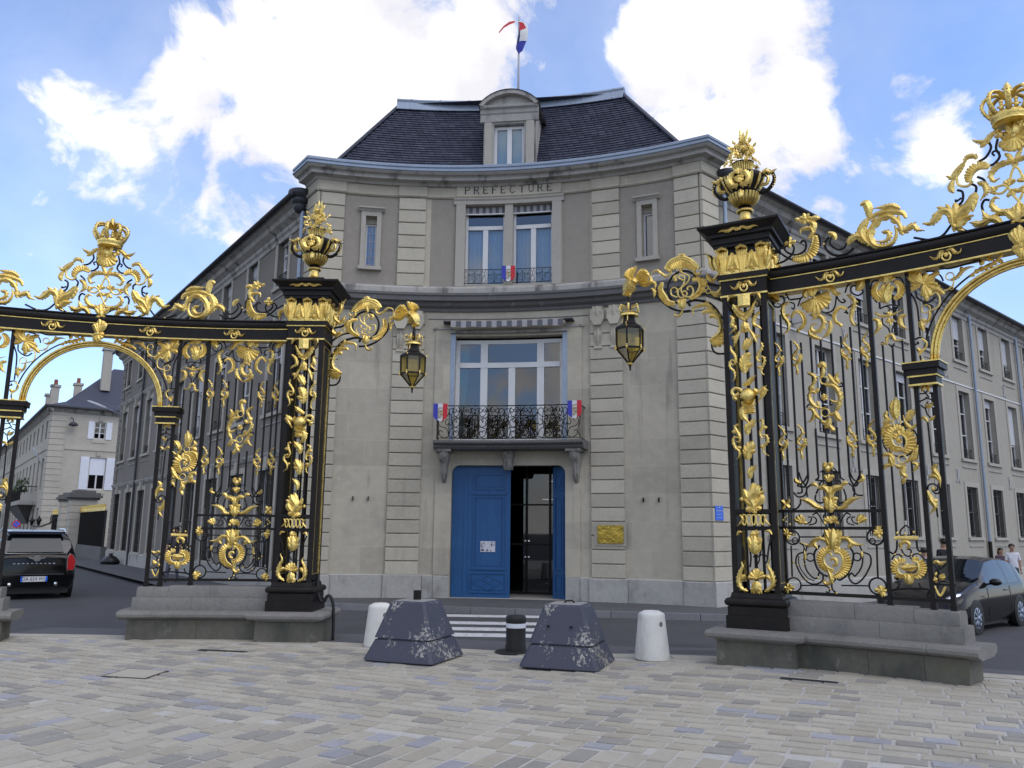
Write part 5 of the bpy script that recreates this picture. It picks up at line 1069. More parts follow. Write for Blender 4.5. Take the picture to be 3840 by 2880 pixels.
'crest':[('a',57,2905,6170,2823,6121,2763,6070,2677,6096,2635,6131),('a',57,3155,6170,3237,6121,3297,6070,3383,6096,3425,6131),('g',50,2774,6069,2703,6013),('g',50,3286,6069,3357,6013),('g',50,2893,6159,2909,6095,2854,6087),('g',50,3167,6159,3151,6095,3206,6087),('a',52,2658,5885,2629,5931,2551,5937,2517,5865),('a',52,3402,5885,3431,5931,3509,5937,3543,5865),('c',98,2756,5741,2670,5766,2599,5722,2564,5644),('c',98,3304,5741,3390,5766,3461,5722,3496,5644),('t',30,2762,5741,2670,5764,2599,5722,2558,5632),('t',30,3298,5741,3390,5764,3461,5722,3502,5632),('a',69,2524,5889,2438,5796,2388,5737,2324,5779),('a',69,3536,5889,3622,5796,3672,5737,3736,5779),('t',27,2427,5734,2441,5634,2532,5590,2592,5636),('t',27,3633,5734,3619,5634,3528,5590,3468,5636),('g',57,2386,5712,2356,5627,2383,5551),('g',57,3674,5712,3704,5627,3677,5551),('a',57,2639,5601,2706,5553,2721,5466,2658,5384),('a',57,3421,5601,3354,5553,3339,5466,3402,5384),('a',116,2612,5486,2534,5356,2428,5289,2344,5159),('a',116,3448,5486,3526,5356,3632,5289,3716,5159),('a',74,2384,5427,2385,5316,2339,5171),('a',74,3676,5427,3675,5316,3721,5171),('a',98,2344,5165,2329,5319,2232,5362,2120,5245,2031,5262),('a',98,3716,5165,3731,5319,3828,5362,3940,5245,4029,5262),('a',98,2344,5165,2391,5119,2453,5201,2555,5219),('a',98,3716,5165,3669,5119,3607,5201,3505,5219),('a',72,2845,5023,2787,5106,2703,5148,2662,5243),('a',72,3215,5023,3273,5106,3357,5148,3398,5243),('a',73,2746,5139,2633,5098,2532,5141),('a',73,3314,5139,3427,5098,3528,5141),('o',29,2523,5038),('o',29,3537,5038),('o',24,2080,5038),('o',24,3980,5038),('a',66,3060,5709,2965,5742,2854,5727,2781,5646,2806,5564,2863,5578),('a',66,3000,5709,3095,5742,3206,5727,3279,5646,3254,5564,3197,5578),('t',24,3059,5697,2998,5629,2967,5520,2926,5438,2868,5399,2794,5424),('t',24,3001,5697,3062,5629,3093,5520,3134,5438,3192,5399,3266,5424),('t',24,2799,5485,2887,5490,2938,5449,2992,5323,3057,5208),('t',24,3261,5485,3173,5490,3122,5449,3068,5323,3003,5208),('a',65,3057,5205,2945,5168,2827,5189,2760,5291,2799,5362,2842,5346),('a',65,3003,5205,3115,5168,3233,5189,3300,5291,3261,5362,3218,5346),('f',44,2957,5472,3021,5516,2959,5552,2908,5538),('f',44,3103,5472,3039,5516,3101,5552,3152,5538),('f',44,2978,5409,3039,5368,2982,5336,2917,5341),('f',44,3082,5409,3021,5368,3078,5336,3143,5341),('f',41,2807,5447,2833,5494,2780,5511,2758,5451,2782,5412),('f',41,3253,5447,3227,5494,3280,5511,3302,5451,3278,5412),('g',42,2943,5856,2982,5809,3010,5751,3067,5721),('g',42,3117,5856,3078,5809,3050,5751,2993,5721)],
'crest_iron':[('k',26,2790,6062,2808,5979,2747,5885,2655,5852),('k',26,3270,6062,3252,5979,3313,5885,3405,5852),('k',26,2884,6060,2858,5950,2887,5848,2826,5779,2764,5769),('k',26,3176,6060,3202,5950,3173,5848,3234,5779,3296,5769),('k',22,2891,5891,2845,5926,2816,5910,2834,5871),('k',22,3169,5891,3215,5926,3244,5910,3226,5871),('k',26,2640,5676,2706,5615,2724,5503),('k',26,3420,5676,3354,5615,3336,5503),('k',26,2567,5613,2618,5560,2599,5462),('k',26,3493,5613,3442,5560,3461,5462),('k',26,2419,5580,2472,5539,2463,5434,2402,5383),('k',26,3641,5580,3588,5539,3597,5434,3658,5383),('k',22,2455,5472,2396,5445,2393,5470),('k',22,3605,5472,3664,5445,3667,5470),('k',26,2739,5360,2691,5376,2658,5323,2663,5249),('k',26,3321,5360,3369,5376,3402,5323,3397,5249),('k',26,2329,5184,2218,5068,2081,5050,1905,5120),('k',26,3731,5184,3842,5068,3979,5050,4155,5120),('k',26,2990,5067,2888,5141,2749,5170),('k',26,3070,5067,3172,5141,3311,5170),('k',26,2451,5177,2423,5111,2485,5053,2539,5037),('k',26,3609,5177,3637,5111,3575,5053,3521,5037),('k',25,2801,5744,2819,5705),('k',25,3259,5744,3241,5705)],
'crest_shell':[('f',81,3052,6032,3187,5908,3134,5863,3084,5849,3030,5850,2971,5872,2920,5907,2887,5972,3206,5992),('a',148,3057,6032,3064,6106,3072,6192),('g',62,3103,6052,3170,6070,3187,6019),('g',62,3016,6060,2952,6079,2937,6030)],
'rail_scroll':[('a',98,1792,5175,1758,5325,1685,5427,1595,5456,1486,5398,1419,5288,1422,5177,1486,5100,1577,5072,1672,5106,1720,5202,1710,5302),('a',57,1551,5271,1625,5250,1631,5181,1570,5140,1480,5169),('g',57,1843,5383,1803,5459,1691,5501,1553,5520,1434,5487,1359,5427),('a',57,1785,5522,1697,5576,1593,5587,1489,5597),('g',80,1412,5500,1419,5600,1390,5689,1320,5685),('a',92,1399,5488,1325,5366,1323,5254,1396,5140),('a',74,1334,5242,1255,5287,1170,5246,1142,5191),('a',67,1762,5300,1796,5224,1914,5268,1955,5204,2026,5176),('g',50,996,5294,977,5363,909,5415),('c',112,723,5393,697,5281,618,5171,461,5160),('t',30,728,5393,697,5281,618,5171,455,5160),('a',55,655,5369,720,5443,695,5512,581,5520,559,5458),('g',57,720,5443,740,5555,650,5657),('q',63,638,5657,560,5658),('g',55,696,5619,757,5643,822,5623),('g',45,566,5658,495,5678),('f',50,420,5372,498,5365,432,5453,348,5378,404,5303),('a',57,116,5261,222,5198,215,5087),('o',17,851,5266)],
'rail_scroll_iron':[('k',25,1121,5223,1094,5174,1010,5164,922,5265,952,5345),('k',30,1209,5146,1123,5087,981,5090,881,5179,864,5278,917,5352),('k',30,803,5255,799,5379,743,5430),('k',25,557,5345,595,5370,628,5320,604,5233,499,5191,382,5247,351,5322,425,5353,470,5296,440,5210,339,5136,216,5112),('k',25,458,5123,366,5185,287,5273,316,5347,389,5359),('k',22,181,5323,274,5260)],
'pier_mask':[('t',146,214,4628,209,4472),('g',39,138,4599,286,4579),('g',39,136,4550,284,4531),('g',39,139,4501,282,4482),('a',78,59,4511,130,4404,202,4346,278,4395,343,4513),('o',25,200,4293),('o',23,173,4320),('o',23,229,4314),('o',21,198,4254),('a',97,199,4259,212,4141),('a',30,-5,4569,16,4630,111,4627),('a',29,419,4552,381,4630,298,4631),('a',45,16,4369,52,4325,39,4239,85,4204,11,4135),('a',44,402,4380,340,4320,317,4226,379,4180,410,4148),('a',41,129,4151,88,4068,56,3965),('g',39,88,4068,28,4075),('a',40,268,4145,318,4043,343,3974),('g',38,318,4043,383,4070),('a',86,174,3886,214,3958,268,4039),('a',35,10,3970,16,3901,60,3830,66,3743,28,3708,5,3739),('a',32,66,3728,30,3775,-9,3740,-2,3672,43,3620,49,3534,19,3498),('a',34,398,3977,413,3909,354,3820,342,3755,377,3718,401,3749),('a',32,343,3774,416,3781,431,3718,401,3646,389,3581,419,3545),('g',32,401,3646,333,3647),('a',104,180,3589,176,3713,217,3814,264,3829),('g',57,174,3666,286,3703)],
'pier_medal':[('r',32,204,3291,278,3285),('o',103,204,3291),('f',37,204,3291,208,3375,265,3342,281,3285,260,3226,201,3202,143,3234,127,3296,147,3351),('a',57,146,3427,221,3468,301,3537),('t',34,134,3352,107,3383,43,3397,4,3352,40,3302,96,3331),('g',43,45,3312,34,3275,65,3244),('a',60,285,3378,332,3323,415,3364,394,3305,336,3211),('a',75,129,3230,172,3162,244,3157,283,3229),('a',65,189,3151,133,3117,138,3024,195,2960),('f',41,159,3069,188,3114,233,3111,278,3099,286,3075),('a',74,183,2789,187,2872,234,2925,281,2978),('a',37,75,2934,24,2900,53,2833,82,2767,71,2702,35,2713),('g',37,-16,2836,49,2842),('a',35,82,2757,9,2761,-3,2696,22,2630,66,2582,63,2518,35,2487),('g',37,31,2630,95,2627),('a',33,325,2957,370,2964,366,2881,336,2800,360,2735,391,2743),('g',37,366,2872,428,2869),('a',33,353,2781,414,2765,425,2696,378,2634,370,2562,421,2519),('g',33,373,2634,324,2636),('a',100,174,2469,174,2578,222,2650,243,2704),('g',46,183,2560,273,2584),('a',60,187,2232,199,2322,265,2393)],
'pier_flame':[('a',160,225,1881,194,1993,251,2082,281,2149),('g',71,234,1886,308,1974,311,2046),('g',62,207,1886,185,1994,197,2065),('g',39,181,1891,148,1958,119,1999),('g',36,70,2004,72,1950),('f',54,216,1877,112,1851,143,1833,187,1824,221,1797,258,1832,311,1850)],
'pier_rings':[('a',27,43,1784,76,1725,15,1654),('a',26,370,1788,350,1726,403,1664),('t',16,75,1775,68,1725,78,1672,105,1663,120,1726,116,1775,97,1784,75,1775),('t',16,133,1775,126,1726,136,1672,162,1663,177,1726,174,1775,155,1783,133,1775),('t',16,191,1775,184,1726,194,1672,220,1664,235,1726,232,1775,213,1783,191,1775),('t',16,248,1775,241,1726,251,1673,277,1664,292,1726,289,1774,270,1783,248,1775),('t',16,305,1774,298,1726,308,1673,334,1664,349,1726,346,1774,327,1783,305,1774)],
'pier_drop':[('f',44,215,1549,158,1557,186,1584,217,1593,256,1584,272,1558),('a',140,209,1303,209,1408,214,1522),('a',27,-4,1529,25,1574,65,1565),('a',26,423,1542,395,1586,343,1585)],
'pier_shell':[('f',52,213,1012,109,1030,138,1083,183,1119,227,1133,270,1113,303,1079,318,1037),('a',104,212,981,209,903,206,839),('a',52,106,852,24,887,-4,973,18,1079,52,1150,41,1202),('g',44,83,1046,47,1019,28,974),('a',51,310,856,390,911,415,997,390,1099,359,1167,388,1246),('g',43,319,1045,361,1030,385,988)],
'pier_iron':[('k',21,5,1529,46,1432,69,1335,73,1230),('k',21,119,1468,141,1372,154,1267,140,1144),('k',21,427,1533,388,1437,367,1341,353,1237),('k',21,295,1471,282,1374,259,1269),('k',16,181,1267,226,1294,258,1243,220,1164),('k',16,269,1295,330,1297,353,1237,298,1157),('k',20,26,4644,-5,4569,39,4474,87,4507,61,4560),('k',20,361,4608,321,4526,373,4451,394,4507,368,4539)],
'bracket':[('t',39,-970,5249,-897,5345,-790,5382,-702,5386,-600,5325,-517,5242,-481,5175),('c',-131,-518,5198,-601,5295,-703,5351,-791,5351,-898,5301,-943,5245),('a',48,-747,5349,-732,5257,-743,5179,-697,5137),('a',41,-756,5359,-745,5415,-685,5401,-694,5362),('a',39,-881,5253,-892,5166,-955,5139,-1025,5186,-1077,5238,-1149,5231,-1187,5174),('a',38,-545,5176,-538,5113,-479,5104,-443,5151),('t',18,-753,5127,-693,5092,-705,4988,-741,4940,-743,4888,-702,4812,-616,4792,-571,4864,-603,4939,-655,4928,-648,4892),('t',18,-692,5136,-624,5091,-644,5015,-715,4954,-785,4911,-788,4833,-745,4792,-667,4825,-682,4880,-743,4870),('t',17,-806,4809,-883,4854,-890,4935,-837,4954,-798,4913,-821,4881),('t',18,-712,5042,-772,5086,-753,5127),('g',44,-817,5039,-833,5104,-788,5141),('c',87,-847,4731,-929,4772,-967,4848,-1017,4944,-1006,5040),('t',26,-842,4739,-929,4777,-962,4847,-1017,4944,-1006,5053),('c',69,-617,4770,-521,4836,-476,4921,-499,5007,-575,5027),('t',26,-626,4763,-525,4836,-480,4921,-499,5002,-579,5018),('a',104,-733,4633,-739,4704,-746,4766),('a',31,-733,4633,-752,4566,-805,4529,-847,4560,-833,4589),('a',45,-1187,5174,-1179,5092,-1126,5057,-1119,4975),('a',39,-1182,4993,-1138,4942,-1140,4853),('a',43,-323,4960,-237,5025,-202,5089,-233,5137,-276,5113),('a',60,-267,5116,-306,5218,-311,5297,-376,5378),('a',52,-273,4953,-346,5024,-377,5098),('g',52,-383,4925,-415,4982,-447,5038),('g',47,-392,4909,-466,4950),('g',46,-398,4841,-473,4886),('r',14,-361,4835,-327,4831),('t',14,-375,4924,-343,4859),('a',69,-328,4814,-246,4785,-186,4829,-193,4881),('a',71,-309,4172,-233,4223,-205,4321,-233,4442,-304,4545,-384,4640,-493,4646,-579,4614,-582,4528),('g',43,-376,4631,-399,4703),('g',42,-296,4535,-421,4551,-455,4521),('g',42,-233,4442,-331,4480,-349,4448),('f',47,-359,4144,-175,4242,-144,4188,-143,4121,-173,4065,-223,4037,-289,4035)],
'bracket_iron':[('E',35,-724,4947,-506,4916,-717,5184),('k',30,-914,4674,-828,4628,-725,4597,-622,4593),('k',35,-629,4663,-644,4717,-592,4737,-491,4723,-366,4673,-270,4575,-208,4465,-153,4399),('k',25,-344,4100,-335,4015,-275,3950,-162,3939),('k',29,-530,4815,-395,4806,-280,4756,-151,4653),('k',30,-463,5058,-357,4939,-225,4903,-127,4872),('k',27,-1118,5029,-1086,4864,-1000,4746,-897,4663)],
'rooster':[('f',55,-1498,5174,-1585,5260,-1566,5294,-1537,5317,-1504,5335,-1458,5346,-1398,5352),('a',55,-1507,5175,-1459,5250,-1402,5342),('g',154,-1425,5127,-1481,5098,-1528,5023,-1562,4946),('g',108,-1389,5094,-1443,5129,-1499,5083),('g',64,-1537,5025,-1566,4974,-1553,4927),('g',27,-1594,4987,-1603,4961,-1571,4929),('g',27,-1501,4983,-1511,4930,-1548,4926),('a',63,-1405,5179,-1340,5251,-1276,5259,-1217,5223),('a',63,-1388,5149,-1313,5228,-1231,5207,-1209,5168),('a',63,-1379,5120,-1296,5144,-1214,5151),('a',54,-1361,5091,-1280,5061,-1207,5069,-1188,5111),('a',45,-1342,5115,-1261,5085,-1188,5093,-1135,5067),('g',54,-1378,5193,-1349,5225,-1295,5217)]}
# ------------------------------------------------------------------ gilded wrought-iron gates
class Gate:
    def __init__(g, P, a, k, z0, sgn, pc, pang, side):
        g.P = P; g.a = math.radians(a); g.k = math.radians(k); g.z0 = z0; g.sgn = sgn; g.side = side
        g.pc = np.array(pc); ang = math.radians(pang); g.d = np.array((math.cos(ang), math.sin(ang))); g.n = sgn * np.array((-g.d[1], g.d[0]))
    def S(g, s, z, o=0.):
        a = g.a + g.k * s
        x = g.P[0] + (math.sin(a) - math.sin(g.a)) / g.k; y = g.P[1] - (math.cos(a) - math.cos(g.a)) / g.k
        nx, ny = g.sgn * -math.sin(a), g.sgn * math.cos(a)
        return (x + nx * o, y + ny * o, z + g.z0)
    def SN(g, s): a = g.a + g.k * s; return (g.sgn * -math.sin(a), g.sgn * math.cos(a), 0)
    def F(g, q, z, o=0.): p = g.pc + g.d * q + g.n * (.285 + o); return (p[0], p[1], z + g.z0)
    def B(g, q, z, o=0.): p = g.pc + g.d * q + g.n * o; return (p[0], p[1], z + g.z0)
    def PN(g, q=0): return (g.n[0], g.n[1], 0)

def stroke(mb, mapf, nf, st, thick=1.0):
    ty, w = st[0], st[1] / 1000; P = [np.array((st[i] / 1000, st[i + 1] / 1000)) for i in range(2, len(st), 2)]
    def put(path, hw, ht, o=0., sides=6, closed=False):
        mb.sweep([mapf(p[0], p[1], o) for p in path], [nf(p[0]) for p in path], hw, ht, sides, closed)
    def leaf(path, hw, o=.012, pw=.7):
        n = len(path); t = np.linspace(0, 1, n); prof = np.sin(PI * np.clip(t * .86 + .10, 0, 1)) ** pw
        mb.sweep([mapf(p[0], p[1], o) for p in path], [nf(p[0]) for p in path], np.maximum(hw * prof, .002), np.maximum(.62 * hw * prof, .002) * thick + .002, 4, False, 0, 0.)
    if ty in 'kt':
        q = crom(P, 4) if len(P) > 2 else P
        put(q, w * (.62 if ty == 't' else .58), w / 2 * thick, .014 if ty == 't' else 0., 6)
    elif ty == 'g': leaf(crom(P, 5), w * .70)
    elif ty == 'a':
        path = crom(P, 6); n = len(path)
        leaf(path, w * .42, .022)
        arr = np.array(path); seg = np.r_[0, np.cumsum(np.linalg.norm(np.diff(arr, axis=0), axis=1))]; L = seg[-1]
        m_ = int(min(9, max(3, L / (w * .42))))
        for i in range(m_):
            f = (i + .5) / m_; dist = L * f * .93
            x = np.interp(dist, seg, arr[:, 0]); z = np.interp(dist, seg, arr[:, 1]); x2 = np.interp(dist + .002, seg, arr[:, 0]); z2 = np.interp(dist + .002, seg, arr[:, 1])
            t = np.array((x2 - x, z2 - z)); t /= np.linalg.norm(t) + 1e-9; nn = np.array((-t[1], t[0])); p0 = np.array((x, z))
            ln = w * .82 * (math.sin(PI * min(1, f * .8 + .18)) ** .7)
            for sd_ in (1, -1):
                p1 = p0 + (nn * sd_ * .62 + t * .35) * ln * .6; p2 = p0 + (nn * sd_ * .72 + t * .95) * ln
                leaf(crom([p0, p1, p2], 3), max(.006, ln * .34), .012, .6)
        leaf(crom([path[-1] - (path[-1] - path[-2]) * .5, path[-1] + (path[-1] - path[-2]) * 1.0], 3), w * .16, .016)
    elif ty == 'c':
        path = crom(P, 6); arr = np.array(path); seg = np.r_[0, np.cumsum(np.linalg.norm(np.diff(arr, axis=0), axis=1))]; L = seg[-1]
        ctr = (arr[0] + arr[-1]) / 2; inward = w < 0; w = abs(w); m_ = max(6, int(L / max(.015, w * .22)))
        for i in range(m_ + 1):
            dist = L * i / m_; x = np.interp(dist, seg, arr[:, 0]); z = np.interp(dist, seg, arr[:, 1]); a, b = max(0, dist - .004), min(L, dist + .004)
            t = np.array((np.interp(b, seg, arr[:, 0]) - np.interp(a, seg, arr[:, 0]), np.interp(b, seg, arr[:, 1]) - np.interp(a, seg, arr[:, 1]))); t /= np.linalg.norm(t) + 1e-9
            nn = np.array((-t[1], t[0])); p0 = np.array((x, z))
            if (nn @ (p0 - ctr) < 0) != inward: nn = -nn
            ln = w * (.45 + .55 * math.sin(PI * (i + .5) / (m_ + 1)))
            p2 = p0 + nn * ln + t * ln * .12
            leaf([p0 - nn * .004, p0 + nn * ln * .35, p0 + nn * ln * .7 + t * ln * .04, p2], max(.007, L / m_ * .98), .012, .35)
        put(path, .013, .013, .020)
    elif ty == 'f':
        c = P[0]
        for e in P[1:]:
            mid = c + (e - c) * .55; pr = np.array((-(e - c)[1], (e - c)[0])) * .06
            leaf([c + (e - c) * .08, c + (e - c) * .35 + pr * .5, c + (e - c) * .7 + pr, c + (e - c) * .92 + pr * .5, e], w * .60, .012, .45)
        p = mapf(c[0], c[1], .02); mb.ball(p, w * .36, 8)
    elif ty == 'o':
        p = mapf(P[0][0], P[0][1], .012); mb.ball(p, w, 8 if w < .03 else 12)
    elif ty in 'rR':
        r = abs(P[1][0] - P[0][0]); q = [P[0] + r * np.array((math.cos(t), math.sin(t))) for t in np.linspace(0, 2 * PI, 20, endpoint=False)]
        put(q, w / 2, w / 2, .014 if ty == 'r' else 0, 6, True)
    elif ty == 'E':
        rx = abs(P[1][0] - P[0][0]); rz = abs(P[2][1] - P[0][1]); q = [P[0] + np.array((rx * math.cos(t), rz * math.sin(t))) for t in np.linspace(0, 2 * PI, 28, endpoint=False)]
        put(q, w / 2, w / 2, 0, 6, True)
    elif ty == 'q':
        r = abs(P[1][0] - P[0][0])
        for k in range(7):
            t = 2 * PI * k / 7; e = P[0] + r * np.array((math.cos(t), math.sin(t)))
            leaf([P[0] + (e - P[0]) * .2, P[0] + (e - P[0]) * .6, e], r * .36, .016, .3)
        mb.ball(mapf(P[0][0], P[0][1], .03), r * .33, 8)
def clusters(sts):
    """strokes that touch one another form one piece"""
    info = []
    for st in sts:
        w = abs(st[1]) / 1000; P = [np.array((st[i] / 1000, st[i + 1] / 1000)) for i in range(2, len(st), 2)]; ty = st[0]
        if ty == 'f': q = [P[0] + (e - P[0]) * t for e in P[1:] for t in np.linspace(0, 1, 6)]; r = w * .5
        elif ty in 'rREq': rr_ = abs(P[1][0] - P[0][0]); q = [P[0] + rr_ * np.array((math.cos(t), math.sin(t))) for t in np.linspace(0, 6.28, 20)]; r = w * .5
        elif ty == 'o': q = P; r = w
        else: q = crom(P, 6) if len(P) > 1 else P; r = w * (.75 if ty in 'ac' else .55)
        info.append((np.array(q), r))
    par = list(range(len(sts)))
    def find(i):
        while par[i] != i: i = par[i]
        return i
    for i in range(len(sts)):
        for j in range(i):
            d = np.linalg.norm(info[i][0][:, None] - info[j][0][None], axis=2).min()
            if d < info[i][1] + info[j][1] + .004: par[find(i)] = find(j)
    out = {}
    for i, st in enumerate(sts): out.setdefault(find(i), []).append(st)
    return list(out.values())
CL = {k: clusters(v) for k, v in ORN.items()}
def orn(name, key, g, surf, root, ds=0., dz=0., mir=None, m=None, thick=1.0, dq=0.):
    mf, nf = {'S': (g.S, g.SN), 'F': (lambda q, z, o=0.: g.F(q, z, o + .012), g.PN), 'B': (g.B, g.PN)}[surf]
    if m is None: m = M_IRON if key.endswith('iron') else M_GOLD
    for piece in CL[key]:
        mb = MB()
        for st in piece:
            if mir is not None: mp = lambda s, z, o=0.: mf(2 * mir - s + ds, z + dz, o)
            else: mp = lambda s, z, o=0.: mf(s + ds - dq, z + dz, o)
            nn = (lambda s: nf(2 * mir - s)) if mir is not None else nf
            stroke(mb, mp, nn, st, thick)
        build(name, mb, m, root, smooth=True, angle=34)

def gbox(g, mb, s0, s1, z0, z1, o0, o1, step=.4):
    abox(mb, s0, s1, z0, z1, o0, o1, f=g.S, step=step); return mb
def fbox(mb, f, q0, q1, z0, z1, o0, o1): abox(mb, q0, q1, z0, z1, o0, o1, f=f, step=9); return mb

MIR = 3.03
def make_gate(g, label, word):
    R = empty('wrought_iron_gate', (*g.pc, .42 + g.z0), label, 'gate', 'gilded gates of the square')
    P = lambda n, mb, m=M_IRON, sm=False, ang=None: build(n, mb, m, R, smooth=sm, angle=ang)
    # -- pier
    f = lambda q, z, o=0.: g.B(q, z, o)
    for h, z0, z1 in ((.365, .40, .56), (.345, .56, .67)): P('pier_base', fbox(MB(), f, -h, h, z0, z1, -h, h))
    mb = MB(); prof = [(.31, .67), (.355, .68), (.375, .705), (.375, .735), (.355, .765), (.315, .775), (.30, .83), (.285, .84)]
    vs = []
    for r, z in prof: vs += [g.B(-r, z, -r), g.B(r, z, -r), g.B(r, z, r), g.B(-r, z, r)]
    mb.add(vs, [(i * 4 + k, i * 4 + (k + 1) % 4, (i + 1) * 4 + (k + 1) % 4, (i + 1) * 4 + k) for i in range(len(prof) - 1) for k in range(4)]); P('base_torus', mb, M_IRON)
    for a in (-1, 1):
        for b in (-1, 1):
            c0, c1 = sorted((a * .285, a * .215)); e0, e1 = sorted((b * .285, b * .215))
            P('corner_post', fbox(MB(), f, c0, c1, .84, 4.64, e0, e1))
    for s_ in (-1, 1):     # closed cheeks with a gilt border
        q = s_ * .26; P('side_sheet', fbox(MB(), f, q - .004, q + .004, .86, 4.64, -.215, .215))
        qq = s_ * .2875
        for z0, z1, o0, o1 in ((.95, 4.55, -.205, -.195), (.95, 4.55, .195, .205), (.95, .96, -.195, .195), (4.54, 4.55, -.195, .195)): P('gilt_line', fbox(MB(), f, min(s_ * .22, qq), max(s_ * .22, qq), z0, z1, o0, o1), M_GOLD)
    for o in (-.25, .25):
        for q in (-.10, 0., .10): P('pier_bar', fbox(MB(), f, q - .014, q + .014, .86, 4.62, o - .014, o + .014))
        for z in (1.83, 1.62): P('pier_crossbar', fbox(MB(), f, -.215, .215, z - .025, z + .025, o - .03, o + .03))
    for h, z0, z1, m_ in ((.305, 4.63, 4.655, M_GOLD), (.295, 4.655, 4.85, M_IRON), (.315, 4.85, 4.87, M_GOLD), (.335, 4.87, 4.935, M_IRON), (.29, 4.935, 5.31, M_IRON), (.36, 5.30, 5.345, M_IRON), (.385, 5.345, 5.43, M_IRON), (.43, 5.43, 5.475, M_IRON)):
        P('collar', fbox(MB(), f, -h, h, z0, z1 - .001, -h, h), m_)
    mb = MB(); mb.hexa([g.B(-.42, 5.474, -.42), g.B(.42, 5.474, -.42), g.B(.42, 5.474, .42), g.B(-.42, 5.474, .42), g.B(-.52, 5.545, -.52), g.B(.52, 5.545, -.52), g.B(.52, 5.545, .52), g.B(-.52, 5.545, .52)]); P('cornice', mb)
    P('cornice', fbox(MB(), f, -.53, .53, 5.546, 5.575, -.53, .53)); P('urn_block', fbox(MB(), f, -.22, .22, 5.575, 5.70, -.22, .22))
    # -- capital: upright leaves on four sides
    for turn in range(4):
        ca, sa = math.cos(turn * PI / 2), math.sin(turn * PI / 2)
        cf = lambda q, z, o=0.: g.B(q * ca - (.295 + o) * sa, z, q * sa + (.295 + o) * ca)
        cn = lambda q: tuple(np.append(-g.d * sa + g.n * ca, 0))
        mb = MB(); fbox(mb, cf, -.285, .285, 4.936, 5.20, -.01, .008)
        for q in (-.255, 0, .255):
            for dq in (-.055, -.028, 0, .028, .055):
                stroke(mb, cf, cn, ('g', 42, int((q + dq * .5) * 1000), 4940, int((q + dq * .55) * 1000), 5130, int((q + dq * 1.3) * 1000), 5285))
            mb.sweep([cf(q - .07, 5.285, .03), cf(q, 5.305, .05), cf(q + .07, 5.285, .03)], cn(0), .028, .03, 6)
            for s_ in (-1, 1): stroke(mb, cf, cn, ('a', 60, int((q + s_ * .05) * 1000), 4990, int((q + s_ * .085) * 1000), 5100, int((q + s_ * .11) * 1000), 5210))
        for q in (-.13, .13):
            stroke(mb, cf, cn, ('q', 40, int(q * 1000), 5005, int(q * 1000) + 46, 5005)); stroke(mb, cf, cn, ('g', 34, int(q * 1000), 5060, int(q * 1000), 5240))
        build('capital_leaves', mb, M_GOLD, R, smooth=True, angle=36)
    for k, o in (('F', 0),):
        orn('collar_badge', 'rail_badge', g, 'F', R, ds=-2.275 - .0, dz=-.075)
    mb = MB()
    for s_ in (-1, 1): stroke(mb, lambda q, z, o=0.: g.F(q, z, .165 + o), g.PN, ('a', 46, 0, 5500, s_ * 60, 5520, s_ * 130, 5495, s_ * 200, 5505, s_ * 250, 5490))
    stroke(mb, lambda q, z, o=0.: g.F(q, z, .165 + o), g.PN, ('f', 40, 0, 5480, -40, 5510, 0, 5530, 40, 5510)); build('cornice_mount', mb, M_GOLD, R, smooth=True, angle=36)
    for nm, key in (('mask_ornament', 'pier_mask'), ('medallion_ornament', 'pier_medal'), ('flame_ornament', 'pier_flame'), ('ring_frieze', 'pier_rings'), ('leaf_drop', 'pier_drop'), ('shell_ornament', 'pier_shell'), ('pier_scrollwork', 'pier_iron')):
        orn(nm, key, g, 'F', R, dq=.20, m=M_IRON if key == 'pier_iron' else None)
    # -- urn
    uc = g.B(0, 0); U = (uc[0], uc[1], g.z0)
    mb = MB(); mb.lathe(U, [(.17, 5.70), (.165, 5.715), (.12, 5.735), (.085, 5.78), (.07, 5.86), (.07, 5.88)], 24); urn = build('urn', mb, M_GOLD, R, smooth=True, angle=50)
    mb = MB(); mb.lathe(U, [(.07, 5.88), (.095, 5.89), (.10, 5.915), (.085, 5.94), (.06, 5.95), (.10, 5.97), (.16, 6.03), (.195, 6.10), (.20, 6.135), (.165, 6.15), (.17, 6.165), (.215, 6.22), (.265, 6.33), (.285, 6.38), (.27, 6.40), (.20, 6.43), (.13, 6.45), (.105, 6.50), (.12, 6.56), (.15, 6.60)], 28); build('urn_body', mb, M_IRON, urn, smooth=True, angle=60)
    mb = MB()
    for k in range(26):     # gadroons and flutes
        t = 2 * PI * k / 26; e = np.array((math.cos(t), math.sin(t), 0)); tn = np.array((-e[1], e[0], 0))
        mb.sweep([np.array(U) + e * r + np.array((0, 0, z)) for r, z in ((.085, 5.965), (.14, 6.0), (.185, 6.06), (.205, 6.125))], e, np.array((.010, .016, .021, .018)), .012, 6)
        if k % 2 == 0: mb.sweep([np.array(U) + e * r + np.array((0, 0, z)) for r, z in ((.175, 6.17), (.225, 6.23), (.262, 6.30), (.285, 6.375))], e, np.array((.010, .020, .026, .020)), .014, 6)
        mb.sweep([np.array(U) + e * r + np.array((0, 0, z)) for r, z in ((.11, 6.47), (.115, 6.52), (.14, 6.58))], e, np.array((.008, .012, .013)), .012, 6)
        mb.ball(np.array(U) + e * .097 + np.array((0, 0, 5.90)), .018, 6)
    for s_ in (-1, 1):
        fr = lambda q, z, o=0.: g.B(q, z, .27 + o)
        stroke(mb, fr, g.PN, ('a', 70, s_ * 10, 6180, s_ * 90, 6190, s_ * 130, 6270, s_ * 90, 6350, s_ * 30, 6370))
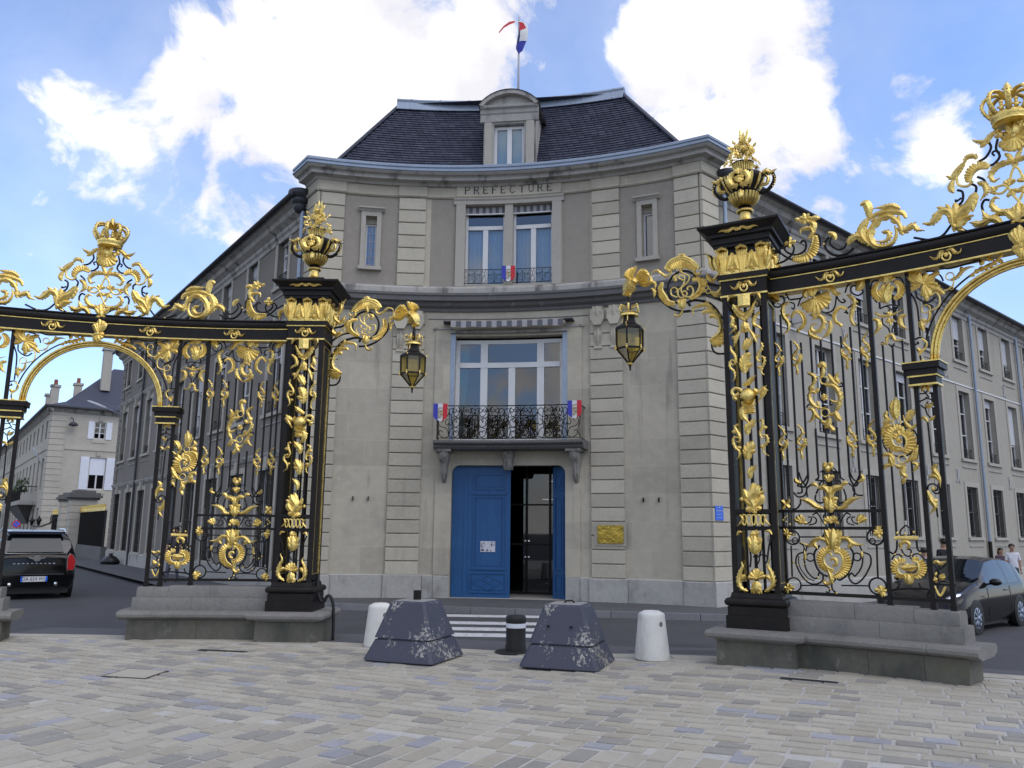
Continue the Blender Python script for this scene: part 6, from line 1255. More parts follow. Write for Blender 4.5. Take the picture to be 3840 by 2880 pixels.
    stroke(mb, lambda q, z, o=0.: g.B(q, z, .27 + o), g.PN, ('f', 66, 0, 6300, -60, 6270, -30, 6230, 0, 6210, 30, 6230, 60, 6270)); stroke(mb, lambda q, z, o=0.: g.B(q, z, .28 + o), g.PN, ('f', 46, 0, 6340, -40, 6400, 0, 6420, 40, 6400))
    stroke(mb, lambda q, z, o=0.: g.B(q, z, .2 + o), g.PN, ('a', 60, 0, 6030, 0, 6130))
    build('urn_gilding', mb, M_GOLD, urn, smooth=True, angle=36)
    for s_ in (-1, 1):
        mb = MB(); pth = [(.19, 6.14), (.27, 6.13), (.36, 6.19), (.41, 6.29), (.39, 6.38), (.33, 6.40), (.29, 6.36)]
        for o, w_, m_ in ((0, .026, M_IRON),): mb.sweep([g.B(s_ * q, z) for q, z in crom(pth, 4)], g.PN(), w_, .03, 6)
        build('urn_handle', mb, M_IRON, urn, smooth=True)
        mb = MB(); stroke(mb, g.B, g.PN, ('a', 60, s_ * 250, 6370, s_ * 300, 6420, s_ * 370, 6390, s_ * 440, 6420)); stroke(mb, lambda q, z, o=0.: g.B(q, z, o + .03), g.PN, ('a', 44, s_ * 230, 6220, s_ * 310, 6230, s_ * 340, 6300, s_ * 310, 6350)); 
        for k in range(6): t = -.9 + k * .32; mb.ball(g.B(s_ * (.33 + .095 * math.cos(t)), 6.27 + .11 * math.sin(t), .02), .013, 6)
        build('handle_gilding', mb, M_GOLD, urn, smooth=True, angle=36)
    mb = MB(); rr = random.Random(11)
    for k in range(64):     # bouquet
        h = rr.random() ** .8; z = 6.56 + h * .40; rad = (.235 - .19 * h) * rr.uniform(.35, 1.0) + .02; t = rr.random() * 2 * PI
        if k < 6: rad = .22; t = k; z = 6.62 + .05 * (k % 3)
        c = np.array((uc[0] + rad * math.cos(t), uc[1] + rad * math.sin(t), z + g.z0)); nrm_ = np.array((math.cos(t) * .8, math.sin(t) * .8 - .5, .4)); nrm_ /= np.linalg.norm(nrm_)
        e1 = np.cross(nrm_, (0, 0, 1)); e1 /= np.linalg.norm(e1); e2 = np.cross(nrm_, e1); sz = rr.uniform(.032, .058)
        for j in range(5):
            a_ = j * 1.256 + rr.random(); dd = e1 * math.cos(a_) + e2 * math.sin(a_)
            mb.sweep([c, c + dd * sz * .6 + nrm_ * .012, c + dd * sz], nrm_, np.array((.006, .4 * sz, .004)), np.array((.004, .008, .003)), 5)
        mb.ball(c + nrm_ * .008, sz * .30, 6)
    for k in range(30):     # sprays and leaves at the rim of the bunch
        t = rr.random() * 2 * PI; el = rr.uniform(-.5, 1.45); c = np.array((uc[0], uc[1], 6.62 + .12 * rr.random() + g.z0)); dd = np.array((math.cos(t) * math.cos(el), math.sin(t) * math.cos(el), math.sin(el))); L_ = rr.uniform(.17, .27) + .16 * max(0, math.sin(el)) ** 2
        mb.sweep([c + dd * L_ * .4, c + dd * L_ * .8], (0, 1, 0), .004, .004, 4); mb.sweep([c + dd * L_ * .75, c + dd * L_ * .9, c + dd * L_ * 1.05], (0, -1, 0), np.array((.006, .022, .003)), np.array((.004, .010, .003)), 5)
        if k % 2: mb.ball(c + dd * L_ * .82 + np.array((.012, 0, .012)), .014, 6)
    build('flower_bouquet', mb, M_GOLD, urn, smooth=True, angle=36)
    # -- entablature rail
    S1 = 2 * MIR
    for nm, z0, z1, o0, o1, m_ in (('rail_fascia', 4.675, 4.85, -.09, .09, M_IRON), ('rail_fillet', 4.655, 4.675, -.10, .10, M_GOLD), ('rail_fillet', 4.85, 4.862, -.10, .10, M_GOLD), ('rail_cap', 4.975, 4.995, -.13, .13, M_IRON)):
        P(nm, gbox(g, MB(), .05, S1, z0, z1 - .001, o0, o1, .25), m_)
    mb = MB(); prof = [(-.10, 4.862), (.10, 4.862), (.125, 4.88), (.14, 4.92), (.125, 4.96), (.10, 4.975), (-.10, 4.975), (-.125, 4.96), (-.14, 4.92), (-.125, 4.88)]
    aprof(mb, .05, S1, prof + [prof[0]], f=g.S, step=.25); P('rail_roll', mb, M_IRON, True, 50)
    # -- stiles and bars
    def vbar(nm, s, z0, z1, w_, d_=None, m_=M_IRON): P(nm, gbox(g, MB(), s - w_ / 2, s + w_ / 2, z0, z1, -(d_ or w_) / 2, (d_ or w_) / 2), m_)
    stl = [(1.345, .76, 4.66), (1.80, .76, 4.66), (2.005, .76, 3.30)]
    for s, z0, z1 in stl + [(2 * MIR - s, z0, z1) for s, z0, z1 in stl]:
        vbar('stile', s, z0, z1, .052); vbar('stile_foot', s, .72, .80, .066)
    vbar('stile', .06, .80, 4.66, .05)
    for s, z0, z1 in ((.165, .84, 4.3), (.25, 2.02, 4.38), (.365, 2.24, 4.02), (.49, 2.24, 3.98), (.612, 2.28, 2.86), (.612, 3.4, 4.10), (.735, 2.42, 2.83), (.735, 3.66, 3.98), (.866, 2.28, 2.86), (.866, 3.4, 4.05), (.982, 2.24, 4.00), (1.098, 2.24, 4.10), (1.205, 1.95, 4.30)): vbar('bar', s, z0, z1, .024)
    for c in ((.365, .49), (.982, 1.098)):
        mb = MB(); a, b = c; mb.sweep([g.S(s, z) for s, z in crom([(a, 2.26), (a + .01, 2.20), ((a + b) / 2, 2.13), (b - .01, 2.20), (b, 2.26)], 4)], g.SN(a), .012, .012, 6); P('bar_bow', mb, M_IRON, True)
    for nb, (s, z0, z1) in enumerate(((1.462, 1.53, 3.86), (1.572, 1.72, 2.14), (1.572, 3.15, 3.80), (1.685, 1.53, 3.86), (1.462, 4.28, 4.36), (1.685, 4.28, 4.36))): vbar('bar', s, z0, z1, .022)
    for s0, s1 in ((.09, 1.345), (1.345, 2.005)):
        P('bottom_rail', gbox(g, MB(), s0, s1, .82, .86, -.02, .02))
    P('bottom_rail', gbox(g, MB(), 2 * MIR - 2.005, S1 - .09, .82, .86, -.02, .02))
    for z in (1.835, 1.630): P('cross_rail', gbox(g, MB(), .09, 1.345, z - .018, z + .018, -.02, .02))
    # -- post capitals and the arch between them
    for mir in (False, True):
        for s0, s1, z0, z1, o, m_ in ((1.70, 2.105, 3.455, 3.525, .17, M_IRON), (1.69, 2.115, 3.525, 3.540, .18, M_GOLD), (1.73, 2.075, 3.385, 3.455, .14, M_IRON), (1.74, 2.065, 3.365, 3.385, .13, M_GOLD), (1.755, 2.05, 3.285, 3.365, .11, M_IRON), (1.745, 2.06, 3.262, 3.285, .125, M_GOLD)):
            a, b = (S1 - s1, S1 - s0) if mir else (s0, s1); P('post_capital', gbox(g, MB(), a, b, z0, z1 - .001, -o, o), m_)
    def arch(r0, r1, s0=0., s1=PI, n=30): return [(MIR - 1.0 * math.cos(t) * r0 / 1.0, 3.54 + .985 * math.sin(t) * r1 / .985) for t in np.linspace(s0, s1, n)]
    for dr, w_, o_, m_ in ((0, .022, .02, M_GOLD), (.03, .018, .045, M_GOLD), (-.028, .016, .0, M_GOLD), (.0, .03, -.03, M_IRON)):
        mb = MB(); pts = arch(1.0 + dr, .985 + dr); mb.sweep([g.S(s, z, o_) for s, z in pts], [g.SN(s) for s, z in pts], w_, .024, 6); P('arch_moulding', mb, m_, True)
    mb = MB(); pts = arch(1.12, 1.10, .14, PI * .40); mb.sweep([g.S(s, z) for s, z in pts], [g.SN(s) for s, z in pts], .011, .011, 6); pts = [(S1 - s, z) for s, z in pts]; mb.sweep([g.S(s, z) for s, z in pts], [g.SN(s) for s, z in pts], .011, .011, 6); P('outer_arch', mb, M_IRON, True)
    # -- ornaments of the grille
    for nm, key in (('valance_shell', 'valance'), ('valance_scrollwork', 'valance_iron'), ('medallion', 'medallion'), ('medallion_scrollwork', 'medallion_iron'), ('flower_finial', 'bud'), ('finial_scrollwork', 'bud_iron'), ('small_shells', 'frieze'), ('frieze_scrollwork', 'frieze_iron'), ('heart_cartouche', 'cartouche'), ('cartouche_scrollwork', 'cartouche_iron'),
                    ('shell_shield', 'shell_shield'), ('shield_frame', 'shell_shield_iron'), ('tendrils', 'tendrils'), ('tendril_scrollwork', 'tendrils_iron'), ('shell_swirl', 'swirl'), ('swirl_frame', 'swirl_iron'), ('winged_cartouche', 'winged_cartouche'), ('post_leaves', 'post_lattice'), ('post_scrollwork', 'post_lattice_iron'), ('spandrel_leaves', 'spandrel'), ('spandrel_scrollwork', 'spandrel_iron')):
        orn(nm, key, g, 'S', R)
    for nm, key in (('shell_shield', 'shell_shield'), ('tendrils', 'tendrils'), ('shell_swirl', 'swirl'), ('post_leaves', 'post_lattice'), ('post_scrollwork', 'post_lattice_iron'), ('spandrel_leaves', 'spandrel'), ('spandrel_scrollwork', 'spandrel_iron'), ('rail_scroll', 'rail_scroll')):
        orn(nm, key, g, 'S', R, mir=MIR)
    off_gold = lambda key, ds, dz=0.: orn('rail_badge', key, g, 'S', R, ds=ds, dz=dz)
    # the keystone spray stands proud of the rail
    mb = MB()
    for st in ORN['keystone']: stroke(mb, lambda s, z, o=0.: g.S(s + .07, z, o + .11), g.SN, st)
    build('keystone_leaves', mb, M_GOLD, R, smooth=True, angle=36)
    for ds in (0., -1.34, 1.45):
        mb = MB()
        for st in ORN['rail_badge']: stroke(mb, lambda s, z, o=0.: g.S(s + ds - .02, z - .065, o + .088), g.SN, st)
        build('rail_badge', mb, M_GOLD, R, smooth=True, angle=36)
    DR0 = (.43, 3.78)
    for s, z, mi in ((.20, 3.79, 1), (.43, 3.79, 1), (1.04, 3.79, -1), (1.275, 3.79, -1), (.20, 2.70, 1), (.43, 2.70, 1), (1.04, 2.70, -1), (1.275, 2.70, -1)):
        mb = MB()
        for st in ORN['drop']: stroke(mb, lambda q, zz, o=0.: g.S(s + mi * (q - .43) * 1.3, z + (zz - 3.78) * 1.1, o), g.SN, st)
        build('drop_ornament', mb, M_GOLD, R, smooth=True, angle=36)
    for nm, key in (('rail_scroll', 'rail_scroll'), ('rail_scrollwork', 'rail_scroll_iron'), ('crest_leaves', 'crest'), ('crest_scrollwork', 'crest_iron'), ('crest_shell', 'crest_shell')): orn(nm, key, g, 'S', R, dz=-.03)
    # -- crown
    cc = np.array(g.S(MIR, 0)); C0 = (cc[0], cc[1], g.z0 - .03)
    mb = MB(); mb.lathe(C0, [(.165, 6.19), (.185, 6.20), (.18, 6.22), (.195, 6.245), (.20, 6.29), (.185, 6.31), (.175, 6.30)], 24); cr_ = build('crown', mb, M_GOLD, R, smooth=True, angle=50)
    mb = MB()
    for k in range(8):
        t = 2 * PI * k / 8 + .2; e = np.array((math.cos(t), math.sin(t), 0)); pth = [(.185, 6.29), (.245, 6.38), (.265, 6.47), (.22, 6.55), (.12, 6.57), (.05, 6.53), (.015, 6.56)]
        q = crom([np.array(C0) + e * r + np.array((0, 0, z)) for r, z in pth], 4); mb.sweep(q, np.cross(e, (0, 0, 1)), .019, .034, 6)
        for j in range(3, len(q) - 6, 2): mb.ball(q[j] + e * .014 + np.array((0, 0, .006)), .015, 6)
        t2 = t + PI / 8; e2 = np.array((math.cos(t2), math.sin(t2), 0)); b_ = np.array(C0) + e2 * .19
        for z_, r_ in ((6.33, .03), (6.37, .022), (6.40, .026)): mb.ball(b_ + np.array((0, 0, z_)), r_, 6)
        tn = np.cross(e2, (0, 0, 1)); mb.sweep([b_ - tn * .045 + np.array((0, 0, 6.345)), b_ + tn * .045 + np.array((0, 0, 6.345))], (0, 0, 1), .012, .012, 5)
    mb.lathe(C0, [(.02, 6.54), (.05, 6.565), (.055, 6.59), (.03, 6.61), (.055, 6.635), (.02, 6.645), (.035, 6.665), (.02, 6.69), (.003, 6.71)], 10)
    build('crown_arches', mb, M_GOLD, cr_, smooth=True)
    # -- lantern bracket with its rooster
    orn('bracket_leaves', 'bracket', g, 'B', R, dq=.175); orn('bracket_scrollwork', 'bracket_iron', g, 'B', R, dq=.175)
    orn('rooster', 'rooster', g, 'B', R, dq=.175, thick=1.7)
    return R
GL = Gate((-3.64, 13.02), 177, 5.5, .03, 1, (-3.32, 12.99), 179, 'left')
GR = Gate((3.30, 10.43), -31, -5.5, .11, -1, (3.17, 10.51), -29, 'right')
gateL = make_gate(GL, 'gilded black iron gate left of the blue door with its whole crowned arch in view', 'left')
gateR = make_gate(GR, 'gilded black iron gate on the right, its crowned arch cut by the picture edge', 'right')

# ------------------------------------------------------------------ stone bases of the gates
def gate_base(g, label):
    R = empty('low_stone_wall', (*g.S(1.0, 0)[:2], 0), label, 'stone wall', 'low stone walls under the gates')
    f = g.B
    e = -g.z0 - .05
    def P(nm, mb, m): return build(nm, mb, m, R, smooth=True, angle=30)
    # under the pier
    mb = MB()
    def ring(prof, c0=(0, 0)):
        vs = []
        for r, z in prof: vs += [f(-r, z, -r), f(r, z, -r), f(r, z, r), f(-r, z, r)]
        return vs, [(i * 4 + k, i * 4 + (k + 1) % 4, (i + 1) * 4 + (k + 1) % 4, (i + 1) * 4 + k) for i in range(len(prof) - 1) for k in range(4)] + [tuple((len(prof) - 1) * 4 + k for k in range(4))]
    mb.add(*ring([(.47, e), (.465, .255), (.455, .27)])); P('pier_block', mb, M_MOSS)
    mb = MB(); mb.add(*ring([(.45, .262), (.47, .275), (.50, .295), (.55, .30), (.575, .325), (.58, .36), (.565, .39), (.53, .402), (.3, .41)])); P('pier_ledge', mb, M_BASE)
    # dwarf wall under the grille, in slabs
    cuts = [.12, 1.12, 1.72, 2.17]
    lows = [(a, b) for a, b in zip(cuts, cuts[1:])]
    for seg_i, (flip) in enumerate((False, True)):
        S1 = 2 * MIR
        for j, (a, b) in enumerate(lows):
            aa, bb = (S1 - b, S1 - a) if flip else (a, b)
            mb = MB(); aprof(mb, aa + .002, bb - .002, [(-.27, e), (.27, e), (.265, .262), (-.265, .262), (-.27, e)], f=g.S, step=.3); P('base_slab', mb, M_MOSS)
        for (a, b) in ((.14, 1.78), (1.78, 2.30)):
            aa, bb = (S1 - b, S1 - a) if flip else (a, b)
            pr = [(-.25, .262), (.25, .262), (.285, .285), (.345, .292), (.375, .315), (.38, .35), (.362, .382), (.32, .394), (.2, .40), (-.2, .40), (-.32, .394), (-.362, .382), (-.38, .35), (-.375, .315), (-.345, .292), (-.285, .285), (-.25, .262)]
            mb = MB(); aprof(mb, aa + .002, bb - .002, pr, f=g.S, step=.3); P('ledge_slab', mb, M_BASE)
        for (a, b, z0, z1, o0, o1) in ((.05, 1.25, .40, .585, .20, .185), (1.25, 2.14, .40, .585, .20, .185), (.05, .98, .587, .755, .165, .145), (.98, 1.62, .587, .755, .165, .145), (1.62, 2.09, .587, .735, .165, .145)):
            aa, bb = (S1 - b, S1 - a) if flip else (a, b)
            mb = MB(); aprof(mb, aa + .002, bb - .002, [(-o0, z0), (o0, z0), (o0, z1 - .05), (o1, z1 - .01), (o1 - .02, z1), (-o1 + .02, z1), (-o1, z1 - .01), (-o0, z1 - .05), (-o0, z0)], f=g.S, step=.3); P('coping_block', mb, M_BASE)
    return R
gate_base(GL, 'mossy stepped low stone wall under the left gate'); gate_base(GR, 'mossy stepped low stone wall under the right gate with a chipped end')

# ------------------------------------------------------------------ lanterns
def lantern(g, label):
    c = g.B(-1.70, 0); Z = lambda z: z + g.z0 - .0; C = (c[0], c[1], 0)
    R = empty('hanging_lantern', (c[0], c[1], Z(3.82)), label, 'lantern', 'hanging gate lanterns')
    mb = MB(); mb.lathe(C, [(.022, Z(4.60)), (.026, Z(4.80)), (.018, Z(4.97))], 8); build('rod', mb, M_IRON, R, smooth=True)
    mb = MB(); mb.lathe(C, [(.115, Z(4.615)), (.135, Z(4.62)), (.13, Z(4.65)), (.14, Z(4.665)), (.125, Z(4.675)), (.11, Z(4.67))], 18); cw = build('crown', mb, M_GOLD, R, smooth=True, angle=36)
    mb = MB()
    for k in range(6):
        t = k * PI / 3 + .3; e = np.array((math.cos(t), math.sin(t), 0)); q = crom([np.array((c[0], c[1], Z(z))) + e * r for r, z in ((.125, 4.665), (.15, 4.71), (.14, 4.77), (.09, 4.775), (.04, 4.74))], 4); mb.sweep(q, np.cross(e, (0, 0, 1)), .008, .016, 5); mb.ball(q[9], .02, 6)
    build('crown_arches', mb, M_GOLD, cw, smooth=True)
    a0 = math.radians(10)
    mb = MB(); mb.lathe(C, [(.085, Z(4.615)), (.09, Z(4.56)), (.105, Z(4.51)), (.17, Z(4.475)), (.20, Z(4.45)), (.205, Z(4.43))], 6, a0=a0); build('hood', mb, M_IRON, R)
    def V(k, r, z): t = a0 + k * PI / 3; return np.array((c[0] + r * math.cos(t), c[1] + r * math.sin(t), Z(z)))
    for k in range(6):
        mb = MB(); n_ = V(k + .5, 1, 0) - np.array((c[0], c[1], Z(0))); mb.sweep([V(k, .20, 4.44), V(k, .195, 4.13)], n_, .016, .012, 4); mb.sweep([V(k, .195, 4.13), V(k, .03, 3.93)], n_, .013, .010, 4); build('frame_bar', mb, M_IRON, R)
        mb = MB(); mb.sweep([V(k, .20, 4.135), V(k + 1, .20, 4.135)], (0, 0, 1), .012, .020, 4); mb.sweep([V(k, .20, 4.43), V(k + 1, .20, 4.43)], (0, 0, 1), .012, .020, 4); build('frame_ring', mb, M_IRON, R)
        mb = MB(); mb.add([V(k, .187, 4.14), V(k + 1, .187, 4.14), V(k + 1, .192, 4.43), V(k, .192, 4.43)], [(0, 1, 2, 3)]); build('pane', mb, M_AMBER, R)
        mb = MB(); mb.add([V(k, .187, 4.13), V(k + 1, .187, 4.13), V(k + 1, .03, 3.94), V(k, .03, 3.94)], [(0, 1, 2, 3)]); build('lower_pane', mb, M_AMBER, R)
        mb = MB(); p = V(k, .21, 4.135); mb.ball(p, .020, 6); mb.ball(p + np.array((0, 0, .03)), .013, 6); mb.ball(p - np.array((0, 0, .025)), .012, 6); build('gilt_stud', mb, M_GOLD, R, smooth=True, angle=36)
        if k % 2 == 0:
            mb = MB(); n_ = np.cross(V(k, 1, 0) - np.array((c[0], c[1], Z(0))), (0, 0, 1)); mb.sweep(crom([V(k, .125, 4.61), V(k, .14, 4.54), V(k, .20, 4.50), V(k, .245, 4.47), V(k, .22, 4.43), V(k, .20, 4.46)], 4), n_, .005, .006, 5); build('wire_scroll', mb, M_GOLD, R, smooth=True, angle=36)
    mb = MB(); mb.lathe(C, [(.03, Z(4.12)), (.035, Z(4.14)), (.03, Z(4.30)), (.012, Z(4.34))], 8); build('bulb', mb, M_WHITE, R, smooth=True)
    mb = MB(); mb.lathe(C, [(.01, Z(3.90)), (.04, Z(3.91)), (.045, Z(3.93)), (.03, Z(3.945))], 10); build('finial_collar', mb, M_GOLD, R, smooth=True, angle=36)
    mb = MB(); mb.lathe(C, [(.004, Z(3.82)), (.012, Z(3.835)), (.014, Z(3.87)), (.022, Z(3.90))], 8); build('finial', mb, M_IRON, R, smooth=True)
lantern(GL, 'crowned six-sided amber lantern hanging from the left gate bracket'); lantern(GR, 'crowned six-sided amber lantern hanging from the right gate bracket')
# ------------------------------------------------------------------ blocks and bollards on the plaza
def worn_paint():
    m = bpy.data.materials.new('worn blue-grey paint'); m.use_nodes = True; t = m.node_tree; n = t.nodes; l = t.links; b = n['Principled BSDF']; b.inputs['Roughness'].default_value = .62
    tcn = n.new('ShaderNodeTexCoord')
    def nz_(s, d, r): q = n.new('ShaderNodeTexNoise'); q.inputs['Scale'].default_value = s; q.inputs['Detail'].default_value = d; q.inputs['Roughness'].default_value = r; l.new(tcn.outputs['Object'], q.inputs['Vector']); return q.outputs['Fac']
    big = nz_(2.6, 2, .5); fine = nz_(24, 6, .7)
    ad = n.new('ShaderNodeMath'); ad.operation = 'MULTIPLY_ADD'; l.new(big, ad.inputs[0]); ad.inputs[1].default_value = .75; l.new(fine, ad.inputs[2])
    mr = n.new('ShaderNodeMapRange'); mr.interpolation_type = 'SMOOTHSTEP'; l.new(ad.outputs[0], mr.inputs['Value']); mr.inputs['From Min'].default_value = .985; mr.inputs['From Max'].default_value = 1.02
    mx_ = n.new('ShaderNodeMixRGB'); l.new(mr.outputs['Result'], mx_.inputs[0]); mx_.inputs[1].default_value = (.040, .043, .066, 1); mx_.inputs[2].default_value = (.29, .28, .25, 1); l.new(mx_.outputs[0], b.inputs['Base Color'])
    bp = n.new('ShaderNodeBump'); bp.inputs['Strength'].default_value = .4; bp.inputs['Distance'].default_value = .01; l.new(fine, bp.inputs['Height']); l.new(bp.outputs[0], b.inputs['Normal'])
    return m
M_WORN = worn_paint()
def frustum(mb, c, rz, lv, ch=.04):
    """stack of chamfered square rings: lv = (half, z)"""
    vs = []; ca, sa = math.cos(rz), math.sin(rz)
    for h, z in lv:
        k = min(ch, h * .12)
        for x, y in ((-h + k, -h), (h - k, -h), (h, -h + k), (h, h - k), (h - k, h), (-h + k, h), (-h, h - k), (-h, -h + k)): vs.append((c[0] + x * ca - y * sa, c[1] + x * sa + y * ca, c[2] + z))
    n = 8; fs = [(i * n + k, i * n + (k + 1) % n, (i + 1) * n + (k + 1) % n, (i + 1) * n + k) for i in range(len(lv) - 1) for k in range(n)]; fs += [tuple(range(n))[::-1], tuple((len(lv) - 1) * n + k for k in range(n))]
    mb.add(vs, fs)
def block(x, y, rz, stub, label):
    z = G(x); R = empty('concrete_block', (x, y, z), label, 'concrete block', 'painted concrete blocks')
    R.rotation_euler.z = 0
    mb = MB(); frustum(mb, (x, y, z), rz, [(.47, .012), (.495, .03), (.485, .06), (.395, .275)]); build('lower_block', mb, M_WORN, R)
    mb = MB(); frustum(mb, (x, y, z), rz, [(.37, .27), (.37, .305)]); build('groove', mb, M_WORN, R)
    mb = MB(); frustum(mb, (x, y, z), rz, [(.40, .30), (.395, .315), (.258, .725), (.23, .75)]); build('upper_block', mb, M_WORN, R)
    mb = MB(); frustum(mb, (x, y, z), rz, [(.21, .745), (.20, .757)]); build('top_mortar', mb, mat('mortar grey', (.25, .245, .235), .9, var=.3, vscale=9, coord='World'), R)
    if stub: mb = MB(); mb.lathe((x + .01, y + .02, z), [(.052, .74), (.052, .875), (.047, .875), (.047, .79)], 14); build('pipe_stub', mb, M_IRON, R)
    else:
        mb = MB(); mb.sweep([(x - .05, y, z + .75), (x - .03, y, z + .78), (x + .05, y, z + .785), (x + .08, y, z + .755)], (0, 1, 0), .012, .012, 6); build('lifting_hook', mb, M_IRON, R)
        for dx in (-.16, .13):
            q = Vector((dx, -.352, .50)); q.rotate(Matrix.Rotation(rz, 3, 'Z')); mb = MB(); mb.ball((x + q.x, y + q.y, z + q.z), .017, 8); build('bolt_hole', mb, M_DARK, R)
block(-1.24, 11.10, math.radians(-21), True, 'worn blue-grey concrete block with a short pipe stub on top')
block(.74, 10.58, math.radians(-19), False, 'blue-grey concrete block with a bent hook on top')
def wbollard(x, y, label):
    z = G(x); R = empty('white_bollard', (x, y, z), label, 'bollard', 'white concrete bollards')
    mb = MB(); mb.lathe((x, y, z), [(.20, .0), (.222, .01), (.223, .05), (.172, .53), (.17, .56), (.155, .578), (.10, .605), (.02, .613)], 32); build('body', mb, M_BOLW, R, smooth=True, angle=40)
    d_ = Vector((.50, -.86, 0)).normalized(); mb = MB()
    p = Vector((x, y, z + .45)) + d_ * .172; r_ = Vector((-d_.y, d_.x, 0))
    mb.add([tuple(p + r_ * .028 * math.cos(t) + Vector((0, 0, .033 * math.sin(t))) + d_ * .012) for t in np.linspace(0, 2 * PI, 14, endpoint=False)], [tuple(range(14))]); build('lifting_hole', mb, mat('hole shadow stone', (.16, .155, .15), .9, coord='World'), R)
wbollard(1.84, 10.88, 'white concrete bollard standing clear between the hooked block and the right gate')
wbollard(-1.90, 12.32, 'white concrete bollard half hidden behind the block with the pipe stub')
x, y = .09, 11.72; z = G(x); R = empty('black_bollard', (x, y, z), 'short black bollard with one white band between the two blocks', 'bollard')
mb = MB(); mb.lathe((x, y, z), [(.145, .0), (.145, .10), (.137, .12), (.137, .34)], 28); build('body', mb, M_RUB, R, smooth=True, angle=40)
mb = MB(); mb.lathe((x, y, z), [(.139, .34), (.139, .40)], 28); build('white_band', mb, M_SHUT, R, smooth=True, angle=40)
mb = MB(); mb.lathe((x, y, z), [(.138, .40), (.140, .44), (.14, .48), (.125, .50), (.02, .505)], 28); build('cap', mb, M_RUB, R, smooth=True, angle=40)
mb = MB(); mb.lathe((x - .03, y, z), [(.26, .0), (.265, .014), (.235, .03), (.15, .035)], 28); build('foot_plate', mb, M_RUB, R, smooth=True, angle=40)
# cable conduit beside the left pier
mb = MB(); q0 = np.array(GL.B(-.33, .95)); pts = [q0, GL.B(-.34, .70, .05), GL.B(-.40, .545, .05), GL.B(-.455, .54, .05), GL.B(-.48, .60, .05), GL.B(-.53, .625, .05), GL.B(-.58, .55, .05), GL.B(-.605, .40, .05), GL.B(-.615, .10, .05), GL.B(-.615, -.03, .05)]
mb.sweep(crom([np.array(p) for p in pts], 5), (0, -1, 0), .024, .024, 8); o = build('cable_conduit', mb, M_RUB, loc=GL.B(-.615, -.03, .05), smooth=True); tag(o, 'thick black cable bending round the left gate pier base', 'cable')

# ------------------------------------------------------------------ plates, shields, poster, flag
def text_obj(name, body, size, m, parent, loc, rt_, up_, ext=.001, align='CENTER', sx=1.0):
    cu = bpy.data.curves.new(name, 'FONT'); cu.body = body; cu.size = size; cu.extrude = ext; cu.align_x = align; cu.align_y = 'CENTER'
    t = bpy.data.objects.new('tmp_text', cu); col.objects.link(t); dg = bpy.context.evaluated_depsgraph_get(); me = bpy.data.meshes.new_from_object(t.evaluated_get(dg)); bpy.data.objects.remove(t)
    rt_ = Vector(rt_).normalized(); up_ = Vector(up_).normalized(); nn = rt_.cross(up_); M = Matrix((rt_ * sx, up_, nn)).transposed().to_4x4(); M.translation = Vector(loc) - ORG[parent]
    me.transform(M); me.materials.clear(); me.materials.append(m); me.name = name
    o = bpy.data.objects.new(name, me); link(o, parent); ORG[o] = ORG[parent]; return o
def tang(f, u): a = np.array(f(u - .05, 0)); b = np.array(f(u + .05, 0)); d = b - a; return Vector(d / np.linalg.norm(d))
# brass plate
R = empty('brass_plate', A(2.52, 1.4, .06), 'polished blank brass plaque on a pilaster right of the door', 'plaque')
mb = MB(); abox(mb, 2.14, 2.90, 1.36, 1.89, .055, .068); build('backing_panel', mb, M_STONE, R, uvf=uvA)
mb = MB(); p0, p1 = A(2.22, 1.42, .09), A(2.83, 1.42, .09); q0, q1 = A(2.22, 1.42, .065), A(2.83, 1.42, .065); mb.hexa([p0, p1, q1, q0] + [(x, y, 1.83) for x, y, _ in (p0, p1, q1, q0)]); build('plate', mb, M_BRASS, R)
# street name plate at the right corner
R = empty('street_name_plate', RR(.16, 1.96, .06), 'small blue enamel street name plate on the right corner quoins', 'street sign')
Fq = lambda t, z, d=0.: RR(t, z, d)
mb = MB(); abox(mb, .02, .32, 1.955, 2.27, .056, .072, f=Fq, step=9); build('plate', mb, M_SIGN, R)
for txt, z, s_ in (('RUE', 2.235, .040), ('Préfet Claude ÉRIGNAC', 2.165, .032), ('Préfet de Région Corse', 2.085, .022), ('Assassiné le 6 Février 1998', 2.015, .022)):
    text_obj('lettering', txt, s_, M_WHITE, R, RR(.17, z, .075), tang(RR, .2), (0, 0, 1), sx=.78)
# poster on the door leaf
R = empty('door_poster', fD(-.43, 1.18, .03), 'small black and white photo poster pasted on the blue door', 'poster')
mb = MB(); abox(mb, -.61, -.26, 1.18, 1.43, .026, .030, f=fD, step=9)
pm = bpy.data.materials.new('poster print'); pm.use_nodes = True; pn = pm.node_tree.nodes; pl_ = pm.node_tree.links; nzp = pn.new('ShaderNodeTexNoise'); nzp.inputs['Scale'].default_value = 14; nzp.inputs['Detail'].default_value = 3; g_ = pn.new('ShaderNodeNewGeometry'); pl_.new(g_.outputs['Position'], nzp.inputs['Vector']); crp = pn.new('ShaderNodeValToRGB'); crp.color_ramp.elements[0].position = .42; crp.color_ramp.elements[0].color = (.04, .04, .07, 1); crp.color_ramp.elements[1].position = .56; crp.color_ramp.elements[1].color = (.55, .55, .6, 1); pl_.new(nzp.outputs['Fac'], crp.inputs[0]); pl_.new(crp.outputs[0], pn['Principled BSDF'].inputs['Base Color'])
build('sheet', mb, mat('poster paper', (.6, .6, .63), .7, coord='World'), R)
mb = MB(); abox(mb, -.595, -.275, 1.195, 1.415, .030, .032, f=fD, step=9); build('print', mb, pm, R)
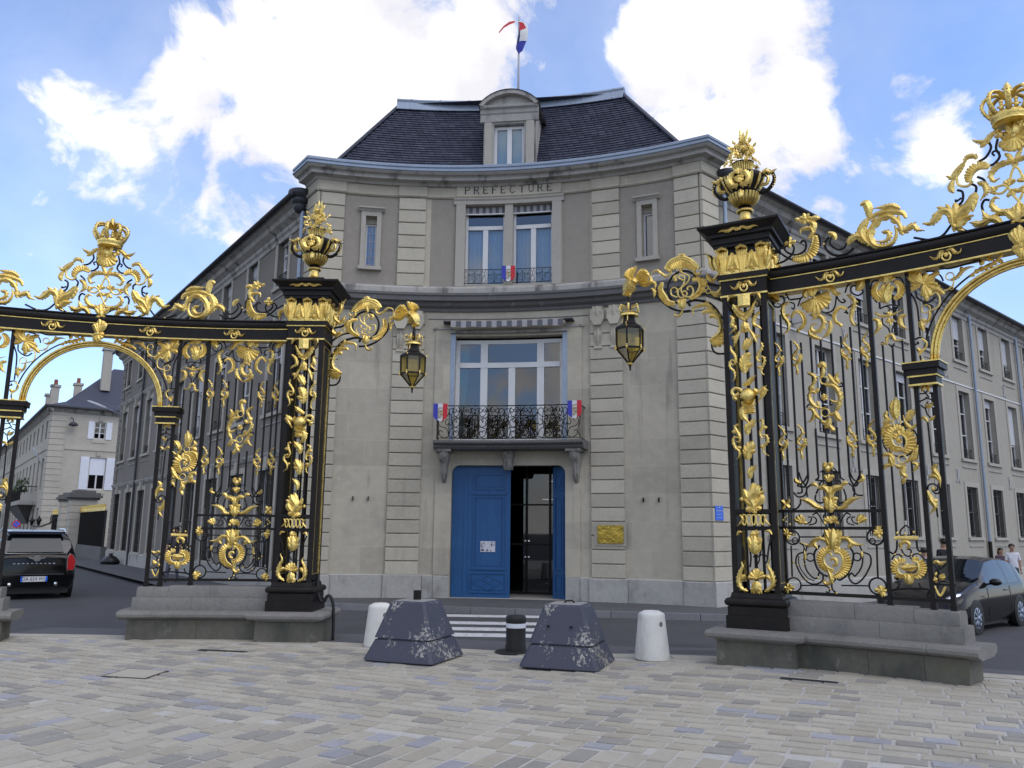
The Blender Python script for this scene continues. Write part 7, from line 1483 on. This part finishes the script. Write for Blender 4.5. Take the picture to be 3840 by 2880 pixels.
# tricolour shields with the RF cipher
def shield(f, u, z0, w_, h_, d, label, tilt=0):
    R = empty('tricolour_shield', f(u, z0, d), label, 'shield', 'tricolour shields on the facade')
    def pt(x, y, o=0.): return f(u + x * w_, z0 + y * h_ + x * tilt, d + o)
    outl = lambda x: .18 * (1 - abs(x) * 2) * -1.0 if abs(x) < .44 else .10   # lower edge
    def bot(x): return 0 + .20 * abs(x) * 2 if abs(x) < .34 else .136 + (abs(x) - .34) * .9
    for nm, x0, x1, m_ in (('blue_third', -.5, -.17, M_BLUE), ('white_third', -.17, .17, M_WHITE), ('red_third', .17, .5, M_RED)):
        xs = np.linspace(x0, x1, 7); mb = MB(); n = 7
        vs = [pt(x, bot(x)) for x in xs] + [pt(x, 1) for x in xs] + [pt(x, bot(x), .02) for x in xs] + [pt(x, 1, .02) for x in xs]
        fs = [(i + 2 * n, i + 1 + 2 * n, i + 1 + 3 * n, i + 3 * n) for i in range(n - 1)] + [(i, i + 1, i + 1 + 2 * n, i + 2 * n) for i in range(n - 1)] + [(i + n, i + 1 + n, i + 1 + 3 * n, i + 3 * n) for i in range(n - 1)] + [(0, n, 3 * n, 2 * n), (n - 1, 2 * n - 1, 4 * n - 1, 3 * n - 1)]
        mb.add(vs, fs); build(nm, mb, m_, R)
    mb = MB(); nr = np.array(f(u, 0, 1.)) - np.array(f(u, 0, 0.))
    for st in ([(-.10, .22), (-.10, .78)], [(-.10, .76), (.20, .76)], [(-.2, .56), (.12, .56)], [(-.02, .60), (.12, .62), (.20, .52), (.14, .42), (0, .42)], [(.06, .42), (.24, .24)], [(.02, .20), (.02, .62)], [(-.16, .22), (-.04, .22)]):
        mb.sweep([pt(x, y, .026) for x, y in st], nr, .011, .006, 4)
    build('cipher', mb, M_OCHRE, R)
shield(A, .01, 7.84, .34, .42, .06, 'tricolour shield between the two upper windows')
shield(lambda u, z, d=0.: A(u, z, d), -1.58, 4.22, .35, .43, .63, 'tricolour shield on the left end of the balcony railing')
shield(lambda u, z, d=0.: A(u, z, d), 1.80, 4.26, .35, .43, .63, 'tricolour shield on the right end of the balcony railing')
# flag on the roof
fp = np.array(A(.14, 0, -.5)); R = empty('flag_pole', (fp[0], fp[1], 12.9), 'tall thin pole above the dormer', 'flagpole')
mb = MB(); mb.lathe((fp[0], fp[1], 0), [(.035, 12.7), (.028, 14.2), (.020, 15.56), (.015, 15.6)], 8); build('pole', mb, mat('pole paint', (.45, .44, .47), .5, coord='World'), R, smooth=True)
FT = 15.46
R = empty('flag', (fp[0], fp[1], 14.6), 'blue white and red flag curling round the top of the roof pole', 'flag')
def flagpatch(nm, rows, m_):
    mb = MB(); k = len(rows[0]); vs = [(fp[0] + x, fp[1] + y, z) for r in rows for x, y, z in r]; mb.add(vs, [(i * k + j, i * k + j + 1, (i + 1) * k + j + 1, (i + 1) * k + j) for i in range(len(rows) - 1) for j in range(k - 1)]); return build(nm, mb, m_, R, smooth=True)
zt = FT
flagpatch('blue_stripe', [[(.0, -.03, zt - 1.0), (.04, -.06, zt - .98), (.10, -.05, zt - .92)], [(-.07, -.04, zt - .84), (.04, -.10, zt - .78), (.16, -.06, zt - .76)], [(-.02, -.03, zt - .66), (.05, -.12, zt - .66), (.21, -.08, zt - .64)]], M_BLUE)
flagpatch('dark_fold', [[(.0, .0, zt - 1.0), (-.01, -.03, zt - 1.0)], [(-.08, .0, zt - .82), (-.01, -.05, zt - .8)], [(-.04, .0, zt - .5), (.03, -.05, zt - .5)], [(.0, .0, zt - .2), (.03, -.04, zt - .2)]], mat('flag shade blue', (.05, .05, .12), .8, coord='World'))
flagpatch('white_stripe', [[(.03, -.12, zt - .66), (.12, -.13, zt - .66), (.22, -.08, zt - .64)], [(.03, -.12, zt - .50), (.13, -.14, zt - .48), (.25, -.08, zt - .44)], [(.03, -.1, zt - .35), (.13, -.14, zt - .32), (.25, -.08, zt - .26)], [(.19, -.10, zt - .27), (.21, -.1, zt - .25), (.23, -.06, zt - .16)], [(.12, -.08, zt - .10), (.13, -.07, zt - .08), (.14, -.05, zt - .04)], [(.02, -.05, zt - .04), (.02, -.04, zt - .02), (.02, -.02, zt + .0)], [(-.12, -.05, zt - .06), (-.12, -.05, zt - .03), (-.12, -.03, zt - .0)]], M_WHITE)
flagpatch('red_stripe', [[(.0, -.08, zt - .06), (.12, -.10, zt - .10)], [(.01, -.1, zt - .18), (.2, -.11, zt - .27)], [(.02, -.11, zt - .35), (.14, -.13, zt - .32)]], M_RED)
flagpatch('red_tail', [[(-.12, -.05, zt - .01), (-.12, -.06, zt - .08)], [(-.27, -.1, zt - .08), (-.25, -.1, zt - .16)], [(-.42, -.12, zt - .22), (-.41, -.12, zt - .28)], [(-.55, -.14, zt - .42), (-.54, -.14, zt - .46)]], M_RED)

# ------------------------------------------------------------------ cars
def car(name, label, pos, head, L, W, Hh, prof, belt, paint, glass_rng, wheel_x, wr, zoff=0.):
    """prof: (x from the rear, top z); cross-sections lofted; glass_rng: (x0,x1) side glass stretches; head: unit heading"""
    hd = np.array(head) / np.linalg.norm(head); sd_ = np.array((-hd[1], hd[0]))   # left of the car
    R = empty(name, (*pos, zoff), label, 'car')
    def T(x, y, z): p = np.array(pos) + hd * (x - L / 2) + sd_ * y; return (p[0], p[1], z + zoff)
    xs = sorted(set([p[0] for p in prof] + [x for g_ in glass_rng for x in g_])); XS = []
    for a, b in zip(xs, xs[1:]): XS += list(np.linspace(a, b, 4))[:-1]
    XS.append(xs[-1]); px = [p[0] for p in prof]; pz = [p[1] for p in prof]
    rings = []
    for x in XS:
        zt = np.interp(x, px, pz); e = min(1, max(0, min(x, L - x) / .32)); e = math.sin(e * PI / 2); w_ = W / 2 * (.80 + .20 * e)
        zb = .20 + .10 * (1 - e); bl = min(belt + .03 * (1 - x / L), zt - .05)
        cab = zt > belt + .12
        tr = (zt - belt) / (Hh - belt) if cab else 0
        wt = w_ * (.93 - .20 * tr)
        r = [(w_ * .90, zb), (w_ * .985, zb + .14), (w_, (zb + bl) / 2), (w_ * .975, bl - .06), (w_ * .945, bl)]
        if cab: r += [(w_ * .945 - (w_ * .945 - wt) * .5, bl + (zt - bl) * .52), (wt, bl + (zt - bl) * .90), (wt * .86, zt - .015), (wt * .5, zt + .01), (0, zt + .015)]
        else: r += [(w_ * .90, bl + (zt - bl) * .5), (w_ * .82, zt - .012), (w_ * .62, zt), (w_ * .35, zt + .012), (0, zt + .015)]
        rings.append([(x, y, z) for y, z in r] + [(x, -y, z) for y, z in r[-2::-1]])
    n = len(rings[0]); body = MB(); gl = MB()
    vs = [T(*p) for r in rings for p in r]
    bf = []; gf = {}
    for i in range(len(rings) - 1):
        xm = (XS[i] + XS[i + 1]) / 2; zt = np.interp(xm, px, pz); sl = (np.interp(XS[i + 1], px, pz) - np.interp(XS[i], px, pz)) / (XS[i + 1] - XS[i] + 1e-6)
        for k in range(n - 1):
            f = (i * n + k, i * n + k + 1, (i + 1) * n + k + 1, (i + 1) * n + k)
            kk = min(k, n - 2 - k)
            side = kk in (4, 5) and any(a <= xm <= b for a, b in glass_rng) and zt > belt + .18
            screen = kk >= 6 and abs(sl) > .40 and zt > belt + .02
            if screen: gf.setdefault(('windscreen' if xm > L / 2 else 'rear_screen', 0), []).append(f)
            elif side: gf.setdefault(('side_window', [j for j, (a, b) in enumerate(glass_rng) if a <= xm <= b][0], k < n // 2), []).append(f)
            else: bf.append(f)
    fs_caps = [tuple(range(n))[::-1], tuple((len(rings) - 1) * n + k for k in range(n))]
    def sub(faces):
        m_ = MB(); idx = {}
        for f in faces:
            for i in f: idx.setdefault(i, len(idx))
        m_.v = [tuple(map(float, vs[i])) for i in idx]; m_.f = [tuple(idx[i] for i in f) for f in faces]; m_.m = [0] * len(faces); return m_
    b_ = build('body', sub(bf + fs_caps), paint, R, smooth=True, angle=38)
    for nm, fs in gf.items(): build(nm[0], sub(fs), M_CARG, R, smooth=True, angle=50)
    mb = MB(); 
    mb.hexa([T(.15, -W * .42, .12), T(L - .15, -W * .42, .12), T(L - .15, W * .42, .12), T(.15, W * .42, .12), T(.15, -W * .42, .3), T(L - .15, -W * .42, .3), T(L - .15, W * .42, .3), T(.15, W * .42, .3)]); build('underbody', mb, M_RUB, R)
    for x in wheel_x:
        for s_ in (1, -1):
            c = np.array(T(x, s_ * (W / 2 - .10), wr)); ax = np.append(sd_ * s_, 0); e1 = np.append(hd, 0); e2 = np.array((0, 0, 1.))
            def wring(r, o, m_=28): return [c + ax * o + (e1 * math.cos(t) + e2 * math.sin(t)) * r for t in np.linspace(0, 2 * PI, m_, endpoint=False)]
            def loft(pr, nm, m_, par):
                mb = MB(); m2 = 28; vs = [p for r, o in pr for p in wring(r, o)]; mb.add(vs, [(i * m2 + k, i * m2 + (k + 1) % m2, (i + 1) * m2 + (k + 1) % m2, (i + 1) * m2 + k) for i in range(len(pr) - 1) for k in range(m2)] + [tuple(k for k in range(m2))[::-1], tuple((len(pr) - 1) * m2 + k for k in range(m2))]); return build(nm, mb, m_, par, smooth=True, angle=40)
            loft([(wr * 1.13, .0), (wr * 1.13, .098), (wr * 1.09, .103)], 'wheel_arch', M_RUB, R)
            wh = loft([(wr * .97, -.12), (wr, -.09), (wr, .085), (wr * .96, .110), (wr * .68, .112), (wr * .66, .09)], 'wheel', M_RUB, R)
            loft([(wr * .655, .09), (wr * .65, .107), (wr * .60, .112), (wr * .57, .098)], 'rim', M_ZINC, wh)
            mb = MB()
            for k in range(9):
                t = 2 * PI * k / 9; dd = e1 * math.cos(t) + e2 * math.sin(t); mb.sweep([c + ax * .108 + dd * wr * .10, c + ax * .112 + dd * wr * .60], ax, np.array((.020, .026)), .012, 5)
            mb.ball(c + ax * .108, wr * .17, 10); build('spokes', mb, M_ZINC, wh, smooth=True)
    return R, T
# black crossover seen from behind
hd1 = (-.582, .813)
Lm, Wm = 4.1, 1.79
rearc = np.array((-11.12, 19.45)); pos1 = rearc + np.array(hd1) * Lm / 2
R1, T1 = car('black_car', 'black compact crossover seen from behind with red tail lights on the left', tuple(pos1), hd1, Lm, Wm, 1.56, [(0, .78), (.03, .98), (.10, 1.06), (.34, 1.46), (.5, 1.53), (1.4, 1.56), (2.2, 1.53), (2.75, 1.10), (3.3, 1.02), (3.9, .92), (4.1, .62)], 1.03, M_CAR, [(.62, 1.35), (1.45, 2.25)], (.78, 3.32), .33)
def plateq(T, R, nm, x, y0, y1, z0, z1, m_, th=.012):
    mb = MB(); mb.hexa([T(x, y0, z0), T(x - th, y0, z0), T(x - th, y1, z0), T(x, y1, z0), T(x, y0, z1), T(x - th, y0, z1), T(x - th, y1, z1), T(x, y1, z1)]); return build(nm, mb, m_, R)
def rearpatch(T, R, nm, pts, m_, th=.03, smooth=False):
    """flat polygon (x, y, z) given a small thickness to the rear"""
    mb = MB(); n = len(pts); mb.add([T(x - th, y, z) for x, y, z in pts] + [T(x + .06, y, z) for x, y, z in pts], [tuple(range(n))] + [(i, (i + 1) % n, n + (i + 1) % n, n + i) for i in range(n)]); return build(nm, mb, m_, R)
M_TAIL = mat('red tail lamp', (.38, .012, .018), .15, coord='World', spec=.6)
for s_ in (1, -1):
    rearpatch(T1, R1, 'tail_light', [(.0, s_ * y, z) for y, z in ((.68, .66), (.80, .66), (.83, .74), (.83, .88), (.77, 1.00), (.70, 1.03), (.67, .94))], M_TAIL, .012)
    rearpatch(T1, R1, 'lamp_bezel', [(.0, s_ * y, z) for y, z in ((.665, .645), (.81, .645), (.845, .735), (.845, .885), (.78, 1.012), (.695, 1.045), (.655, .945))], M_CHROME, .004)
    mb = MB(); pts = crom([T1(.5, s_ * .62, 1.54), T1(.7, s_ * .63, 1.60), T1(1.6, s_ * .63, 1.61), T1(2.1, s_ * .62, 1.54)], 4); mb.sweep(pts, (0, 0, 1), .018, .02, 6); build('roof_rail', mb, M_CHROME, R1, smooth=True)
    mb = MB(); mb.lathe(T1(.02, s_ * .47, .34), [(.04, -.04), (.045, .0), (.04, .04)], 10); build('exhaust', mb, M_CHROME, R1)
rearpatch(T1, R1, 'rear_window', [(.12, -.58, 1.075), (.12, .58, 1.075), (.315, .50, 1.405), (.315, -.50, 1.405)], mat('tinted rear glass', (.022, .028, .030), .06, spec=.35, coord='World'), .045)
rearpatch(T1, R1, 'roof_spoiler', [(.22, -.60, 1.49), (.22, .60, 1.49), (.30, .58, 1.55), (.30, -.58, 1.55)], M_CAR, .02)
mb = MB(); mb.hexa([T1(.36, -.56, 1.545), T1(2.1, -.58, 1.555), T1(2.1, .58, 1.555), T1(.36, .56, 1.545), T1(.40, -.5, 1.572), T1(2.0, -.52, 1.59), T1(2.0, .52, 1.59), T1(.40, .5, 1.572)]); build('roof_panel', mb, mat('grey blue roof', (.30, .36, .43), .3, coord='World', spec=.6), R1)
rearpatch(T1, R1, 'chrome_strip', [(.085, -.62, 1.038), (.085, .62, 1.038), (.085, .62, 1.052), (.085, -.62, 1.052)], M_CHROME, .03)
rearpatch(T1, R1, 'badge', [(.03, -.03 + .075 * math.cos(t), .93 + .075 * math.sin(t)) for t in np.linspace(0, 2 * PI, 14, endpoint=False)], M_CHROME, .02)
for s_ in (1, -1): rearpatch(T1, R1, 'badge_wing', [(.03, s_ * y - .03, z) for y, z in ((.07, .95), (.20, .97), (.15, .93), (.07, .91))], M_CHROME, .02)
for k in range(10): rearpatch(T1, R1, 'emblem_letter', [(.02, .40 - k * .09 + dy, z) for dy, z in ((0, .800), (.045, .800), (.045, .825), (0, .825))], M_ZINC, .018)
rearpatch(T1, R1, 'bumper_line', [(.0, -.62, .555), (.0, .62, .555), (.0, .62, .575), (.0, -.62, .575)], M_ZINCD, .012)
np_ = plateq(T1, R1, 'number_plate', -.012, -.28, .26, .40, .52, M_WHITE)
for y0, y1 in ((.222, .262), (-.282, -.242)): plateq(T1, R1, 'plate_band', -.014, y0, y1, .398, .522, M_SIGN)
rv = Vector((hd1[0], hd1[1], 0)).cross(Vector((0, 0, 1)))
text_obj('plate_text', 'DA 654 WL', .125, M_RUB, R1, T1(-.0265, -.005, .46), rv, (0, 0, 1), sx=.78)
mb = MB(); mb.sweep([T1(.75, .05, 1.56), T1(.55, .05, 1.85)], (1, 0, 0), .008, .008, 5); build('aerial', mb, M_RUB, R1)
# dark hatchback coming up the right street
hd2 = (-.746, -.666); L2, W2 = 4.15, 1.76
fwheel = np.array((9.22, 16.71)); fx = 3.32
pos2 = fwheel - np.array(hd2) * (fx - L2 / 2) - np.array((-hd2[1], hd2[0])) * (W2 / 2 - .1)
R2, T2 = car('hatchback_car', 'dark charcoal hatchback facing left behind the right gate base', tuple(pos2), hd2, L2, W2, 1.47, [(0, .70), (.05, 1.0), (.42, 1.34), (.8, 1.44), (1.5, 1.47), (2.05, 1.42), (2.95, .99), (3.2, .95), (3.75, .80), (4.05, .66), (4.15, .48)], .92, M_CAR2, [(.62, 1.22), (1.34, 2.52)], (.76, 3.32), .315, zoff=-.25)
for s_ in (1, -1):
    mb = MB(); c = T2(2.42, s_ * (W2 / 2 + .09), .99); mb.ball(c, .12, 12, sc3=(1.0, 1.0, .62)); build('door_mirror', mb, M_CAR2, R2, smooth=True)
    mb = MB(); mb.sweep([T2(2.46, s_ * (W2 / 2 - .08), .94), T2(2.44, s_ * (W2 / 2 + .04), .96)], (0, 0, 1), .03, .02, 6); build('mirror_arm', mb, M_RUB, R2)
    mb = MB(); mb.sweep([T2(1.42, s_ * (W2 / 2 + .012), .80), T2(1.62, s_ * (W2 / 2 + .012), .81)], (0, 0, 1), .014, .014, 6); build('door_handle', mb, M_CHROME, R2)
    mb = MB(); pts = crom([T2(3.52, s_ * .76, .73), T2(3.78, s_ * .70, .74), T2(3.98, s_ * .56, .66)], 4); mb.sweep(pts, (0, 0, 1), np.array([.02] + [.07] * (len(pts) - 2) + [.03]), .06, 8); build('headlight', mb, M_CHROME, R2, smooth=True)
    for x in (1.28, 2.60):
        mb = MB(); mb.sweep([T2(x, s_ * (W2 / 2 + .003), .30), T2(x, s_ * (W2 / 2 * .985 + .002), .88)], (hd2[0], hd2[1], 0), .004, .006, 4); build('door_seam', mb, M_RUB, R2)
    mb = MB(); mb.box(T2(2.93, s_ * (W2 / 2 - .0), .72), (.05, .05, .025), math.atan2(hd2[1], hd2[0])); build('side_repeater', mb, M_CHROME, R2)
# pale car glimpsed past the far left post
hd3 = (.582, -.813); R3, T3 = car('silver_car', 'pale silver car glimpsed at the far left edge behind the black crossover', (-15.9, 24.6), hd3, 4.2, 1.75, 1.46, [(0, .70), (.05, 1.0), (.42, 1.34), (.8, 1.44), (1.5, 1.46), (2.05, 1.42), (2.95, .99), (3.2, .95), (3.75, .80), (4.05, .66), (4.2, .48)], .92, mat('silver car paint', (.42, .47, .50), .2, metal=.3, coord='World'), [(.62, 1.22), (1.34, 2.52)], (.76, 3.32), .31)

# ------------------------------------------------------------------ people
def person(label, pos, face, h, shirt, trousers, hair, long_hair=False, stride=.12, skin=(.36, .22, .16), arm=.0):
    """one continuous skinned body; clothes are face regions of that surface; hair is a child"""
    k = h / 1.75
    V = [(0, 0, .95), (0, .0, 1.15), (0, .01, 1.38), (0, 0, 1.47), (0, .015, 1.55), (0, .02, 1.63), (0, .0, 1.72),
         (.17, 0, 1.41), (.22, .02, 1.14), (.21, .10 + arm, .90), (.21, .13 + arm, .82), (-.17, 0, 1.41), (-.22, -.02, 1.14), (-.21, .05, .90), (-.21, .08, .82),
         (.09, 0, .90), (.10, .03 + stride, .50), (.10, stride * 1.1, .09), (.10, stride * 1.1 + .15, .035), (-.09, 0, .90), (-.10, .03 - stride * .5, .50), (-.10, -stride * 1.3, .09), (-.10, -stride * 1.3 + .15, .035)]
    E_ = [(0, 1), (1, 2), (2, 3), (3, 4), (4, 5), (5, 6), (2, 7), (7, 8), (8, 9), (9, 10), (2, 11), (11, 12), (12, 13), (13, 14), (0, 15), (15, 16), (16, 17), (17, 18), (0, 19), (19, 20), (20, 21), (21, 22)]
    Rr = [(.155, .11), (.14, .10), (.15, .10), (.058, .058), (.075, .085), (.085, .10), (.05, .06), (.062, .062), (.048, .048), (.036, .036), (.042, .028), (.062, .062), (.048, .048), (.036, .036), (.042, .028), (.09, .09), (.062, .062), (.045, .045), (.04, .03), (.09, .09), (.062, .062), (.045, .045), (.04, .03)]
    me = bpy.data.meshes.new('p'); me.from_pydata([(x * k, y * k, z * k) for x, y, z in V], E_, [])
    t = bpy.data.objects.new('tmp', me); col.objects.link(t); t.modifiers.new('s', 'SKIN'); sl_ = me.skin_vertices[0].data
    for i, r in enumerate(Rr): sl_[i].radius = (r[0] * k, r[1] * k)
    sl_[0].use_root = True
    sb = t.modifiers.new('u', 'SUBSURF'); sb.levels = 2; sb.render_levels = 2
    dg = bpy.context.evaluated_depsgraph_get(); bm_ = bpy.data.meshes.new_from_object(t.evaluated_get(dg)); bpy.data.objects.remove(t)
    bm_.name = 'person_body'; bm_.materials.clear()
    for c_, nm in ((shirt, 'cloth %.2f %.2f %.2f' % shirt), (trousers, 'cloth %.2f %.2f %.2f' % trousers), (skin, 'skin'), ((.02, .02, .02), 'shoe leather')): bm_.materials.append(mat(nm, c_, .8, coord='World', var=.2, vscale=12))
    for p in bm_.polygons:
        c_ = p.center / k; armz = abs(c_.x) > .165
        if c_.z > 1.455: p.material_index = 2
        elif armz and c_.z < 1.18 and c_.z > .7: p.material_index = 2
        elif c_.z > .93: p.material_index = 0
        elif c_.z > .10: p.material_index = 1
        else: p.material_index = 3
        p.use_smooth = True
    R = bpy.data.objects.new('person', bm_); col.objects.link(R); R.location = pos; R.rotation_euler.z = face; ORG[R] = Vector(pos); tag(R, label, 'person')
    def part(nm, mb, m_):
        me = bpy.data.meshes.new(nm); me.from_pydata([(x * k, y * k, z * k) for x, y, z in mb.v], [], mb.f); me.materials.append(m_); me.polygons.foreach_set('use_smooth', [True] * len(me.polygons)); o = bpy.data.objects.new(nm, me); link(o, R); return o
    hm = mat('hair %.2f %.2f %.2f' % hair, hair, .6, coord='World')
    mb = MB(); mb.ball((0, -.012, 1.675), .115, 14, sc3=(.90, 1.0, .80))
    mb.v = [(x, y - (.05 if z < 1.66 and y > .02 else 0), z if not (y > .03 and z < 1.68) else 1.69) for x, y, z in mb.v]
    if long_hair: mb.lathe((0, -.055, 0), [(.05, 1.36), (.095, 1.42), (.115, 1.55), (.10, 1.66)], 12, sq=.6)
    part('hair', mb, hm)
    mb = MB(); mb.ball((0, .108, 1.615), .016, 6, sc3=(.8, 1.2, 1.3)); part('nose', mb, MATS['skin'])
    for s_ in (1, -1):
        mb = MB(); mb.ball((s_ * .034, .097, 1.638), .011, 6); part('eye', mb, M_RUB); mb = MB(); mb.ball((s_ * .088, .01, 1.625), .022, 6, sc3=(.4, .8, 1.2)); part('ear', mb, MATS['skin'])
    mb = MB(); mb.ball((0, .098, 1.578), .022, 6, sc3=(1.1, .4, .35)); part('mouth', mb, mat('lips', (.30, .12, .10), .6, coord='World'))
    for s_, yy in ((1, .13 + arm), (-1, .08)):     # hands: palm with five short bent fingers
        for j in range(4):
            mb = MB(); x0 = s_ * .21 + (j - 1.5) * .017; mb.sweep([(x0, yy + .01, .79), (x0, yy + .018, .745), (x0, yy + .03, .715 - .006 * (j in (1, 2)))], (1, 0, 0), np.array((.0095, .009, .006)), np.array((.0095, .009, .006)), 6); part('finger', mb, MATS['skin'])
        mb = MB(); mb.sweep([(s_ * .185, yy + .015, .83), (s_ * .168, yy + .035, .795), (s_ * .165, yy + .045, .765)], (1, 0, 0), np.array((.011, .010, .006)), np.array((.011, .010, .006)), 6); part('thumb', mb, MATS['skin'])
    return R
def gpt(px, py, Y):
    u_ = (px - 1920) / 3040; v_ = -(py - 1440) / 3040
    a = u_ * math.cos(ROLL) - v_ * math.sin(ROLL); b = u_ * math.sin(ROLL) + v_ * math.cos(ROLL); dy = math.cos(PITCH) - b * math.sin(PITCH); return a * Y / dy
def pz(px, py, Y): x = gpt(px, py, Y); return (x, Y, .105 + G(x, Y))
person('man in a dark T-shirt seen from behind past the right gate', pz(3541, 2060, 22.6), math.radians(5), 1.74, (.012, .011, .016), (.16, .16, .18), (.02, .014, .01))
person('person in a white top with short dark hair behind the right gate stile', pz(3467, 2090, 21.6), math.radians(-40), 1.50, (.62, .60, .66), (.05, .06, .09), (.015, .012, .01))
person('young man in a white T-shirt walking beside a dark-haired girl', pz(3796, 2080, 26.6), math.radians(160), 1.58, (.62, .62, .68), (.06, .07, .10), (.02, .014, .01))
person('girl with long dark hair beside the man in the white T-shirt', pz(3754, 2090, 27.2), math.radians(170), 1.44, (.09, .06, .09), (.04, .04, .06), (.018, .011, .01), True)
person('woman in a patterned dark dress walking on the left sidewalk behind the gate bars', (-9.9, 24.4, .105), math.radians(175), 1.60, (.06, .05, .06), (.10, .10, .14), (.03, .018, .012), True)
# refuse sack on the left sidewalk
mb = MB(); c = np.array((-17.3, 35.9)); rr = random.Random(3); n = 14; prof = [(.0, 0), (.22, .0), (.27, .08), (.25, .19), (.18, .29), (.08, .35), (.04, .38), (.07, .44), (.01, .46)]
vs = []
for i in range(n):
    a = 2 * PI * i / n
    for j, (r, z) in enumerate(prof): q = 1 + .12 * math.sin(a * 5 + j) * (j > 0); vs.append((c[0] + r * q * math.cos(a) * 1.5, c[1] + r * q * math.sin(a), .105 + z * (1 + .05 * math.sin(a * 3))))
kk = len(prof); mb.add(vs, [(i * kk + j, ((i + 1) % n) * kk + j, ((i + 1) % n) * kk + j + 1, i * kk + j + 1) for i in range(n) for j in range(kk - 1)])
o = build('refuse_sack', mb, mat('black plastic', (.008, .008, .009), .3, coord='World', bump=.4, bscale=9), loc=(c[0], c[1], .105), smooth=True); tag(o, 'black refuse sack slumped against the wall on the left sidewalk', 'refuse sack')
